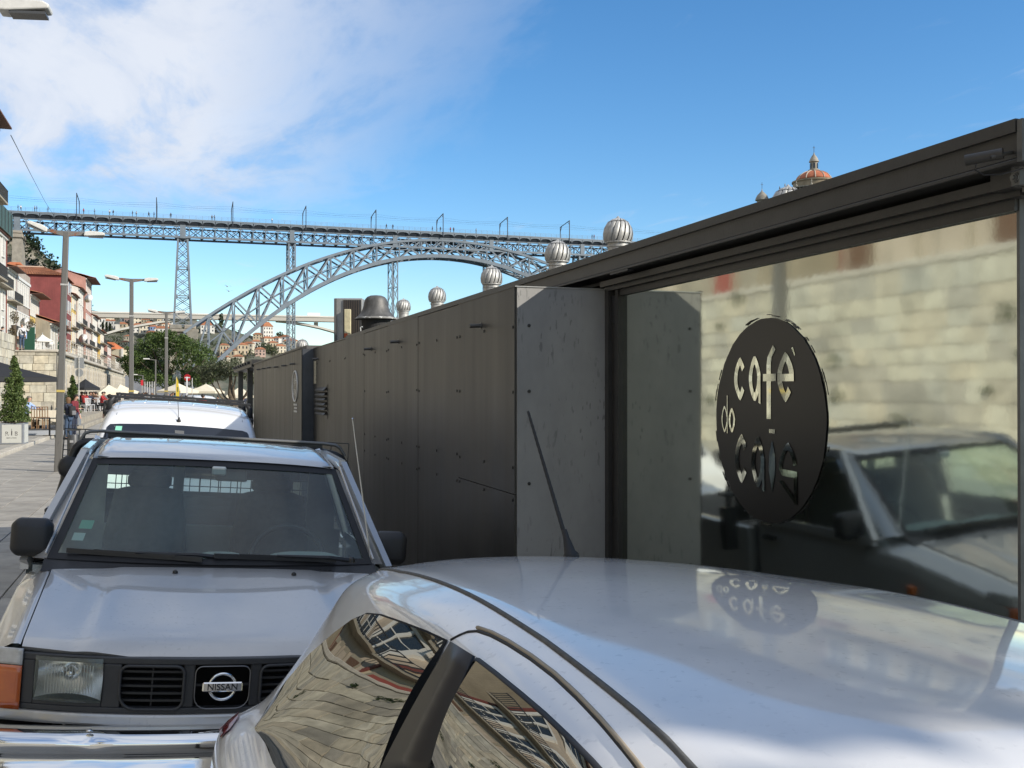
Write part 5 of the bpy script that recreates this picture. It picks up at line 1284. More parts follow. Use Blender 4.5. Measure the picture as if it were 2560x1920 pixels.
    m.add([(-46.5 + sx*w, c + sy*d, z) for z, w, d in ((30, 1.75, 4.2), (49.0, 1.25, 3.6)) for sx, sy in ((-1,-1),(1,-1),(1,1),(-1,1))], [(0,1,5,4),(1,2,6,5),(2,3,7,6),(3,0,4,7),(4,5,6,7)])
    m.build('stone_pier', M_granite, t)
    MB().cbox(-46.5 - 1.7, -46.5 + 1.7, c - 4.1, c + 4.1, 49.0, 50.4, 0.2).build('pier_cap', M_granite, t)
    MB().cbox(-46.5 - 1.5, -46.5 + 1.5, BY - 0.8, BY + 0.8, 50.4, 51.2, 0.1).build('pier_bearing', M_granite, t)
iron_bridge()

def concrete_bridge():
    Z = lambda x: 910 + (x - 228)*0.105
    P = lambda x, y: at_d(x, y, Z(x))
    c = P(600, 790)
    t = thing('concrete_bridge', 'slender pale concrete bridge with shallow arch far upstream', 'bridge', (c.x, c.y, 0), world=True)
    M_c = mat('pale_concrete', (0.58, 0.55, 0.49), 0.8, noise=0.12, nscale=0.05)
    a, b = P(60, 776.5), P(1300, 804); d = (b - a).normalized(); a = a - d*150; b = b + d*420
    za, zb = 71.5, 71.5
    a.z = b.z = 0
    def deck(z0, z1, w): 
        m = MB(); m.beam(Vector((a.x, a.y, (z0+z1)/2)), Vector((b.x, b.y, (z0+z1)/2)), w, z1 - z0); return m
    zt = P(228, 781).z
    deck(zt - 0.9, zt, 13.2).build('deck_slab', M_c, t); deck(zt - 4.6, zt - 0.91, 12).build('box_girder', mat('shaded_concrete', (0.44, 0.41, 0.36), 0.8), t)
    deck(zt, zt + 1.0, 0.4).build('parapet', M_c, t)
    arch = [(236, 846), (262, 836), (300, 825), (345, 815.5), (400, 806), (450, 800), (492, 796.5)]
    arch2 = [(690, 802.5), (730, 806.5), (770, 813.5), (800, 820), (834, 829.5), (880, 843)]
    for A in (arch, arch2):
        m = MB()
        for p, q in zip(A[:-1], A[1:]): m.beam(P(*p), P(*q) + (P(*q) - P(*p))*0.01, 14, 1.8)
        m.build('arch_slab', M_c, t)
    for x, y0, y1 in ((294, 793, 826), (790, 806, 818)):
        p, q = P(x, y0), P(x, y1); MB().beam(p, q, 3.6, 3.6).build('column', M_c, t)
    p = P(784, 786.5); MB().beam(p - d*6, p + d*6, 2.6, 3.4).build('bus', mat('white_bus', (0.7, 0.7, 0.7), 0.4), None)
    o = bpy.data.objects.get('bus'); tag(o, 'pale bus crossing the far concrete bridge', 'bus')
concrete_bridge()

# ================================================================== HILLS
M_scrub = mat('scrub_hillside', (0.15, 0.14, 0.10), 0.95, col2=(0.065, 0.075, 0.045), nscale=0.05, ndetail=12, pos=(0.42, 0.58))
M_rock = mat('granite_cliff', (0.26, 0.23, 0.18), 0.95, col2=(0.09, 0.09, 0.06), nscale=0.09, ndetail=12, pos=(0.40, 0.55))
M_greenhill = mat('green_hillside', (0.10, 0.12, 0.06), 0.95, col2=(0.035, 0.05, 0.025), nscale=0.12, ndetail=12, pos=(0.4, 0.6))
from mathutils import noise as mnoise
def hill(name, crest, base, front, back, m, rough=1.2, prof=1.0, nf=26):
    C = [at_d(*c) for c in crest]; fine = []
    for p, q in zip(C[:-1], C[1:]):
        for k in range(6): fine.append(p.lerp(q, k/6))
    fine.append(C[-1])
    mb = MB(); nv = nf
    for p in fine:
        h = Vector((p.x, p.y, 0)).normalized()
        for j in range(nv + 1):
            s = j/nv*2 - 1            # -1 front foot, 0 crest, 1 back foot
            if s <= 0: q = Vector((p.x, p.y, 0)) + h*(front*s); z = lerp(p.z, base, (-s)**prof)
            else: q = Vector((p.x, p.y, 0)) + h*(back*s); z = lerp(p.z, base, s**1.3)
            k = min(1, abs(s)*3)
            z += k*(1 - abs(s))*rough*2.2*(mnoise.noise(Vector((q.x, q.y, z))*0.05) + 0.5*mnoise.noise(Vector((q.x, q.y, z))*0.17)) + (1 - k)*0.35*rough*mnoise.noise(Vector((q.x, q.y, 0))*0.3)
            mb.v.append((q.x, q.y, z))
    for i in range(len(fine) - 1):
        for j in range(nv): a = i*(nv+1) + j; mb.f.append((a, a+nv+1, a+nv+2, a+1))
    o = mb.build(name, m, smooth=True, fixn=True); struct(o); return o
H_A = hill('cliff_hill', [(-160, 540, 352), (-60, 552, 352), (9, 566, 352), (58, 586, 352), (85, 607, 352), (105, 628, 352), (125, 650, 352), (145, 668, 352), (165, 692, 352), (185, 722, 352), (205, 762, 352), (230, 812, 352), (262, 868, 352), (300, 920, 352), (345, 968, 352)], -6, 130, 160, M_rock, 3.0, 0.85)
H_B = hill('upstream_hill', [(60, 770, 1150), (150, 772, 1140), (235, 776, 1130), (300, 788, 1120), (400, 790, 1100), (480, 796, 1080), (540, 822, 1060), (600, 868, 1040), (680, 930, 1020), (760, 1000, 1000)], -6, 470, 400, M_scrub, 5.0, 0.8)
H_C = hill('monastery_slope', [(430, 860, 790), (465, 818, 790), (491, 806, 790), (540, 812, 790), (597, 832, 790), (640, 842, 790), (690, 847, 790), (730, 862, 790), (790, 880, 790), (900, 905, 790), (1100, 915, 790), (1400, 900, 790)], -6, 300, 300, M_scrub, 4.0, 0.8)
def south_hill():
    mb = MB(); n = 40
    for i in range(n + 1):
        for j in range(n + 1):
            x = 185 + 330*i/n; y = 230 + 420*j/n
            r = ((x - 300)/85)**2 + ((y - 400)/110)**2
            z = -6 + 76*math.exp(-(r*0.62)**1.6)*min(1, (x - 182)/30) + 3*mnoise.noise(Vector((x, y, 0))*0.06)
            mb.v.append((x, y, z))
    for i in range(n):
        for j in range(n): a = i*(n+1) + j; mb.f.append((a, a+n+1, a+n+2, a+1))
    struct(mb.build('south_bank_hill', M_greenhill, smooth=True, fixn=True))
south_hill()

# ---------------------------------------------------------------- far houses and trees on the slopes
M_win = mat('window_dark', (0.03, 0.035, 0.045), 0.2)
M_tile = mat('terracotta_tiles', (0.34, 0.135, 0.06), 0.85, noise=0.4, nscale=0.8, ndetail=8, randcol=0.15)
WALLC = {'white': (0.66, 0.64, 0.58), 'ochre': (0.46, 0.38, 0.26), 'grey': (0.36, 0.35, 0.33), 'cream': (0.58, 0.52, 0.40), 'pink': (0.46, 0.33, 0.27), 'blue': (0.16, 0.22, 0.34)}
def wall_mat(c): return mat('render_' + c, WALLC[c], 0.85, noise=0.15, nscale=0.3)
def far_house(p, w, d, h, yaw, c, label, group, rise=None, nwin=3, floors=2):
    t = thing('hillside_house', label, 'house', (p.x, p.y, p.z - 1.0), (0, 0, yaw), group)
    h += 1.0; rise = rise if rise is not None else w*0.22
    MB().box(-w/2, w/2, -d/2, d/2, 0, h).build('wall', wall_mat(c), t)
    e = 0.35
    MB().add([(-w/2 - e, -d/2 - e, h), (w/2 + e, -d/2 - e, h), (w/2 + e, d/2 + e, h), (-w/2 - e, d/2 + e, h), (-w*0.22, 0, h + rise), (w*0.22, 0, h + rise)], [(0, 1, 5, 4), (1, 2, 5), (2, 3, 4, 5), (3, 0, 4), (3, 2, 1, 0)]).build('roof', M_tile, t)
    for fl in range(floors):
        for i in range(nwin):
            x = -w/2 + w*(i + 0.5)/nwin; z = 1.0 + (h - 1.2)*(fl + 0.3)/floors
            MB().box(x - w/nwin*0.18, x + w/nwin*0.18, -d/2 - 0.08, -d/2 + 0.02, z, z + (h - 1.2)/floors*0.5).build('window', M_win, t)
    return t
def leaf_blob(mb, c, rx, ry, rz, n, s, rg, shell=0.55):
    for _ in range(n):
        while True:
            v = Vector((rg.uniform(-1, 1), rg.uniform(-1, 1), rg.uniform(-1, 1)))
            if shell < v.length < 1.0: break
        p = Vector(c) + Vector((v.x*rx, v.y*ry, v.z*rz)); a = Vector((rg.gauss(0, 1), rg.gauss(0, 1), rg.gauss(0, 1))).normalized()
        b = a.cross(Vector((rg.gauss(0, 1), rg.gauss(0, 1), rg.gauss(0, 1)))).normalized(); k = s*rg.uniform(0.6, 1.4)
        mb.add([p - a*k, p + b*k*0.55, p + a*k, p - b*k*0.55], [(0, 1, 2, 3)])
def leaf_mat(name, c1, c2, rough=0.55, scale=1.0):
    if name in MATS: return MATS[name]
    m = bpy.data.materials.new(name); m.use_nodes = True; nt = m.node_tree; N = nt.nodes.new; L = nt.links.new; b = nt.nodes['Principled BSDF']
    b.inputs['Roughness'].default_value = rough; b.inputs['Specular IOR Level'].default_value = 0.3
    g = N('ShaderNodeNewGeometry'); cr = N('ShaderNodeValToRGB'); L(g.outputs['Random Per Island'], cr.inputs[0])
    cr.color_ramp.elements[0].color = (*c1, 1); cr.color_ramp.elements[1].color = (*c2, 1); L(cr.outputs[0], b.inputs['Base Color'])
    tl = N('ShaderNodeBsdfTranslucent'); L(cr.outputs[0], tl.inputs['Color']); mx = N('ShaderNodeMixShader'); mx.inputs[0].default_value = 0.25
    L(b.outputs[0], mx.inputs[1]); L(tl.outputs[0], mx.inputs[2]); L(mx.outputs[0], nt.nodes['Material Output'].inputs[0]); MATS[name] = m; return m
M_leaf_far = leaf_mat('far_foliage', (0.035, 0.055, 0.022), (0.10, 0.11, 0.05))
M_leaf_dark = leaf_mat('dark_conifer_foliage', (0.015, 0.028, 0.014), (0.04, 0.06, 0.026))
M_bark = mat('bark', (0.10, 0.075, 0.05), 0.9, noise=0.4, nscale=6, bump=0.6, bscale=14)
def slopes():
    bv = {'B': eval_bvh([H_B]), 'C': eval_bvh([H_C]), 'A': eval_bvh([H_A])}
    def hit(k, x, y):
        h = bv[k].ray_cast(CAM, ray(x, y).normalized(), 3000); return h[0]
    rg = random.Random(11)
    spots = []
    # (hill, px, foot py, width m, height m, colour)
    for k, x, y, w, h, c in [('B', 252, 822, 9, 9, 'white'), ('B', 268, 820, 8, 7, 'grey'), ('B', 283, 824, 8, 8, 'white'), ('B', 272, 806, 10, 7, 'cream'), ('B', 312, 806, 11, 8, 'white'), ('B', 326, 808, 9, 7, 'pink'),
                             ('B', 340, 812, 10, 9, 'cream'), ('B', 352, 806, 10, 8, 'white'), ('B', 366, 814, 9, 7, 'ochre'), ('B', 380, 806, 9, 7, 'white'), ('B', 344, 832, 11, 7, 'white'), ('B', 360, 834, 10, 8, 'cream'), ('B', 374, 826, 9, 6, 'pink'),
                             ('B', 384, 836, 9, 8, 'blue'), ('B', 397, 830, 10, 7, 'white'), ('B', 404, 842, 11, 8, 'white'), ('B', 412, 826, 9, 7, 'cream'), ('B', 305, 828, 9, 7, 'ochre'), ('B', 400, 808, 11, 9, 'ochre'), ('B', 418, 812, 9, 7, 'white'),
                             ('B', 380, 850, 9, 6, 'pink'), ('B', 424, 838, 9, 7, 'grey'), ('B', 322, 862, 8, 7, 'cream'), ('B', 313, 872, 7, 6, 'cream'), ('B', 262, 806, 8, 7, 'grey'), ('B', 240, 816, 8, 7, 'white'),
                             ('C', 588, 876, 7, 5, 'cream'), ('C', 604, 888, 8, 6, 'ochre'), ('C', 622, 880, 7, 5, 'cream'), ('C', 560, 890, 7, 6, 'ochre'), ('C', 576, 906, 8, 7, 'ochre'), ('C', 596, 912, 7, 6, 'cream'), ('C', 560, 916, 6, 6, 'cream'),
                             ('C', 640, 872, 7, 5, 'white'), ('C', 668, 864, 8, 5, 'cream'), ('C', 682, 876, 7, 6, 'ochre'), ('C', 700, 882, 7, 5, 'cream'), ('C', 712, 858, 8, 4, 'white'), ('C', 728, 872, 9, 5, 'cream'), ('C', 650, 890, 7, 5, 'pink'), ('C', 690, 858, 6, 4, 'white')]:
        p = hit(k, x, y)
        if p is None: continue
        lab = {'white': 'small white house with orange tiled roof on the far hillside', 'cream': 'small cream house with orange tiled roof on the far hillside', 'ochre': 'small ochre yellow house on the far hillside',
               'grey': 'small grey house with orange roof on the far hillside', 'pink': 'small pink house with orange roof on the far hillside', 'blue': 'small blue-walled house on the far hillside'}[c]
        yaw = math.atan2(-p.x, p.y) + rg.uniform(-0.5, 0.5)
        if c == 'blue': lab = 'small blue-walled house among white ones on the far hillside'
        far_house(p, w*rg.uniform(.85, 1.15), w*0.8, h*rg.uniform(.85, 1.2), yaw, c, lab, c + ' houses on the far hillside')
    p = hit('C', 667, 846)
    if p: far_house(p, 7.6, 7.6, 9.0, math.atan2(-p.x, p.y) + 0.3, 'white', 'tall white mansion with red pyramid roof on the hill crest', None, rise=3.8, nwin=4, floors=3)
    p = hit('C', 519, 832)
    if p: far_house(p, 10, 9, 5.5, math.atan2(-p.x, p.y), 'white', 'long white house with red roof seen through the arch foot', None, rise=3.0, nwin=4, floors=2)
    p = hit('C', 644, 848)
    if p: far_house(p, 7, 6, 3.6, math.atan2(-p.x, p.y), 'ochre', 'low ochre house beside the white mansion on the hill', None, rise=1.5)
    # trees on the crest that can be told apart, the rest as scrub
    for k, x, y, r, hh in [('C', 553, 818, 3.2, 11), ('C', 561, 815, 2.4, 12), ('C', 575, 822, 2.6, 9), ('C', 589, 828, 3.4, 8), ('C', 627, 838, 4, 6), ('C', 700, 852, 3.6, 7), ('C', 657, 886, 6, 9), ('C', 680, 890, 5, 8), ('C', 548, 832, 4, 8), ('B', 257, 828, 2, 10), ('B', 266, 829, 2, 10), ('B', 275, 829, 2, 9)]:
        p = hit(k, x, y)
        if p is None: continue
        dk = k == 'B' or x in (553, 561)
        t = thing('hillside_tree', 'dark cypress tree in a row below the far bridge' if k == 'B' else ('dark pointed conifer on the far hill crest' if dk else 'round dark tree on the far hillside'), 'tree', p, group=('cypresses on the far hillside' if k == 'B' else 'conifers on the crest' if dk else 'round trees on the far hillside'))
        m = MB(); leaf_blob(m, (0, 0, hh*0.55), r*(0.6 if dk else 1), r*(0.6 if dk else 1), hh*0.45, 260, 0.7, rg, 0.2); m.build('crown', M_leaf_dark if dk else M_leaf_far, t)
        MB().tube([(0, 0, -1), (0, 0, hh*0.4)], [0.4, 0.2], 6).build('trunk', M_bark, t)
    m = MB()
    for _ in range(560):
        k, x, y = ('B', rg.uniform(225, 520), rg.uniform(800, 960)) if rg.random() < 0.5 else ('C', rg.uniform(460, 800), rg.uniform(815, 960))
        p = hit(k, x, y)
        if p is None: continue
        r = rg.uniform(1.2, 4.0)*(0.7 if k == 'C' else 1); leaf_blob(m, p + Vector((0, 0, r*0.5)), r*1.3, r*1.3, r*0.8, 26, r*0.3, rg, 0.3)
    m.build('hillside_scrub', M_leaf_far, kind='stuff'); o = bpy.data.objects['hillside_scrub']; o['label'] = 'dull green scrub and bushes over the far hillsides'
    m = MB()
    for _ in range(1500):
        x = rg.uniform(-60, 330); y = rg.uniform(560, 960); p = hit('A', x, y)
        if p is None: continue
        hc = hit('A', x, y - 26)
        if hc is not None and hc.y < 400 and rg.random() < 0.72: continue
        r = rg.uniform(0.8, 2.4); leaf_blob(m, p + Vector((0, 0, r*0.4)), r*1.4, r*1.4, r, 30, r*0.32, rg, 0.3)
    m.build('cliff_scrub', M_leaf_dark, kind='stuff'); bpy.data.objects['cliff_scrub']['label'] = 'dark scrub along the crest of the granite cliff'
slopes()

# ---------------------------------------------------------------- domed church across the river
def church():
    Z = 450; c = at_d(2035, 454, Z); zd = c.z; c0 = (c.x, c.y, 62)
    t = thing('domed_church', 'round stone church with orange dome and lantern above the pavilion roof', 'church', c0)
    z = zd - 62; st = M_granite
    MB().lathe([(14.5, -6), (14.5, z - 8.0), (15.2, z - 7.6), (15.2, z - 6.6), (14.0, z - 6.4)], n=40).build('rotunda', st, t, smooth=40)
    MB().lathe([(9.0, z - 6.6), (9.0, z - 0.8), (9.5, z - 0.6), (9.5, z), (7.6, z + 0.1)], n=40).build('drum', mat('ochre_drum', (0.26, 0.21, 0.14), 0.85, noise=0.3, nscale=0.3), t, smooth=40)
    prof = [(7.6*math.cos(a), z + 0.1 + 4.6*math.sin(a)) for a in [R(5 + 82*i/12) for i in range(13)]]
    dm = MB().lathe(prof, n=48).build('dome', mat('dome_tiles', (0.42, 0.13, 0.06), 0.8, noise=0.3, nscale=0.5), t, smooth=True)
    for i in range(12):
        a = 2*math.pi*i/12; MB().tube([(r*1.01*math.cos(a), r*1.01*math.sin(a), zz + 0.05) for r, zz in prof], 0.22, 6).build('dome_rib', mat('pale_rib', (0.42, 0.38, 0.3), 0.8), dm)
    zl = z + 4.7
    ln = MB().lathe([(2.5, zl - 0.6), (2.5, zl + 0.4), (1.6, zl + 0.6), (1.6, zl + 3.6), (2.2, zl + 3.9), (2.0, zl + 4.4), (1.5, zl + 5.6), (0.9, zl + 6.6), (0.35, zl + 7.2), (0.2, zl + 8.0)], n=20).build('lantern', st, t, smooth=40)
    for i in range(6):
        a = 2*math.pi*i/6; MB().obox((1.62*math.cos(a), 1.62*math.sin(a), zl + 2.1), (0.3, 0.8, 2.2), Matrix.Rotation(a, 3, 'Z')).build('lantern_opening', M_win, ln)
    MB().tube([(0, 0, zl + 8), (0, 0, zl + 11)], 0.1, 6).beam((-0.6, 0, zl + 10.2), (0.6, 0, zl + 10.2), 0.15).build('weathervane', M_irond, ln)
    me = MB().lathe([(0.28, 0), (0.28, 0.3), (0.14, 0.5), (0.22, 1.0), (0.14, 1.6), (0.3, 1.9)], n=8).mesh('baluster'); me.materials.append(st)
    for i in range(56): a = 2*math.pi*i/56; share(me, 'baluster', t, (14.7*math.cos(a), 14.7*math.sin(a), z - 6.5))
    MB().lathe([(14.3, z - 4.6), (15.1, z - 4.6), (15.1, z - 4.2), (14.3, z - 4.2)], n=48).build('balustrade_rail', st, t)
    for i in range(14):
        a = 2*math.pi*i/14; MB().lathe([(0.5, z - 4.2), (0.5, z - 3.6), (0.12, z - 3.2), (0.3, z - 2.6), (0.05, z - 1.6)], (14.7*math.cos(a), 14.7*math.sin(a), 0), 8).build('finial', st, t)
    c = at_d(1905, 492, 455)
    t = thing('bell_turret', 'small grey stone turret with pointed cap beside the domed church', 'turret', (c.x, c.y, 60))
    zz = c.z - 60
    MB().lathe([(2.2, -10), (2.2, zz - 2), (3.0, zz - 1.6), (2.9, zz - 0.9), (2.2, zz + 0.6), (1.0, zz + 1.8), (0.3, zz + 2.6), (0.1, zz + 3.6)], n=16).build('shaft', st, t, smooth=40)
    MB().tube([(0, 0, zz + 3.4), (0, 0, zz + 6.4)], 0.09, 6).beam((-0.6, 0, zz + 5.4), (0.6, 0, zz + 5.4), 0.14).build('cross', M_irond, t)
church()

# ================================================================== RIVERSIDE HOUSES
XF = -18.0
M_whitetrim = mat('white_trim', (0.68, 0.67, 0.63), 0.6)
M_pane = glass('house_pane', ior=1.5, base=0.10, body=(0.03, 0.035, 0.04))
M_ironwork = mat('balcony_iron', (0.035, 0.035, 0.035), 0.5)
TOWN = {'cream': (0.60, 0.53, 0.38), 'beige': (0.50, 0.42, 0.33), 'yellow': (0.66, 0.46, 0.13), 'burgundy': (0.22, 0.055, 0.050), 'white': (0.66, 0.63, 0.56), 'pink': (0.45, 0.24, 0.19), 'stone': (0.33, 0.29, 0.22), 'orange': (0.55, 0.30, 0.10), 'rose': (0.36, 0.20, 0.17), 'green': (0.11, 0.18, 0.13), 'tile': (0.42, 0.36, 0.30)}
def tw(c): return mat('plaster_' + c, TOWN[c], 0.85, noise=0.22, nscale=0.6, streak=0.12, ndetail=7)
def tiled_roof(name, parent, x0, x1, y0, y1, za, zb, fold='x', step=0.42):
    """single slope of pan tiles falling from x0 (za) to x1 (zb), ribs running down the slope"""
    m = MB(); n = max(4, int((y1 - y0)/step)); rows = max(4, int(abs(x1 - x0)/0.9))
    for i in range(n*2 + 1):
        y = y0 + (y1 - y0)*i/(n*2); d = 0.09 if i % 2 else 0.0
        for r in range(rows + 1): f = r/rows; m.v.append((lerp(x0, x1, f), y, lerp(za, zb, f) + d - 0.04*((r*7) % 3 == 0)))
    k = rows + 1
    for i in range(n*2):
        for r in range(rows): a = i*k + r; m.f.append((a, a+1, a+k+1, a+k))
    return m.build(name, M_tile, parent, fixn=True)
def town_house(label, y0, y1, z0, z1, c, floors, cols, xf=XF, depth=9.0, balc=(), trim='white', eave=0.7, roof=True, parapet=False, door='red', gf=True, sill=True, frame_mat=None, name='town_house', group=None, rise=2.4):
    t = thing(name, label, 'house', (xf - depth/2, (y0 + y1)/2, z0), group=group, world=True)
    MB().box(xf - depth, xf, y0, y1, z0, z1).build('wall', tw(c), t)
    H = (z1 - z0)/floors; Wd = (y1 - y0)/cols; ft = frame_mat or M_whitetrim
    ww, wh = min(1.25, Wd*0.55), H*0.62
    if gf:
        dm = {'red': mat('red_door', (0.30, 0.07, 0.05), 0.6), 'green': mat('green_door', (0.05, 0.13, 0.08), 0.5), 'brown': mat('brown_door', (0.13, 0.07, 0.04), 0.6), 'white': M_whitetrim}[door]
    for f in range(floors):
        for i in range(cols):
            yc = y0 + Wd*(i + 0.5); zb = z0 + H*f + (H*0.18)
            if f == 0 and gf:
                d = MB().box(xf, xf + 0.07, yc - ww*0.62, yc + ww*0.62, z0, z0 + H*0.78).build('doorway', tw('stone'), t)
                MB().box(xf + 0.071, xf + 0.10, yc - ww*0.48, yc + ww*0.48, z0, z0 + H*0.70).build('door_leaf', dm if i % 3 == 0 else tw('beige'), d); continue
            full = f in balc
            if full: zb = z0 + H*f + 0.12
            zt = z0 + H*f + H*0.84
            w = MB().box(xf - 0.02, xf + 0.09, yc - ww/2 - 0.16, yc - ww/2, zb, zt).box(xf - 0.02, xf + 0.09, yc + ww/2, yc + ww/2 + 0.16, zb, zt).box(xf - 0.02, xf + 0.10, yc - ww/2 - 0.18, yc + ww/2 + 0.18, zt, zt + 0.18).box(xf - 0.02, xf + 0.14, yc - ww/2 - 0.18, yc + ww/2 + 0.18, zb - 0.14, zb)
            w.box(xf + 0.03, xf + 0.07, yc - 0.045, yc + 0.045, zb, zt)
            for k in (0.33, 0.66): w.box(xf + 0.03, xf + 0.068, yc - ww/2, yc + ww/2, lerp(zb, zt, k) - 0.03, lerp(zb, zt, k) + 0.03)
            wo = w.build('window', ft, t)
            MB().box(xf + 0.005, xf + 0.03, yc - ww/2, yc + ww/2, zb, zt).build('pane', M_pane, wo)
        if f in balc:
            zb = z0 + H*f
            b = MB().box(xf, xf + 0.85, y0 + 0.2, y1 - 0.2, zb - 0.12, zb + 0.04).build('balcony', tw('stone'), t)
            r = MB(); n = int((y1 - y0 - 0.4)/0.16)
            for k in range(n + 1): yy = lerp(y0 + 0.22, y1 - 0.22, k/n); r.beam((xf + 0.82, yy, zb + 0.04), (xf + 0.82, yy, zb + 1.0), 0.025)
            for zz in (zb + 0.15, zb + 1.0): r.beam((xf + 0.82, y0 + 0.2, zz), (xf + 0.82, y1 - 0.2, zz), 0.05)
            r.build('railing', M_ironwork, b)
    MB().box(xf - 0.01, xf + 0.22, y0, y1, z1 - 0.35, z1 - 0.03).build('cornice', tw('stone') if trim != 'white' else M_whitetrim, t)
    MB().beam((xf + 0.07, y1 - 0.1, z0 + 0.3), (xf + 0.07, y1 - 0.1, z1 - 0.4), 0.1).build('downpipe', mat('red_brown_pipe', (0.18, 0.05, 0.04), 0.6), t)
    if parapet: MB().box(xf - 0.5, xf + 0.12, y0, y1, z1, z1 + 0.9).build('parapet', tw(c), t)
    elif roof:
        tiled_roof('roof', t, xf - depth/2, xf + eave, y0 - 0.15, y1 + 0.15, z1 + rise, z1 - 0.02); tiled_roof('roof', t, xf - depth/2, xf - depth, y0 - 0.15, y1 + 0.15, z1 + rise, z1)
        MB().poly([(xf - depth, y0, z1), (xf, y0, z1), (xf - depth/2, y0, z1 + rise)]).poly([(xf - depth, y1, z1), (xf, y1, z1), (xf - depth/2, y1, z1 + rise)]).build('gable', tw(c), t)
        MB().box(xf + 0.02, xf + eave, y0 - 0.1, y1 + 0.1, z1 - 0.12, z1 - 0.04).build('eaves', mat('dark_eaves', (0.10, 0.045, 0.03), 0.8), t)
    return t
def yof(px, xf=XF): return at_X(px, 978, xf).y
def town():
    # houses in view, from the frame edge towards the bridge
    th = town_house
    th('narrow white house with an iron balcony and green loft, next to the cream house', 112, yof(14), 4.5, 19.0, 'white', 5, 3, balc=(3,), eave=0.4, name='town_house', rise=1.0)
    lg = thing('glazed_loft', 'dark green glazed loft on top of the narrow white house', 'loft', (XF - 2, 120, 19.0), world=True)
    MB().box(XF - 4, XF + 0.55, 114, yof(17), 19.1, 21.6).build('loft_wall', mat('green_loft', (0.05, 0.085, 0.065), 0.5), lg)
    for i in range(6): MB().box(XF + 0.56, XF + 0.6, 114.5 + i*2.2, 114.6 + i*2.2, 19.2, 21.5).build('mullion', M_ironwork, lg)
    th('cream house with long iron balcony and tall white windows', yof(15), yof(39), 4.5, 15.9, 'cream', 3, 4, balc=(1, 2), eave=1.1, rise=1.0)
    th('beige tiled house with flat cornice and white upper windows', yof(39), yof(72), 4.5, 15.6, 'tile', 3, 6, parapet=True, balc=(1,))
    th('bright yellow house with white gallery windows under a red eave', yof(73), yof(96), 4.5, 14.6, 'yellow', 3, 5, eave=1.6, rise=1.2, balc=())
    # low stone house in front with brown tiles
    th('low stone house with brown tiled roof and deep porch', yof(97) - 4, yof(97) + 6, 4.5, 11.2, 'stone', 2, 3, xf=-16.2, depth=11, eave=1.4, rise=2.2, door='brown')
    th('small yellow house with tall windows behind the lamp post', yof(128), yof(152), 4.5, 11.8, 'yellow', 2, 4, xf=-17.2, depth=8, eave=1.0, rise=1.6)
    # burgundy house: its blank gable wall faces down the street
    yb = yof(157) 
    t = thing('burgundy_house', 'tall house with blank burgundy gable wall and tiled hip roof', 'house', (XF - 5, yb + 6, 4.5), world=True)
    MB().box(XF - 13, XF, yb, yb + 14, 4.5, 21.3).build('wall', tw('burgundy'), t)
    z = 21.3
    m = MB(); e = 0.5; m.add([(XF - 13 - e, yb - e, z), (XF + e, yb - e, z), (XF + e, yb + 14 + e, z), (XF - 13 - e, yb + 14 + e, z), (XF - 10, yb + 5, z + 1.7), (XF - 3.5, yb + 5, z + 1.7)], [(0, 1, 5, 4), (1, 2, 5), (2, 3, 4, 5), (3, 0, 4)]); m.build('roof', M_tile, t)
    rr = MB()
    for i in range(34):
        f = i/33; a = Vector((lerp(XF - 13.4, XF + 0.4, f), yb - 0.5, z + 0.05)); bq = Vector((lerp(XF - 10, XF - 3.5, f), yb + 5, z + 1.74)); rr.beam(a, bq, 0.13, 0.1)
    rr.build('tile_rib', M_tile, t)
    MB().tube([(XF - 10, yb + 5, z + 1.8), (XF - 3.5, yb + 5, z + 1.8)], 0.16, 6).build('ridge', mat('pale_ridge', (0.5, 0.36, 0.27), 0.8), t)
    for f in range(4):
        for i in range(4):
            yy = yb + 1.2 + 3.4*i; zz = 8.6 + 3.4*f; w = MB().box(XF, XF + 0.1, yy, yy + 1.5, zz, zz + 2.3).build('window', M_whitetrim, t); MB().box(XF + 0.1, XF + 0.12, yy + 0.15, yy + 1.35, zz + 0.1, zz + 2.2).build('pane', M_pane, w)
    # beyond it
    y = yb + 14.2; specs = [('yellow', 19.5, 5, 9, 'yellow and white house with a column of balconies beside the burgundy one'), ('white', 21.5, 5, 11, 'tall narrow white house with laundry-hung balconies'), ('pink', 24.6, 6, 14, 'tall brick red house with two projecting eaves near the bridge'),
                            ('white', 18.0, 4, 12, 'grimy white house with green shutters below the projecting eaves'), ('yellow', 15.5, 4, 12, 'faded yellow house at the low end of the row'), ('rose', 13.0, 3, 14, 'old rose house at the far end of the row'), ('stone', 10.5, 2, 18, 'low dark stone house closing the row by the ramp')]
    for i, (c, zt, fl, wd, lab) in enumerate(specs):
        th(lab, y, y + wd, 4.5, zt, c, fl, max(2, int(wd/3)), xf=XF + [0, 0.4, 0.8, 1.2, 1.8, 2.6, 3.6][i], balc=(1, 2, 3) if fl > 3 else (1,), eave=[0.8, 0.8, 1.9, 0.8, 0.8, 0.8, 0.8][i], rise=1.6, door=['green', 'brown', 'red', 'green', 'brown', 'red', 'green'][i]); y += wd + 0.1
    # yellow house higher up behind with the bright orange roof
    Z = 225; a, b = at_d(10, 680, Z), at_d(52, 680, Z); e1 = at_d(96, 668, Z); zt = at_d(30, 667, Z).z; zr = at_d(40, 649, Z).z
    t = thing('upper_house', 'ochre house with bright orange roof higher up behind the row', 'house', (a.x, a.y, 4), world=True)
    MB().box(a.x, b.x, a.y, a.y + 9, 4, zt).build('wall', tw('orange'), t)
    M_or = mat('new_orange_tiles', (0.50, 0.15, 0.05), 0.8, noise=0.25, nscale=0.7)
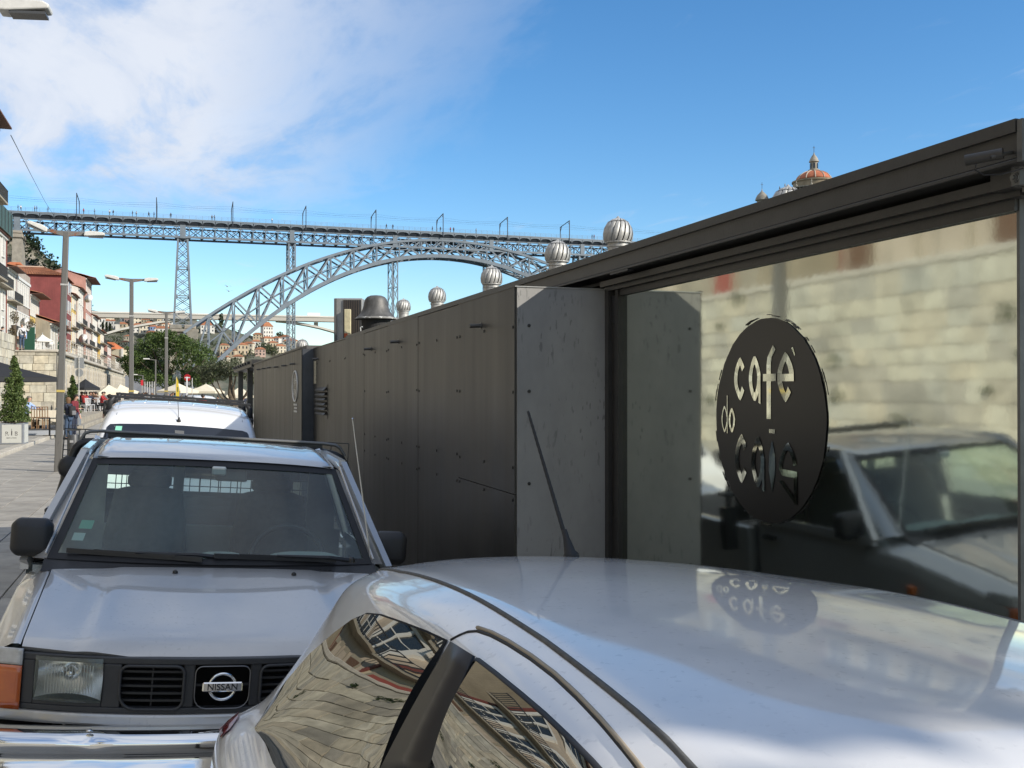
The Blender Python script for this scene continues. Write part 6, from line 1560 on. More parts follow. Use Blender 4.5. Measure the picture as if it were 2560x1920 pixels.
    MB().add([(a.x - 0.8, a.y - 0.8, zt - 0.1), (b.x + 0.5, a.y - 0.8, zt - 0.1), (b.x + 0.5, a.y + 9, zt), (a.x - 0.8, a.y + 9, zt), (a.x + 0.6, a.y + 4, zr), (b.x - 0.8, a.y + 4, zr)], [(0, 1, 5, 4), (1, 2, 5), (2, 3, 4, 5), (3, 0, 4)]).build('roof', M_or, t)
    MB().add([(b.x - 1.2, a.y + 0.5, zt + 0.9), (e1.x, e1.y + 0.5, e1.z - 0.3), (e1.x, e1.y + 8, e1.z), (b.x - 1.2, a.y + 8, zt + 0.9)], [(0, 1, 2, 3)]).build('lower_roof', M_or, t, solid=0.2)
    MB().box(b.x, e1.x - 0.3, a.y + 1, a.y + 8, 4, e1.z - 0.5).build('wing', tw('orange'), t)
    wl, wr = at_d(31, 672, Z), at_d(39, 672, Z); w = MB().box(wl.x, wr.x, a.y - 0.12, a.y, wl.z - 0.7, wl.z + 0.15).build('window', M_whitetrim, t); MB().box(wl.x + 0.1, wr.x - 0.1, a.y - 0.15, a.y - 0.12, wl.z - 0.6, wl.z + 0.08).build('pane', M_pane, w)
    # houses beside and behind the photographer, seen in the reflections
    y = -24; k = 0
    for c, wd, zt, fl, dr in (('cream', 9, 16, 4, 'red'), ('yellow', 8, 17, 4, 'brown'), ('white', 9, 15, 3, 'red'), ('pink', 8, 18, 4, 'brown'), ('cream', 9, 16, 4, 'red'), ('beige', 8, 17, 4, 'brown')):
        th(['cream house with red doors above the retaining wall', 'yellow house with brown doors above the retaining wall', 'white three-storey house above the retaining wall', 'pink house with brown doors above the retaining wall', 'second cream house with red doors above the wall, next to the pink one', 'beige house with brown doors above the retaining wall'][k],
           y, y + wd, 4.5, zt, c, fl, 4, xf=-15.0, balc=(1, 2), door=dr, group=None, rise=1.5); y += wd + 0.1; k += 1
    # tall house whose eaves enter the frame
    t = th('tall grey house whose deep tiled eaves overhang the promenade', 30, 90, 4.5, 22.9, 'stone', 6, 14, xf=-13.55, depth=10, eave=1.05, balc=(2, 4), rise=3.0, door='red')
    e = at_Y(27, 338, 90.2)
    w = at_d(133, 536, 330)
    cb = MB().tube([e, e.lerp(at_d(75, 432, 150), 0.5), at_d(75, 432, 150), at_d(112, 503, 230), at_d(133, 536, 300)], 0.035, 5).build('overhead_cable', M_irond)
    tag(cb, 'thin dark cable hanging from the eaves corner towards the bridge', 'cable')
    # pale building with the red roof at the foot of the bridge
    Z = 300; a = at_d(240, 914, Z); b = at_d(303, 914, Z); u = (b - a).normalized(); w = (b - a).length
    t = thing('station_building', 'pale low building with red roof and dark glazed doorway by the bridge foot', 'building', (a.x, a.y, 4.5), (0, 0, math.atan2(u.y, u.x)))
    h = at_d(270, 873, Z).z - 4.5
    MB().box(0, w, 0, 8, -4, h).build('wall', tw('cream'), t); MB().box(w*0.55, w*0.92, -0.1, 0.0, -1, h*0.56).build('doorway', mat('teal_glass', (0.02, 0.05, 0.07), 0.2), t)
    MB().box(0, w*0.5, -0.12, 0.0, -2, h*0.42).build('shop_front', mat('grey_front', (0.16, 0.17, 0.18), 0.5), t)
    MB().add([(-0.5, -0.5, h), (w*0.8, -0.5, h), (w*0.8, 8, h), (-0.5, 8, h), (0.6, 4, h + 2.4), (w*0.5, 4, h + 2.2)], [(0, 1, 5, 4), (1, 2, 5), (2, 3, 4, 5), (3, 0, 4)]).build('roof', mat('new_orange_tiles', (0.52, 0.15, 0.045), 0.8), t)
    MB().box(w, w + 0.5, -0.3, 0.3, -4, h + 0.2).build('pillar', tw('white'), t)
town()
def dishes():
    for px, py, Z, lab in ((208, 846, 185, 'white satellite dish on the facade above the first promenade awning'), (226, 826, 215, 'white satellite dish high on the facade near the far bridge'), (231, 853, 220, 'white satellite dish low on the facade by the station roof'), (124, 859, 78, 'round white dish beside the promenade parasol'), (62, 805, 120, 'round white dish in front of the beige tiled house'), (222, 747, 190, 'white dish under the projecting eaves')):
        p = at_d(px, py, Z); r = 0.011*Z/2.2*0.9; t = thing('satellite_dish', lab, 'dish', p, (R(70), 0, -0.5))
        MB().lathe([(0.02, -0.12*r), (r*0.5, -0.07*r), (r*0.85, 0.05*r), (r, 0.16*r)], n=18).build('reflector', M_whitetrim, t, solid=0.02, smooth=True)
        MB().beam((0, 0, 0), (0, r*0.2, r*0.8), 0.04).build('feed_arm', M_ironwork, t); MB().beam((0, 0, -0.1*r), (-0.6, 0, -0.8), 0.06).build('bracket', M_ironwork, t)
dishes()

# ================================================================== TREES AND PLANTS
M_pine = leaf_mat('pine_foliage', (0.032, 0.064, 0.015), (0.125, 0.175, 0.048))
M_olive = leaf_mat('olive_foliage', (0.055, 0.07, 0.035), (0.17, 0.18, 0.11))
M_cypress = leaf_mat('planter_foliage', (0.04, 0.075, 0.018), (0.17, 0.22, 0.07))
M_plane = leaf_mat('added_tree_foliage', (0.03, 0.06, 0.02), (0.09, 0.13, 0.04))
M_hedge = leaf_mat('hedge_foliage', (0.02, 0.04, 0.014), (0.06, 0.09, 0.03))
def limbs(parts, parent, m=M_bark):
    for nm, pts, rs in parts: MB().tube(pts, rs, 9).build(nm, m, parent, smooth=True)
def pine():
    rg = random.Random(5); c = at_z(436, 1018, 0); Z = 120; b = at_d(430, 1000, Z); b.z = 0
    t = thing('umbrella_pine', 'broad dark green umbrella pine on the quay below the bridge', 'tree', b)
    m = MB()
    lobes = []
    for px, py, r in ((322, 905, 1.1), (335, 925, 1.3), (352, 880, 1.5), (375, 862, 1.5), (398, 850, 1.5), (420, 868, 1.7), (445, 862, 1.6), (470, 868, 1.6), (495, 878, 1.6), (515, 898, 1.4), (525, 922, 1.3), (505, 925, 1.6), (470, 905, 1.9), (430, 905, 2.0), (390, 900, 1.9), (360, 915, 1.7), (395, 935, 1.6), (440, 940, 1.6), (485, 945, 1.5), (350, 940, 1.2), (520, 945, 1.1), (415, 842, 1.0), (385, 845, 0.9), (455, 848, 0.9), (340, 895, 1.2), (375, 950, 1.3), (415, 955, 1.2), (455, 958, 1.1), (500, 958, 1.0)):
        p = at_d(px, py, Z + rg.uniform(-3.2, 3.2)) - b
        lobes.append(p); leaf_blob(m, p, r*0.95, r*1.2, r*0.72, 520, 0.12, rg, 0.35)
        for _ in range(7):
            q = p + Vector((rg.uniform(-1, 1)*r, rg.uniform(-1, 1)*r, rg.uniform(-.2, 0.9)*r*0.7)); leaf_blob(m, q, 0.42, 0.42, 0.3, 90, 0.10, rg, 0.2)
    m.build('crown', M_pine, t)
    tr = [Vector((0.4, 0, 0)), Vector((0.2, 0, 1.6)), Vector((-0.3, 0, 3.0)), Vector((0, 0, 4.4))]
    limbs([('trunk', tr, [0.32, 0.27, 0.22, 0.15])] + [('limb', [tr[2], tr[2].lerp(p, 0.55) + Vector((0, 0, -0.3)), p], [0.16, 0.10, 0.04]) for p in lobes[::3]], t)
pine()
def olive():
    rg = random.Random(9); Z = 45; b = at_d(582, 1020, Z); b.z = ground_z(b.x); P = lambda px, py, dz=0: at_d(px, py, Z + dz) - b
    t = thing('olive_tree', 'gnarled olive tree with several bare stems beside the pergola', 'tree', b)
    stems = [[(582, 1015), (552, 992), (541, 975), (527, 955), (524, 940)], [(584, 1012), (560, 990), (549, 968), (540, 945), (536, 930)], [(585, 1012), (575, 985), (577, 955), (576, 935), (572, 915)], [(588, 1010), (583, 975), (588, 950), (590, 925)], [(592, 1012), (612, 990), (624, 968), (630, 950)], [(594, 1008), (618, 985), (632, 975)]]
    rr = [0.05, 0.045, 0.13, 0.06, 0.06, 0.05]
    limbs([('trunk', [Vector((0.1, 0, -0.3)), P(586, 1010)], [0.2, 0.16])] + [('limb', [P(*q, dz=rg.uniform(-.2, .2)) for q in s], [r*(1 - 0.17*i) for i in range(len(s))]) for s, r in zip(stems, rr)], t, mat('olive_bark', (0.13, 0.10, 0.065), 0.9, noise=0.45, nscale=9, bump=0.8, bscale=20))
    m = MB()
    for px, py, r in ((510, 930, .35), (525, 918, .4), (540, 912, .38), (556, 922, .42), (572, 910, .4), (585, 918, .38), (520, 942, .34), (538, 935, .35), (555, 940, .3), (598, 928, .3), (610, 935, .28), (622, 940, .26), (500, 925, .25), (565, 930, .3), (630, 952, .25), (512, 950, .22), (590, 905, .25)):
        leaf_blob(m, P(px, py, rg.uniform(-.5, .5)), r, r, r*0.75, 260, 0.045, rg, 0.25)
    m.build('crown', M_olive, t)
olive()
def shade_tree():  # out-of-view tree, added to keep the sun off pickup and hatchback
    rg = random.Random(21); b = Vector((6.1, -1.7, -0.41))
    t = thing('added_shade_tree', 'leafy plane tree on the quay beyond the pavilion corner, shading the parked cars', 'tree', b)
    m = MB()
    for x, y, z, r in ((-1.6, 0.0, 5.3, 1.3), (0, 0, 5.2, 1.5), (1.5, 0.2, 5.4, 1.4), (-0.8, 0.2, 6.6, 1.4), (0.8, -0.1, 6.8, 1.5), (2.2, 0.0, 6.6, 1.3), (0.2, 0.3, 7.8, 1.3), (1.6, 0.2, 7.9, 1.2), (-1.9, 0.3, 4.9, 0.9), (-0.6, -0.3, 4.9, 1.0), (0.9, 0, 4.95, 1.0), (2.6, 0.2, 5.4, 1.0), (-2.2, 0, 5.9, 0.9)):
        leaf_blob(m, (x, y, z), r, r*0.9, r*0.9, 1150, 0.12, rg, 0.0)
    m.build('crown', M_plane, t)
    limbs([('trunk', [(0.3, 0, 0), (0.2, 0, 2.2), (0.1, 0, 4.0), (0.2, 0, 5.6)], [0.2, 0.17, 0.13, 0.08])] + [('limb', [(0.15, 0, 3.6), (x*0.5, 0, 4.6), (x, 0, 5.6)], [0.09, 0.06, 0.03]) for x in (-1.6, 1.6, 0.9, -0.8)], t)
shade_tree()
def hedge():
    rg = random.Random(4); t = thing('hedge', 'dark clipped hedge with a few white flowers at the end of the kiosk', 'hedge', (1.36, 26.6, ground_z(1.36)))
    m = MB()
    for i in range(26): leaf_blob(m, (rg.uniform(-.12, .12), -1.8 + 3.8*i/25, rg.uniform(.5, 1.2)), 0.34, 0.34, 0.45, 190, 0.04, rg, 0.3)
    m.build('foliage', M_hedge, t)
    f = MB()
    for _ in range(30): leaf_blob(f, (rg.uniform(-.4, -.3), rg.uniform(-1.9, 1.9), rg.uniform(.5, 1.4)), 0.03, 0.03, 0.03, 5, 0.022, rg, 0)
    f.build('flowers', mat('white_petals', (0.75, 0.74, 0.7), 0.7), t)
    MB().box(-0.3, 0.3, -1.9, 2.0, 0, 0.35).build('trough', M_frame, t)
hedge()
def wall_weeds():
    rg = random.Random(8); m = MB()
    for _ in range(26):
        y, z = rg.uniform(-8, 34), rg.uniform(0.8, 4.5); r = rg.uniform(0.12, 0.32); leaf_blob(m, (WX + 0.08, y, z), 0.14, r, r*0.8, 60, 0.05, rg, 0)
    o = m.build('wall_weeds', M_hedge, kind='stuff'); o['label'] = 'tufts of weeds growing from the wall joints'
wall_weeds()

# ================================================================== STREET LAMPS
M_pole = mat('painted_lamp_post', (0.06, 0.059, 0.056), 0.55, col2=(0.13, 0.125, 0.115), nscale=3, stretch=(6, 6, 1), pos=(0.62, 0.7), metal=0.2)
M_rust = mat('rusty_arm', (0.15, 0.145, 0.135), 0.7, col2=(0.20, 0.07, 0.03), nscale=7, pos=(0.40, 0.5))
M_lhead = mat('pale_lamp_head', (0.62, 0.61, 0.57), 0.5, noise=0.12, nscale=12)
def street_lamp(base, ztop, tilt, yaw, label, ltilt=(0.28, -0.03)):
    t = thing('street_lamp', label, 'street lamp', base, (0, tilt, yaw), 'double-headed street lamps along the quay')
    h = ztop - base.z
    m = MB().add([(sx*w, sy*w*0.8, z) for z, w in ((0, 0.085), (0.4, 0.082), (h - 0.06, 0.064), (h, 0.066)) for sx, sy in ((-1,-1),(1,-1),(1,1),(-1,1))], [(a+4*k, b+4*k, b+4*k+4, a+4*k+4) for k in range(3) for a, b in ((0,1),(1,2),(2,3),(3,0))] + [(12,13,14,15)])
    m.build('pole', M_pole, t, bevel=0.02)
    MB().box(-0.078, 0.078, -0.066, 0.066, h - 1.25, h - 1.21).build('band', M_vane, t)
    MB().box(-0.086, 0.086, -0.072, 0.072, 1.85, 1.9).build('band', mat('yellow_band', (0.5, 0.38, 0.1), 0.6), t)
    for s, tl in ((-1, ltilt[0]), (1, ltilt[1])):
        p, q = Vector((s*0.05, 0, h - 0.05)), Vector((s*0.40, 0, h - 0.05 + 0.09*(tl if s < 0 else -tl) + 0.03))
        MB().add([(p.x, -0.05, p.z - 0.06), (p.x, 0.05, p.z - 0.06), (p.x, 0.05, p.z + 0.05), (p.x, -0.05, p.z + 0.05), (q.x, -0.035, q.z - 0.03), (q.x, 0.035, q.z - 0.03), (q.x, 0.035, q.z + 0.03), (q.x, -0.035, q.z + 0.03)], [(0,1,2,3),(7,6,5,4),(0,4,5,1),(1,5,6,2),(2,6,7,3),(3,7,4,0)]).build('arm', M_rust, t, fixn=True)
        M = Matrix.Translation(q) @ Matrix.Rotation(s*(-0.05) + (tl if s < 0 else -tl), 4, 'Y')
        pr = [(-0.02, -0.05), (0.0, 0.04), (0.12, 0.065), (0.38, 0.05), (0.44, 0.015), (0.43, -0.025), (0.05, -0.055)]
        hd = MB().prism([(s*x, -0.11, z) for x, z in pr], (0, 0.22, 0)).xf(M).build('lamp_head', M_lhead, t, fixn=True, bevel=0.015)
        MB().box(*sorted((s*0.08, s*0.40)), -0.09, 0.09, -0.075, -0.05).xf(M).build('lens', mat('lamp_lens', (0.06, 0.06, 0.06), 0.25), hd)
    return t
def lamps():
    b = at_z(145, 1181, 0); street_lamp(b, 5.56, 0.028, -YAW + 0.35, 'tall grey double-headed street lamp in front of the terrace planter, rusty arms')
    for px, py, Z, lab in ((329, 697, 33.8, 'grey double-headed street lamp rising behind the white van, in front of the pine'), (416, 779, 47.7, 'grey double-headed street lamp whose head crosses the iron pier')):
        p = at_d(px, py, Z); street_lamp(Vector((p.x, p.y, 0)), p.z, 0.0, -YAW + 0.35, lab, (0.12, 0.0))
    p = at_d(-112, 20, 9.66); street_lamp(Vector((p.x, p.y, 0)), p.z + 0.06, 0.0, -YAW + 0.25, 'double-headed street lamp closest to the parked pickup, with pale box heads', (0.1, 0.0))
    # slim single lamps near the pine
    for px, py, Z, lab in ((389, 899, 100, 'slim single-arm lamp post against the dark pine'), (357, 938, 115, 'short slim lamp post at the foot of the ramp')):
        p = at_d(px, py, Z); t = thing('lamp_post', lab, 'street lamp', (p.x, p.y, 0))
        MB().tube([(0, 0, 0), (0, 0, p.z)], 0.07, 8).build('pole', M_pole, t); MB().beam((0, 0, p.z - 0.05), (-0.7, 0, p.z + 0.05), 0.08).build('arm', M_pole, t)
        MB().cbox(-1.15, -0.55, -0.14, 0.14, p.z, p.z + 0.12, 0.03).build('lamp_head', M_lhead, t)
lamps()

# ================================================================== TERRACE FURNITURE
M_cloth = mat('cream_cloth', (0.66, 0.60, 0.48), 0.9, noise=0.08, nscale=4)
M_canvas_b = mat('black_canvas', (0.016, 0.017, 0.02), 0.8)
M_canvas_c = mat('cream_canvas', (0.70, 0.63, 0.48), 0.85, noise=0.06, nscale=2)
M_wood = mat('warm_wood', (0.24, 0.14, 0.07), 0.7, noise=0.3, nscale=8)
def parasol(b, r, zedge, zap, m, label, sides=4, rot=0.4, pole=M_vane, group=None, val=0.18):
    t = thing('parasol', label, 'parasol', b, (0, 0, rot), group); h0, h1 = zedge - b.z, zap - b.z; n = sides
    P = []
    cn = [(r*math.cos(2*math.pi*(i + .5)/n)*(1 if n > 4 else 1.2), r*math.sin(2*math.pi*(i + .5)/n)*(1 if n > 4 else 1.2)) for i in range(n)]
    c = MB()
    for i in range(n):
        a, bq = cn[i], cn[(i+1) % n]
        for k in range(3):
            f0, f1 = k/3, (k+1)/3; z = lambda f: lerp(h1, h0, f**0.85)
            c.add([(a[0]*f0, a[1]*f0, z(f0)), (bq[0]*f0, bq[1]*f0, z(f0)), (bq[0]*f1, bq[1]*f1, z(f1)), (a[0]*f1, a[1]*f1, z(f1))], [(0, 1, 2, 3)])
        c.add([(a[0], a[1], h0), (bq[0], bq[1], h0), (bq[0], bq[1], h0 - val), (a[0], a[1], h0 - val)], [(0, 1, 2, 3)])
    c.build('canopy', m, t, solid=0.012)
    MB().tube([(0, 0, 0), (0, 0, h1 + 0.12)], 0.03, 8).build('pole', pole, t)
    for a in cn: MB().beam((0, 0, h1 - 0.1), (a[0]*0.97, a[1]*0.97, h0 - 0.02), 0.03).build('rib', pole, t)
    MB().cbox(-0.3, 0.3, -0.3, 0.3, 0, 0.08, 0.02).build('base', M_blackm, t)
    return t
def chair(b, yaw, m, label, group, metal=False):
    t = thing('terrace_chair', label, 'chair', b, (0, 0, yaw), group)
    MB().cbox(-0.22, 0.22, -0.22, 0.22, 0.43, 0.47, 0.01).build('seat', m, t)
    bk = MB()
    for i in range(5): bk.beam((-0.2 + 0.1*i, 0.22, 0.47), (-0.2 + 0.1*i, 0.26, 0.88), 0.03, 0.02)
    bk.beam((-0.22, 0.26, 0.88), (0.22, 0.26, 0.88), 0.05, 0.03); bk.build('backrest', m, t)
    for x in (-0.2, 0.2):
        for y in (-0.2, 0.2): MB().beam((x, y, 0), (x, y, 0.43), 0.035).build('leg', m, t)
    return t
CHAIR = {}
def planter(b, w, h, label, tree_h, r, writing):
    t = thing('planter', label, 'planter', b, (0, 0, -0.06))
    MB().cbox(-w/2, w/2, 0, w, 0, h, 0.012).build('box', mat('grey_planter', (0.20, 0.215, 0.235), 0.6, noise=0.1, nscale=6), t)
    if writing:
        pl = MB().box(-w*0.40, w*0.40, -0.008, -0.001, h*0.07, h*0.93).build('name_plate', mat('pale_plate', (0.50, 0.50, 0.46), 0.55), t)
        dk = mat('plate_ink', (0.05, 0.045, 0.045), 0.6); RX = Matrix.Rotation(R(90), 4, 'X')
        text_mesh('R', h*0.27, 0.0005).xf(Matrix.Translation((-w*0.19, -0.010, h*0.50)) @ RX).build('letter', dk, pl)
        text_mesh('B', h*0.27, 0.0005).xf(Matrix.Translation((w*0.19, -0.010, h*0.50)) @ RX).build('letter', dk, pl)
        MB().box(-w*0.30, -w*0.07, -0.011, -0.009, h*0.47, h*0.50).box(w*0.08, w*0.30, -0.011, -0.009, h*0.47, h*0.50).build('letter_dash', MATS['pale_plate'], pl)
        MB().prism([(-0.012, -0.010, h*0.42), (0.016, -0.010, h*0.42), (0.022, -0.010, h*0.60), (0.004, -0.010, h*0.68), (-0.012, -0.010, h*0.60)], (0, 0.001, 0)).prism([(-0.006, -0.010, h*0.66), (0.008, -0.010, h*0.66), (0.006, -0.010, h*0.74), (-0.004, -0.010, h*0.74)], (0, 0.001, 0)).build('knife_mark', dk, pl, fixn=True)
        text_mesh('BEEF & WINE', h*0.075, 0.0005).xf(Matrix.Translation((0, -0.010, h*0.30)) @ RX).build('lettering', dk, pl)
        MB().box(w/2 + 0.001, w/2 + 0.008, w*0.1, w*0.9, h*0.07, h*0.93).build('side_plate', MATS['pale_plate'], t)
    MB().box(-w*0.46, w*0.46, w*0.04, w*0.96, h, h + 0.02).build('soil', mat('soil', (0.05, 0.035, 0.025), 0.9), t)
    tr = thing('planter_shrub', 'bushy cone-shaped evergreen in the grey lettered planter' if writing else 'cone-shaped evergreen in the planter behind the couple', 'shrub', Vector(b) + Vector((0.02, w/2, h)))
    rg = random.Random(2); m = MB()
    for i in range(34):
        f = i/33; rr = r*(1 - f)**0.72*(0.92 + 0.16*rg.random()) + 0.05
        for k in range(int(3 + 5*(1 - f))):
            a = rg.uniform(0, 6.28); leaf_blob(m, (rr*0.62*math.cos(a), rr*0.62*math.sin(a), 0.1 + f*tree_h), rr*0.5, rr*0.5, tree_h*0.045, 55, 0.034, rg, 0.1)
    m.build('foliage', M_cypress, tr); MB().tube([(0, 0, -0.02), (0, 0, tree_h*0.6)], [0.04, 0.02], 7).build('stem', M_bark, tr)
def terrace():
    p = at_z(29, 1111, 0.12); planter(Vector((p.x, p.y, 0.12)), 0.74, 0.70, 'grey box planter with RIB lettering at the terrace kerb', 2.05, 0.46, True)
    p = at_d(178, 1043, 50); planter(Vector((p.x, p.y, 0.12)), 0.7, 0.62, 'plain grey box planter behind the couple', 1.75, 0.36, False)
    # low wooden platform with the laid table
    c = at_d(110, 1060, 42); z0 = 0.36
    pf = thing('dining_platform', 'low dark decking platform under the restaurant tables', 'platform', (c.x, c.y, 0.12), world=True)
    for i in range(12): MB().box(c.x - 2.6 + 0.3*i, c.x - 2.31 + 0.3*i, c.y - 1.1, c.y + 4, z0 - 0.05, z0).build('plank', mat('dark_decking', (0.05, 0.05, 0.052), 0.7, randcol=0.2), pf)
    MB().box(c.x - 2.6, c.x + 1.0, c.y - 1.09, c.y - 1.05, 0.12, z0 - 0.06).build('skirt', mat('grey_skirt', (0.33, 0.35, 0.38), 0.6), pf)
    a = at_d(80, 1026, 42); b = at_d(146, 1026, 42); w = (b - a).length; mid = (a + b)/2; zt = 1.09
    t = thing('dining_table', 'restaurant table under a cream tablecloth on the platform', 'table', (mid.x, mid.y, z0))
    h = zt - z0; MB().box(-w/2, w/2, -0.4, 0.4, h - 0.04, h - 0.006).build('top', M_wood, t)
    for x in (-w*0.4, w*0.4): MB().beam((x, 0, 0), (x, 0, h - 0.04), 0.08).build('leg', M_wood, t)
    rg = random.Random(1); n = 64; cl = MB(); per = []
    for i in range(n):
        f = i/n*4; s = int(f); u = f - s
        x, y = [(lerp(-w/2, w/2, u), -0.42), (w/2 + .02, lerp(-.42, .42, u)), (lerp(w/2, -w/2, u), 0.42), (-w/2 - .02, lerp(.42, -.42, u))][s]; per.append((x, y))
    for i, (x, y) in enumerate(per):
        wv = 0.03*math.sin(i*1.9) + 0.02*math.sin(i*0.7); k = 1 + wv
        cl.v += [(x, y, h), (x*k*1.02, y*k*1.04, h - 0.42 - 0.05*math.sin(i*0.55))]
    for i in range(n): j = (i+1) % n; cl.f.append((2*i, 2*j, 2*j+1, 2*i+1))
    cl.f.append(tuple(2*i for i in range(n)))
    o = cl.build('tablecloth', M_cloth, smooth=40); o.location = (mid.x, mid.y, z0 + 0.002); tag(o, 'cream tablecloth hanging over the restaurant table', 'tablecloth')
    for i, (x, lab, r, hh) in enumerate(((-0.1, 'dark plate on the cream tablecloth', .12, .02), (0.25, 'dark bottle on the cream tablecloth', .035, .2), (0.42, 'small glass on the cream tablecloth', .03, .12))):
        o = MB().lathe([(r, 0), (r, hh*0.6), (r*0.5, hh*0.8), (r*0.5, hh)], n=14).build(['plate', 'bottle', 'tumbler'][i], M_blackp if i < 2 else M_vane); o.location = (mid.x + x, mid.y - 0.1, zt + 0.003); tag(o, lab, ['plate', 'bottle', 'glass'][i])
    for i, x in enumerate((95, 108)):
        p = at_d(x, 1062, 41.2); chair(Vector((p.x, p.y, z0)), 3.1, M_wood, 'slatted wooden chair pushed under the cream-clothed table', 'wooden chairs at the laid table')
    p = at_d(124, 1090, 40); t = thing('bistro_table', 'small square black bistro table standing beside the kerb', 'table', (p.x, p.y, 0.12))
    MB().cbox(-0.33, 0.33, -0.33, 0.33, 0.68, 0.71, 0.008).build('top', M_blackm, t); MB().beam((0, 0, 0.02), (0, 0, 0.68), 0.06).build('leg', M_blackm, t); MB().box(-0.25, 0.25, -0.03, 0.03, 0, 0.03).box(-0.03, 0.03, -0.25, 0.25, 0, 0.029).build('foot', M_blackm, t)
    p = at_d(-6, 1000, 41); parasol(Vector((p.x, p.y, 0.12)), 1.95, 2.42, 3.05, M_canvas_b, 'large black parasol over the restaurant tables by the stone wall', rot=0.5)
    p = at_d(213, 1040, 74); parasol(Vector((p.x, p.y, 0.02)), 0.98, 2.12, 2.75, M_canvas_b, 'smaller black octagonal parasol beyond the couple', sides=8)
    k = 0
    for px, py, Z, r, lab in ((272, 962, 92, 1.35, 'cream parasol over the cafe tables beside the arcade, nearer the black one'), (300, 961, 100, 1.5, 'cream parasol at the end of the arcade, next to the ramp'), (445, 958, 95, 1.55, 'cream parasol behind the yellow banner'), (515, 960, 98, 1.6, 'cream parasol behind the olive tree stems'), (600, 966, 80, 1.2, 'cream parasol seen through the pergola posts')):
        p = at_d(px, py, Z); parasol(Vector((p.x, p.y, 0.0)), r, p.z - 0.72, p.z, M_canvas_c, lab, rot=0.3 + 0.3*k); k += 1
    # white metal chairs under the parasols
    rg = random.Random(6); M_wm = mat('white_metal_chair', (0.6, 0.6, 0.6), 0.4)
    for i in range(14):
        px = rg.uniform(196, 262); Z = rg.uniform(66, 90); p = at_d(px, 1000, Z); chair(Vector((p.x, p.y, 0.52 if p.x < -4.6 else 0.02)), rg.uniform(0, 6.28), M_wm, 'white metal terrace chair beneath the parasols by the arcade', 'white chairs by the arcade')
    p = at_d(233, 1035, 72); chair(Vector((p.x, p.y, 0.0)), 1.3, mat('grey_armchair', (0.3, 0.3, 0.31), 0.5), 'lone grey armchair beside the smaller black parasol', None)
terrace()

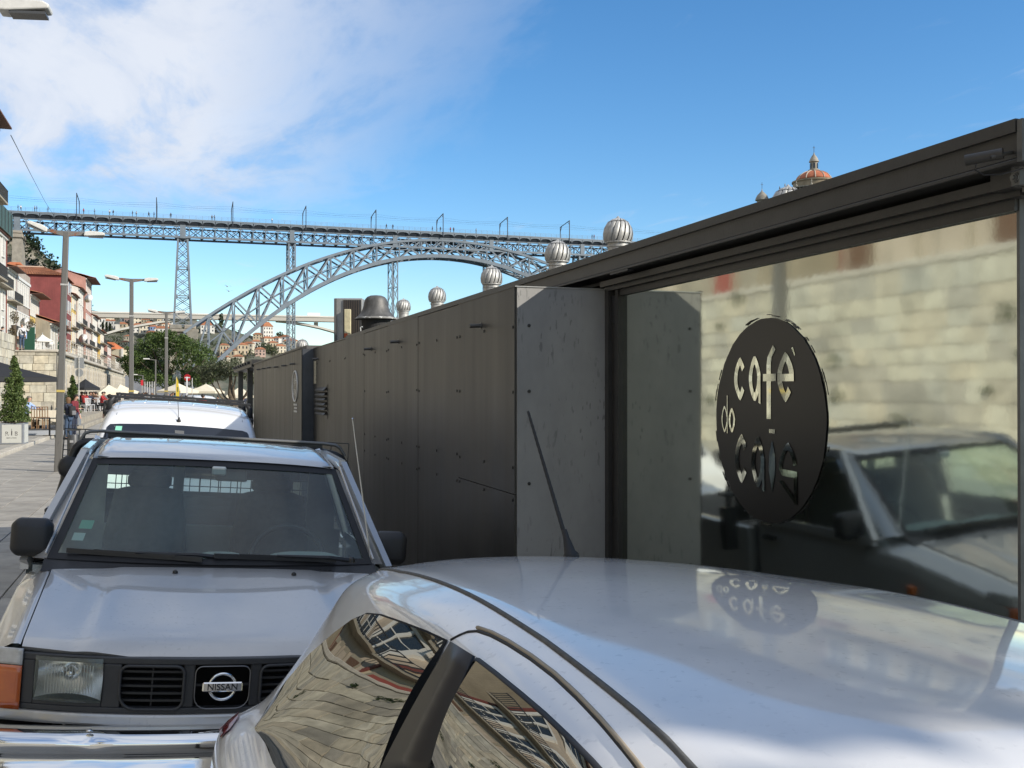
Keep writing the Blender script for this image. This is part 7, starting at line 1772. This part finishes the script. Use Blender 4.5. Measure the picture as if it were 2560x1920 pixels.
# ================================================================== SIGNS, BIN, BANNER
def signs():
    p = at_z(184, 1141, 0); t = thing('litter_bin', 'dark cylindrical litter bin with side hoops in front of the couple', 'litter bin', (p.x, p.y, 0), (0, 0, -0.3))
    k = p.y/29.0
    MB().lathe([(0.14, 0.0), (0.14, 0.60), (0.13, 0.62)], n=24).build('drum', mat('dark_grey_bin', (0.06, 0.062, 0.065), 0.45), t, smooth=40)
    for s in (-1, 1): MB().beam((s*0.165, 0, 0), (s*0.165, 0, 0.78), 0.03).build('upright', MATS['dark_grey_bin'], t)
    MB().box(-0.18, 0.18, -0.06, 0.06, 0.74, 0.78).build('lid', MATS['dark_grey_bin'], t); MB().tube([(-0.1, 0, 0.78), (-0.08, 0, 0.9), (0.08, 0, 0.9), (0.1, 0, 0.78)], 0.012, 6).build('hoop', MATS['dark_grey_bin'], t)
    MB().box(-0.05, 0.05, -0.146, -0.141, 0.40, 0.47).build('badge', mat('bin_badge', (0.4, 0.4, 0.4), 0.5), t)
    Z = 60; p = at_d(197, 1000, Z); t = thing('traffic_sign', 'grey backs of a rectangular and a round road sign on one post', 'sign', (p.x, p.y, 0), (0, 0, -YAW))
    g = mat('sign_back', (0.36, 0.38, 0.40), 0.45, metal=0.4)
    zt = at_d(197, 892, Z).z; MB().tube([(0, 0, 0), (0, 0, zt)], 0.035, 8).build('post', M_vane, t)
    z1, z0 = at_d(197, 894, Z).z, at_d(197, 921, Z).z; MB().box(-0.28, 0.28, 0.036, 0.05, z0, z1).build('sign_plate', g, t)
    zc = at_d(197, 932, Z).z; MB().lathe([(0.24, 0), (0.24, 0.014)], (0, 0.05, zc), 28, Matrix.Rotation(R(90), 3, 'X')).build('sign_plate', g, t)
    Z = 88; p = at_d(468.5, 944, Z); t = thing('no_entry_sign', 'round red no-entry sign with white bar on a post', 'sign', (p.x, p.y, 0), (0, 0, -YAW - 0.1))
    MB().lathe([(0.30, 0), (0.30, 0.02)], (0, 0.0, p.z), 36, Matrix.Rotation(R(90), 3, 'X')).build('disc', mat('sign_red', (0.50, 0.02, 0.03), 0.4), t)
    MB().box(-0.23, 0.23, -0.026, -0.021, p.z - 0.05, p.z + 0.05).build('bar', mat('sign_white', (0.7, 0.7, 0.7), 0.4), t); MB().tube([(0, 0.06, 0), (0, 0.06, p.z + 0.3)], 0.035, 8).build('post', M_vane, t)
    MB().box(-0.25, 0.25, 0.0, 0.012, p.z - 0.66, p.z - 0.38).build('supplementary_plate', g, t)
    p = at_d(467, 942, 80); t = MB().tube([(p.x, p.y, 0), (p.x, p.y, p.z + 0.0)], 0.05, 10).build('white_post', MATS['sign_white']); tag(t, 'plain white post in front of the no-entry sign', 'post')
    p = at_d(480.5, 945, 84); t = MB().tube([(p.x, p.y, 0), (p.x, p.y, p.z)], 0.04, 10).build('grey_post', M_vane); tag(t, 'slim grey post beside the no-entry sign', 'post')
    p = at_d(355, 955, 105); t = thing('red_sign', 'small red and white sign at the foot of the ramp', 'sign', (p.x, p.y, 0))
    MB().box(-0.12, 0.12, 0, 0.02, p.z - 0.35, p.z + 0.2).build('plate', MATS['sign_red'], t); MB().tube([(0, 0.05, 0), (0, 0.05, p.z + 0.2)], 0.04, 6).build('post', M_vane, t)
    for i, px in enumerate((362, 368, 374, 380, 386)):
        p = at_d(px, 958, 110); o = MB().tube([(p.x, p.y, 0), (p.x, p.y, 2.9)], 0.05, 6).build('slim_post', M_vane); tag(o, 'slim pale post in a row before the ramp wall', 'post', 'row of slim posts by the ramp')
    Z = 58; p = at_d(444, 990, Z); t = thing('feather_banner', 'tall yellow feather banner behind the white van', 'banner', (p.x, p.y, 0), (0, 0, -YAW))
    zt = at_d(441, 941, Z).z; ym = mat('yellow_cloth', (0.75, 0.55, 0.05), 0.8)
    pts = [(-0.09, 0.5), (0.10, 0.55), (0.09, zt*0.7), (0.03, zt*0.9), (-0.07, zt), (-0.09, zt*0.8)]
    MB().prism([(x, 0, z) for x, z in pts], (0, 0.006, 0)).build('cloth', ym, t, fixn=True); MB().tube([(-0.1, 0, 0), (-0.1, 0, zt*0.8), (-0.075, 0, zt)], 0.012, 6).build('pole', M_vane, t)
    MB().box(-0.03, 0.04, -0.004, -0.001, zt*0.68, zt*0.78).build('mark', mat('banner_mark', (0.2, 0.2, 0.05), 0.7), t)
    # promenade: green wind screens, white parasol, awnings, pollards
    gm = mat('green_screen', (0.03, 0.11, 0.07), 0.5)
    for a, b, y0, y1, Z, lab in ((61, 86, 818, 879, 70, 'dark green wind screen standing beside the man on the promenade'), (144, 152, 850, 886, 72, 'narrow dark green wind screen at the promenade corner')):
        p, q = at_d(a, y1, Z), at_d(b, y1, Z); zt = at_d(a, y0, Z).z; o = MB().prism([(p.x, p.y, 4.5), (q.x, q.y, 4.5), (q.x, q.y, zt), (lerp(p.x, q.x, 0.6), lerp(p.y, q.y, .6), zt), (p.x, p.y, 5.3)], (0.02, 0.05, 0)).build('wind_screen', gm, fixn=True); tag(o, lab, 'screen')
    p = at_d(106, 880, 72); parasol(Vector((p.x, p.y, 4.5)), 0.62, at_d(106, 852, 72).z, at_d(106, 836, 72).z, mat('white_canvas', (0.68, 0.66, 0.6), 0.8), 'white parasol on the promenade above the stone wall', val=0.08)
    for i, (px, Z) in enumerate(((96, 75), (118, 76), (130, 78), (88, 77))):
        p = at_d(px, 880, Z); chair(Vector((p.x, p.y, 4.5)), i*1.3, M_whitetrim, 'white chair beneath the promenade parasol', 'white chairs on the promenade')
    f = MB(); a, b = at_d(84, 880, 80), at_d(156, 880, 80)
    t = thing('promenade_fence', 'white paling fence behind the promenade parasol', 'fence', (a.x, a.y, 4.5), world=True)
    for i in range(16): q = a.lerp(b, i/15); MB().box(q.x - 0.05, q.x + 0.05, q.y, q.y + 0.04, 4.5, 5.75).build('pale', M_whitetrim, t)
    MB().beam((a.x, a.y + 0.03, 5.5), (b.x, b.y + 0.03, 5.5), 0.06).build('rail', M_whitetrim, t)
    for i, (x0, x1, y0, Z, lab) in enumerate(((166, 190, 863, 100, 'white awning over the promenade cafe, beside the lamp post'), (186, 212, 874, 112, 'white awning over the promenade cafe, in the middle of the row'), (208, 232, 886, 128, 'white awning at the far end of the promenade row'))):
        p = at_d(x0, y0, Z); L = 9.0; t = thing('awning', lab, 'awning', (p.x, p.y, 4.5), world=True); zt = p.z
        MB().add([(p.x - 3.5, p.y, zt), (p.x - 3.5, p.y + L*1.6, zt), (p.x + 0.3, p.y + L*1.6, zt - 0.75), (p.x + 0.3, p.y, zt - 0.75)], [(0, 1, 2, 3)]).build('canvas', MATS['white_canvas'], t, solid=0.05)
        for yy in (p.y + 0.3, p.y + L*1.5): MB().beam((p.x + 0.2, yy, 4.5), (p.x + 0.2, yy, zt - 0.78), 0.08).build('post', M_vane, t)
    rg = random.Random(12)
    for px, y0, y1, Z, lab in ((34, 776, 880, 84, 'pollarded brown tree before the cream house'), (76, 797, 880, 88, 'pollarded brown tree before the yellow house')):
        p = at_d(px, 880, Z); zt = at_d(px, y0, Z).z - 4.5; t = thing('pollard_tree', lab, 'tree', (p.x, p.y, 4.5))
        MB().tube([(0, 0, 0), (0.05, 0, zt*0.5), (0, 0, zt*0.7)], [0.2, 0.16, 0.2], 8).build('trunk', M_bark, t); m = MB()
        leaf_blob(m, (0, 0, zt*0.55), 0.5, 0.5, 0.45, 260, 0.07, rg, 0.2); leaf_blob(m, (0.05, 0, zt*0.86), 0.38, 0.38, zt*0.14, 260, 0.07, rg, 0.2); m.build('crown', leaf_mat('dry_foliage', (0.09, 0.07, 0.035), (0.2, 0.16, 0.09)), t)
signs()

# ================================================================== PEOPLE
def skin_mesh(verts, edges, radii, sub=1, flat=None):
    me = bpy.data.meshes.new('sk'); me.from_pydata(verts, edges, []); o = bpy.data.objects.new('sk', me); COL.objects.link(o)
    o.modifiers.new('skin', 'SKIN'); s = o.modifiers.new('sub', 'SUBSURF'); s.levels = sub; s.render_levels = sub
    for i, r in enumerate(radii):
        d = me.skin_vertices[0].data[i]; d.radius = (r, r) if isinstance(r, (int, float)) else r; d.use_root = (i == 0)
    bpy.context.view_layer.update(); dg = bpy.context.evaluated_depsgraph_get(); r = bpy.data.meshes.new_from_object(o.evaluated_get(dg))
    bpy.data.objects.remove(o); bpy.data.meshes.remove(me)
    r.polygons.foreach_set('use_smooth', [True]*len(r.polygons)); return r
def J(sit=False, armL=None, armR=None, stride=0.0, lean=0.0, head=0.0, build=1.0):
    """joint table for a figure facing -Y, 1.72 m tall"""
    pz = 0.93 if not sit else 0.50
    j = {'pel': (0, 0, pz), 'spi': (0, -lean*0.35, pz + 0.20), 'che': (0, -lean*0.8, pz + 0.40), 'nek': (0, -lean*1.05 - 0.005, pz + 0.555), 'hb': (0, -lean*1.15 - 0.02 - head*0.4, pz + 0.625), 'hd': (0, -lean*1.2 - 0.03 - head, pz + 0.70 - head*0.3), 'ht': (0, -lean*1.2 - 0.015 - head*1.2, pz + 0.765 - head*0.5), 'nose': (0, -lean*1.2 - 0.115 - head*1.2, pz + 0.675 - head*0.6)}
    for s, n, arm in ((-1, 'L', armL), (1, 'R', armR)):
        j['sh' + n] = (s*0.175*build, -lean*0.95, pz + 0.485)
        if arm: j['el' + n], j['wr' + n] = arm
        else: j['el' + n] = (s*0.225*build, -lean*0.6 + 0.03, pz + 0.20); j['wr' + n] = (s*0.235*build, -lean*0.6 - 0.05, pz - 0.05)
        e, w = Vector(j['el' + n]), Vector(j['wr' + n]); d = (w - e).normalized(); j['ha' + n] = tuple(w + d*0.08)
        q = d.cross(Vector((0, 0, 1))); q = q.normalized() if q.length > 0.2 else Vector((0, -1, 0))
        for k, (o, ln) in enumerate(((-0.030, 0.07), (-0.010, 0.085), (0.010, 0.08), (0.030, 0.06))):
            b = w + d*0.09 + q*o; j['f%d%s' % (k, n)] = tuple(b + d*0.02); j['g%d%s' % (k, n)] = tuple(b + d*ln*0.95 + Vector((0, 0, -0.015)))
        j['th' + n] = tuple(w + d*0.05 - q*0.05)
        st = stride*s
        j['hi' + n] = (s*0.088, 0, pz - 0.03)
        if sit: j['kn' + n] = (s*0.11, -0.42, pz + 0.02); j['an' + n] = (s*0.11, -0.44, 0.09); j['to' + n] = (s*0.12, -0.60, 0.035)
        else: j['kn' + n] = (s*0.095, -0.03 - st*0.5, 0.50); j['an' + n] = (s*0.095, -st*0.9 + 0.02 + (0.1*abs(stride) if st < 0 else 0), 0.085 + (0.06 if st < 0 else 0)); j['to' + n] = (s*0.105, j['an' + n][1] - 0.15, 0.035 + (0.02 if st < 0 else 0))
    return j
def figure(j, build=1.0):
    out = {}
    def mk(chain, rad):
        names = []; E = []
        for c in chain:
            for a, b in zip(c[:-1], c[1:]):
                for n in (a, b):
                    if n not in names: names.append(n)
                E.append((names.index(a), names.index(b)))
        return skin_mesh([j[n] for n in names], E, [rad(n) for n in names])
    rb = {'pel': 0.10, 'spi': 0.09, 'che': 0.10, 'nek': 0.052, 'hb': 0.062, 'hd': (0.082, 0.095), 'ht': (0.062, 0.072), 'nose': 0.012}
    def rad(n):
        if n in rb: return rb[n]
        k = n[:2]; return {'sh': 0.052, 'el': 0.038, 'wr': 0.027, 'ha': 0.030, 'th': 0.010, 'hi': 0.078, 'kn': 0.052, 'an': 0.036, 'to': 0.030}.get(k, 0.0085 if k[0] in 'fg' else 0.04)
    ch = [['pel', 'spi', 'che', 'nek', 'hb', 'hd', 'ht'], ['hd', 'nose']]
    for n in 'LR':
        ch += [['che', 'sh' + n, 'el' + n, 'wr' + n, 'ha' + n], ['wr' + n, 'th' + n], ['pel', 'hi' + n, 'kn' + n, 'an' + n, 'to' + n]] + [['ha' + n, 'f%d%s' % (k, n), 'g%d%s' % (k, n)] for k in range(4)]
    out['body'] = mk(ch, rad)
    cr = lambda n: {'pel': 0.135*build, 'spi': 0.125*build, 'che': (0.135*build, 0.125*build), 'sh': 0.072*build, 'el': 0.052, 'wr': 0.040, 'nek': 0.062}.get(n if n in ('pel', 'spi', 'che', 'nek') else n[:2], 0.06)
    out['top'] = mk([['pel', 'spi', 'che', 'nek']] + [['che', 'sh' + n, 'el' + n, 'wr' + n] for n in 'LR'], cr)
    tr = lambda n: {'pel': 0.13*build, 'hi': 0.098*build, 'kn': 0.070, 'an': 0.052}.get(n if n == 'pel' else n[:2], 0.06)
    out['trousers'] = mk([['pel', 'hi' + n, 'kn' + n, 'an' + n] for n in 'LR'], tr)
    return out
def hair_mesh(j, long=False, bald=False):
    h = Vector(j['hd']); tp = Vector(j['ht']); ax = (tp - h).normalized(); c = h.lerp(tp, 0.45)
    m = MB(); Q = Vector((0, 0, 1)).rotation_difference(ax).to_matrix()
    def g(u, v):
        a = 2*math.pi*u; b = R(88)*(1 - v) - R(35)*v*1.0
        back = 0.5 + 0.5*math.sin(a); lo = lerp(R(12), R(-52 if not long else -70), back); b = lerp(R(90), lo, v)
        p = Vector((0.094*math.cos(b)*math.cos(a), 0.108*math.cos(b)*math.sin(a) + 0.012, 0.098*math.sin(b)))
        if long and v > 0.7 and back > 0.4: p.z -= (v - 0.7)*0.75*back; p.y += 0.02
        return c + Q @ p
    m.grid(g, 20, 9); return m
def shoe_mesh(j):
    m = MB()
    for n in 'LR':
        a, t_ = Vector(j['an' + n]), Vector(j['to' + n]); z = t_.z - 0.035
        m.cbox(a.x - 0.05, a.x + 0.05, t_.y - 0.06, a.y + 0.07, z, z + 0.085, 0.022)
    return m
M_skin = mat('skin', (0.50, 0.30, 0.21), 0.6); M_skin2 = mat('skin_tan', (0.36, 0.20, 0.13), 0.6)
def cm(n, c, r=0.85): return mat('cloth_' + n, c, r, noise=0.1, nscale=20)
CL = {'maroon': cm('maroon', (0.16, 0.018, 0.026)), 'navy': cm('navy', (0.022, 0.028, 0.05)), 'black': cm('black', (0.018, 0.018, 0.02)), 'white': cm('white', (0.62, 0.62, 0.62)), 'sky': cm('sky', (0.36, 0.48, 0.72)), 'denim': cm('denim', (0.045, 0.075, 0.13)),
      'grey': cm('grey', (0.16, 0.16, 0.165)), 'red': cm('red', (0.35, 0.03, 0.03)), 'brown': cm('brown', (0.12, 0.07, 0.045)), 'beige': cm('beige', (0.4, 0.33, 0.24)), 'teal': cm('teal', (0.05, 0.14, 0.16))}
M_hair = mat('dark_hair', (0.02, 0.014, 0.01), 0.6); M_hair_b = mat('blonde_brown_hair', (0.16, 0.085, 0.04), 0.6); M_hair_g = mat('grey_hair', (0.2, 0.18, 0.16), 0.7)
def person(label, loc, yaw, j, top, trou, hair=M_hair, long=False, skin=None, build=1.0, scale=1.0, group=None, bald=False):
    t = thing('person', label, 'person', loc, (0, 0, yaw), group); t.scale = (scale,)*3
    f = figure(j, build)
    for nm, mt in (('body', skin or M_skin), ('top', CL[top]), ('trousers', CL[trou])):
        f[nm].materials.clear(); f[nm].materials.append(mt); share(f[nm], {'top': 'jacket'}.get(nm, nm), t)
    if not bald: hair_mesh(j, long).build('hair', hair, t, smooth=True, solid=0.01, fixn=True)
    shoe_mesh(j).build('shoes', CL['white'] if trou == 'navy' else CL['black'], t)
    return t
def face(px): return -YAW      # a figure facing -Y in its own frame faces the camera
def people():
    # the couple by the lamp post
    p = at_z(184, 1093, 0.0); j = J(head=0.03, lean=0.05, armR=((0.30, 0.02, 1.14), (0.26, -0.10, 0.90)), armL=((-0.22, -0.12, 1.14), (-0.05, -0.26, 1.16)))
    t = person('man in a maroon track jacket with pale sleeve stripes, head bent towards a woman', (p.x, p.y, 0), 1.1, j, 'maroon', 'navy')
    for s in ('R',):
        a, b, c = Vector(j['sh' + s]), Vector(j['el' + s]), Vector(j['wr' + s]); o = Vector((0.055, 0.0, 0.03))
        MB().beam(a + Vector((0.03, 0, 0.06)), b + Vector((0.05, 0.0, 0)), 0.03, 0.03).beam(b + Vector((0.05, 0, 0)), c + Vector((0.038, 0, 0)), 0.03, 0.03).build('sleeve_stripe', CL['white'], t)
    p = at_z(171, 1099, 0.0); j = J(head=0.0, lean=0.0, armL=((-0.2, -0.16, 1.16), (-0.05, -0.28, 1.26)), armR=((0.2, -0.16, 1.16), (0.06, -0.28, 1.26)), build=0.88)
    t = person('woman in dark clothes with long brown hair, standing against the man in maroon', (p.x, p.y, 0), -2.3, j, 'navy', 'denim', M_hair_b, True, scale=0.94)
    bp = thing('backpack', 'black backpack on the back of the woman by the lamp post', 'backpack', (p.x, p.y, 0), (0, 0, -2.3))
    MB().cbox(-0.14, 0.14, 0.13, 0.27, 0.92, 1.30, 0.04).build('bag', CL['black'], bp, smooth=60); MB().cbox(-0.10, 0.10, 0.27, 0.31, 0.95, 1.12, 0.02).build('pocket', CL['grey'], bp)
    for s in (-1, 1): MB().tube([(s*0.09, 0.14, 1.28), (s*0.11, 0.02, 1.36), (s*0.11, -0.12, 1.22)], 0.018, 6).build('strap', CL['black'], bp)
    # seated diner in the pale blue shirt
    p = at_d(71, 1040, 42.3); j = J(sit=True, lean=0.10, armL=((-0.22, -0.26, 0.83), (-0.10, -0.52, 0.80)), armR=((0.22, -0.30, 0.84), (0.06, -0.58, 0.80)))
    person('seated man in a pale blue shirt reaching across the laid table', (p.x - 0.1, p.y, 0.36), R(72), j, 'sky', 'black', M_hair_g)
    chair(Vector((p.x - 0.12, p.y, 0.36)), R(72), M_wood, 'wooden chair under the man in the pale blue shirt', None)
    # man on the promenade, and one leaning on the parapet
    p = at_d(51, 878, 67.7); j = J(armR=((0.26, 0.03, 1.14), (0.18, -0.14, 0.98)), armL=((-0.26, 0.03, 1.13), (-0.26, -0.05, 0.88)))
    t = person('man in white shirt and jeans with a bag strap on the promenade', (p.x, p.y + 0.6, 4.62), 0.4, j, 'white', 'denim', M_hair_g)
    MB().tube([(-0.14, -0.02, 1.46), (0.0, -0.165, 1.25), (0.13, -0.12, 1.05)], 0.02, 6).build('bag_strap', CL['black'], t); MB().cbox(-0.02, 0.12, -0.2, -0.13, 1.12, 1.24, 0.02).build('pouch', CL['black'], t)
    MB().cbox(0.24, 0.30, -0.1, 0.08, 0.75, 1.2, 0.02).build('carried_jacket', CL['sky'], t)
    p = at_d(17, 830, 69); person('dark-haired person in black leaning on the wall parapet', (p.x - 0.6, p.y, 4.5), 1.9, J(lean=0.25, head=0.04), 'black', 'black')
    # people around the white van
    p = at_d(290, 1000, 26); person('balding man in dark blue jacket walking beside the white van', (p.x, p.y, 0), 0.5, J(stride=0.25, lean=0.04), 'navy', 'navy', M_hair_g, skin=M_skin2, scale=1.66/1.70, bald=True)
    p = at_d(339, 1000, 27); person('red-faced person half hidden behind the roof of the white van', (p.x, p.y, 0), 0.3, J(), 'grey', 'black', M_hair_b, skin=M_skin2, scale=0.96)
    p = at_d(274, 990, 44); person('person in black seen from behind, walking away past the cafe tables', (p.x, p.y, 0), 3.3, J(stride=-0.3), 'black', 'black')
    p = at_d(507, 1000, 50); person('person in a dark red top near the olive tree', (p.x, p.y, 0), 2.4, J(), 'red', 'denim', skin=M_skin2)
    # strolling crowd: shared meshes, own colours
    rg = random.Random(31); protos = []
    for jj, lg in ((J(stride=0.3), False), (J(stride=-0.28, lean=0.03), True), (J(), False), (J(armR=((0.24, -0.12, 1.14), (0.10, -0.30, 1.20))), True), (J(stride=0.18, build=1.1), False)):
        f = figure(jj); f['hair'] = hair_mesh(jj, lg).mesh('hair'); f['shoes'] = shoe_mesh(jj).mesh('shoes')
        for k in f: f[k].materials.clear(); f[k].materials.append(CL['black'])
        protos.append(f)
    sit = J(sit=True, lean=0.08, armL=((-0.22, -0.2, 0.82), (-0.12, -0.42, 0.78)), armR=((0.22, -0.2, 0.82), (0.12, -0.42, 0.78))); fs = figure(sit); fs['hair'] = hair_mesh(sit).mesh('hair'); fs['shoes'] = shoe_mesh(sit).mesh('shoes')
    for k in fs: fs[k].materials.clear(); fs[k].materials.append(CL['black'])
    def stroller(loc, yaw, f, label, group, top, tr, hair, sc=1.0, skin=None):
        t = thing('person', label, 'person', loc, (0, 0, yaw), group); t.scale = (sc,)*3
        for k, mt in (('body', skin or M_skin2), ('top', CL[top]), ('trousers', CL[tr]), ('hair', hair), ('shoes', CL['black'])):
            o = share(f[k], {'top': 'jacket'}.get(k, k), t); o.material_slots[0].link = 'OBJECT'; o.material_slots[0].material = mt
        return t
    lab = {'black': 'stroller in black on the crowded quay', 'navy': 'stroller in navy on the crowded quay', 'grey': 'stroller in grey on the crowded quay', 'red': 'stroller in red on the crowded quay', 'white': 'stroller in white on the crowded quay', 'brown': 'stroller in brown on the crowded quay', 'beige': 'stroller in beige on the crowded quay', 'teal': 'stroller in teal on the crowded quay'}
    for i in range(54):
        px = rg.uniform(255, 625); Z = rg.uniform(54, 128)
        if i < 12: px = rg.uniform(330, 430); Z = rg.uniform(90, 150)
        p = at_d(px, 978, Z); c = rg.choice(['black', 'black', 'black', 'navy', 'grey', 'grey', 'red', 'white', 'brown', 'beige', 'teal', 'navy'])
        stroller((p.x, p.y, ground_z(p.x)), rg.uniform(0, 6.28), rg.choice(protos), lab[c], c + ' strollers on the quay', c, rg.choice(['navy', 'denim', 'black', 'grey']), rg.choice([M_hair, M_hair, M_hair_b, M_hair_g]), rg.uniform(0.92, 1.04))
    for i in range(16):
        px = rg.uniform(196, 262); Z = rg.uniform(68, 92); p = at_d(px, 1000, Z); c = rg.choice(['black', 'navy', 'grey', 'brown', 'red'])
        stroller((p.x, p.y, 0.52 if p.x < -4.6 else 0.0), rg.uniform(0, 6.28), fs, 'seated cafe guest in %s under the parasols by the arcade' % c, c + ' cafe guests by the arcade', c, 'black', M_hair)
    # tiny figures on the bridge deck
    for px, c in ((45, 'black'), (52, 'white'), (87, 'beige'), (92, 'black'), (209, 'red'), (274, 'white'), (283, 'black'), (331, 'black'), (341, 'white'), (372, 'black'), (385, 'navy'), (427, 'black'), (680, 'white'), (530, 'grey'), (536, 'grey'), (966, 'black'), (982, 'navy'), (1081, 'black'), (1101, 'black'), (1126, 'red'), (1134, 'black'), (1190, 'grey'), (1480, 'black'), (1485, 'red'), (120, 'grey'), (236, 'grey')):
        p = at_Y(px, 540, BY - 0.7); stroller((p.x, BY - 0.75, 57.21), rg.uniform(0, 6.28), rg.choice(protos), 'tiny pedestrian in %s on the iron bridge deck' % c, c + ' pedestrians on the bridge', c, rg.choice(['black', 'navy', 'denim']), M_hair, 1.05)
people()

def extras():
    # gulls
    for px, py, lab in ((572, 728, 'small gull gliding left of the arch'), (568, 716, 'small gull above the far bridge')):
        p = at_d(px, py, 120); t = thing('gull', lab, 'bird', p, (0.1, 0.1, 0.4))
        MB().lathe([(0.01, -0.22), (0.06, -0.08), (0.07, 0.05), (0.045, 0.16), (0.01, 0.24)], n=8, M=Matrix.Rotation(R(90), 3, 'X')).build('body', CL['white'], t, smooth=True)
        for s in (-1, 1): MB().add([(0, -0.08, 0.03), (0, 0.08, 0.03), (s*0.32, 0.06, 0.12), (s*0.66, 0.02, 0.06), (s*0.3, -0.09, 0.12)], [(0, 1, 2, 4), (4, 2, 3)]).build('wing', CL['grey'], t)
    # a second, distant van beyond the olive tree
    src = next(o for o in bpy.data.objects if o.name.startswith('white_van'))
    c = copy_tree(src); p = at_d(530, 1000, 66); c.location = (p.x, p.y, ground_z(p.x)); c['label'] = 'pale van parked far off beyond the olive tree'; c.rotation_euler = (0, 0.03, 0.3)
    # chestnut seller's smoke before the pine
    Z = 92; b = at_d(441, 968, Z); m = MB(); rg = random.Random(3)
    M = bpy.data.materials.new('smoke'); M.use_nodes = True; nt = M.node_tree; nt.nodes.clear(); N = nt.nodes.new; L = nt.links.new
    out = N('ShaderNodeOutputMaterial'); v = N('ShaderNodeVolumePrincipled'); v.inputs['Color'].default_value = (0.75, 0.82, 0.92, 1); L(v.outputs[0], out.inputs['Volume'])
    tc = N('ShaderNodeTexCoord'); nz = N('ShaderNodeTexNoise'); nz.inputs['Scale'].default_value = 1.6; nz.inputs['Detail'].default_value = 5; L(tc.outputs['Object'], nz.inputs['Vector'])
    mr = N('ShaderNodeMapRange'); L(nz.outputs['Fac'], mr.inputs[0]); mr.inputs[1].default_value = 0.45; mr.inputs[2].default_value = 0.75; mr.inputs[3].default_value = 0; mr.inputs[4].default_value = 2.4; L(mr.outputs[0], v.inputs['Density'])
    def sph(u, w):
        a, e = 2*math.pi*u, math.pi*(w - 0.5); z = math.sin(e); k = 0.62 + 0.25*z
        return (0.55*k*math.cos(e)*math.cos(a) + 0.1*z, 0.5*k*math.cos(e)*math.sin(a), 1.0 + 0.95*z)
    m.grid(sph, 20, 14); o = m.build('smoke', M, kind='stuff', weld=True); o.location = (b.x, b.y, b.z - 0.4); o['label'] = 'puff of bluish smoke in front of the pine'
extras()
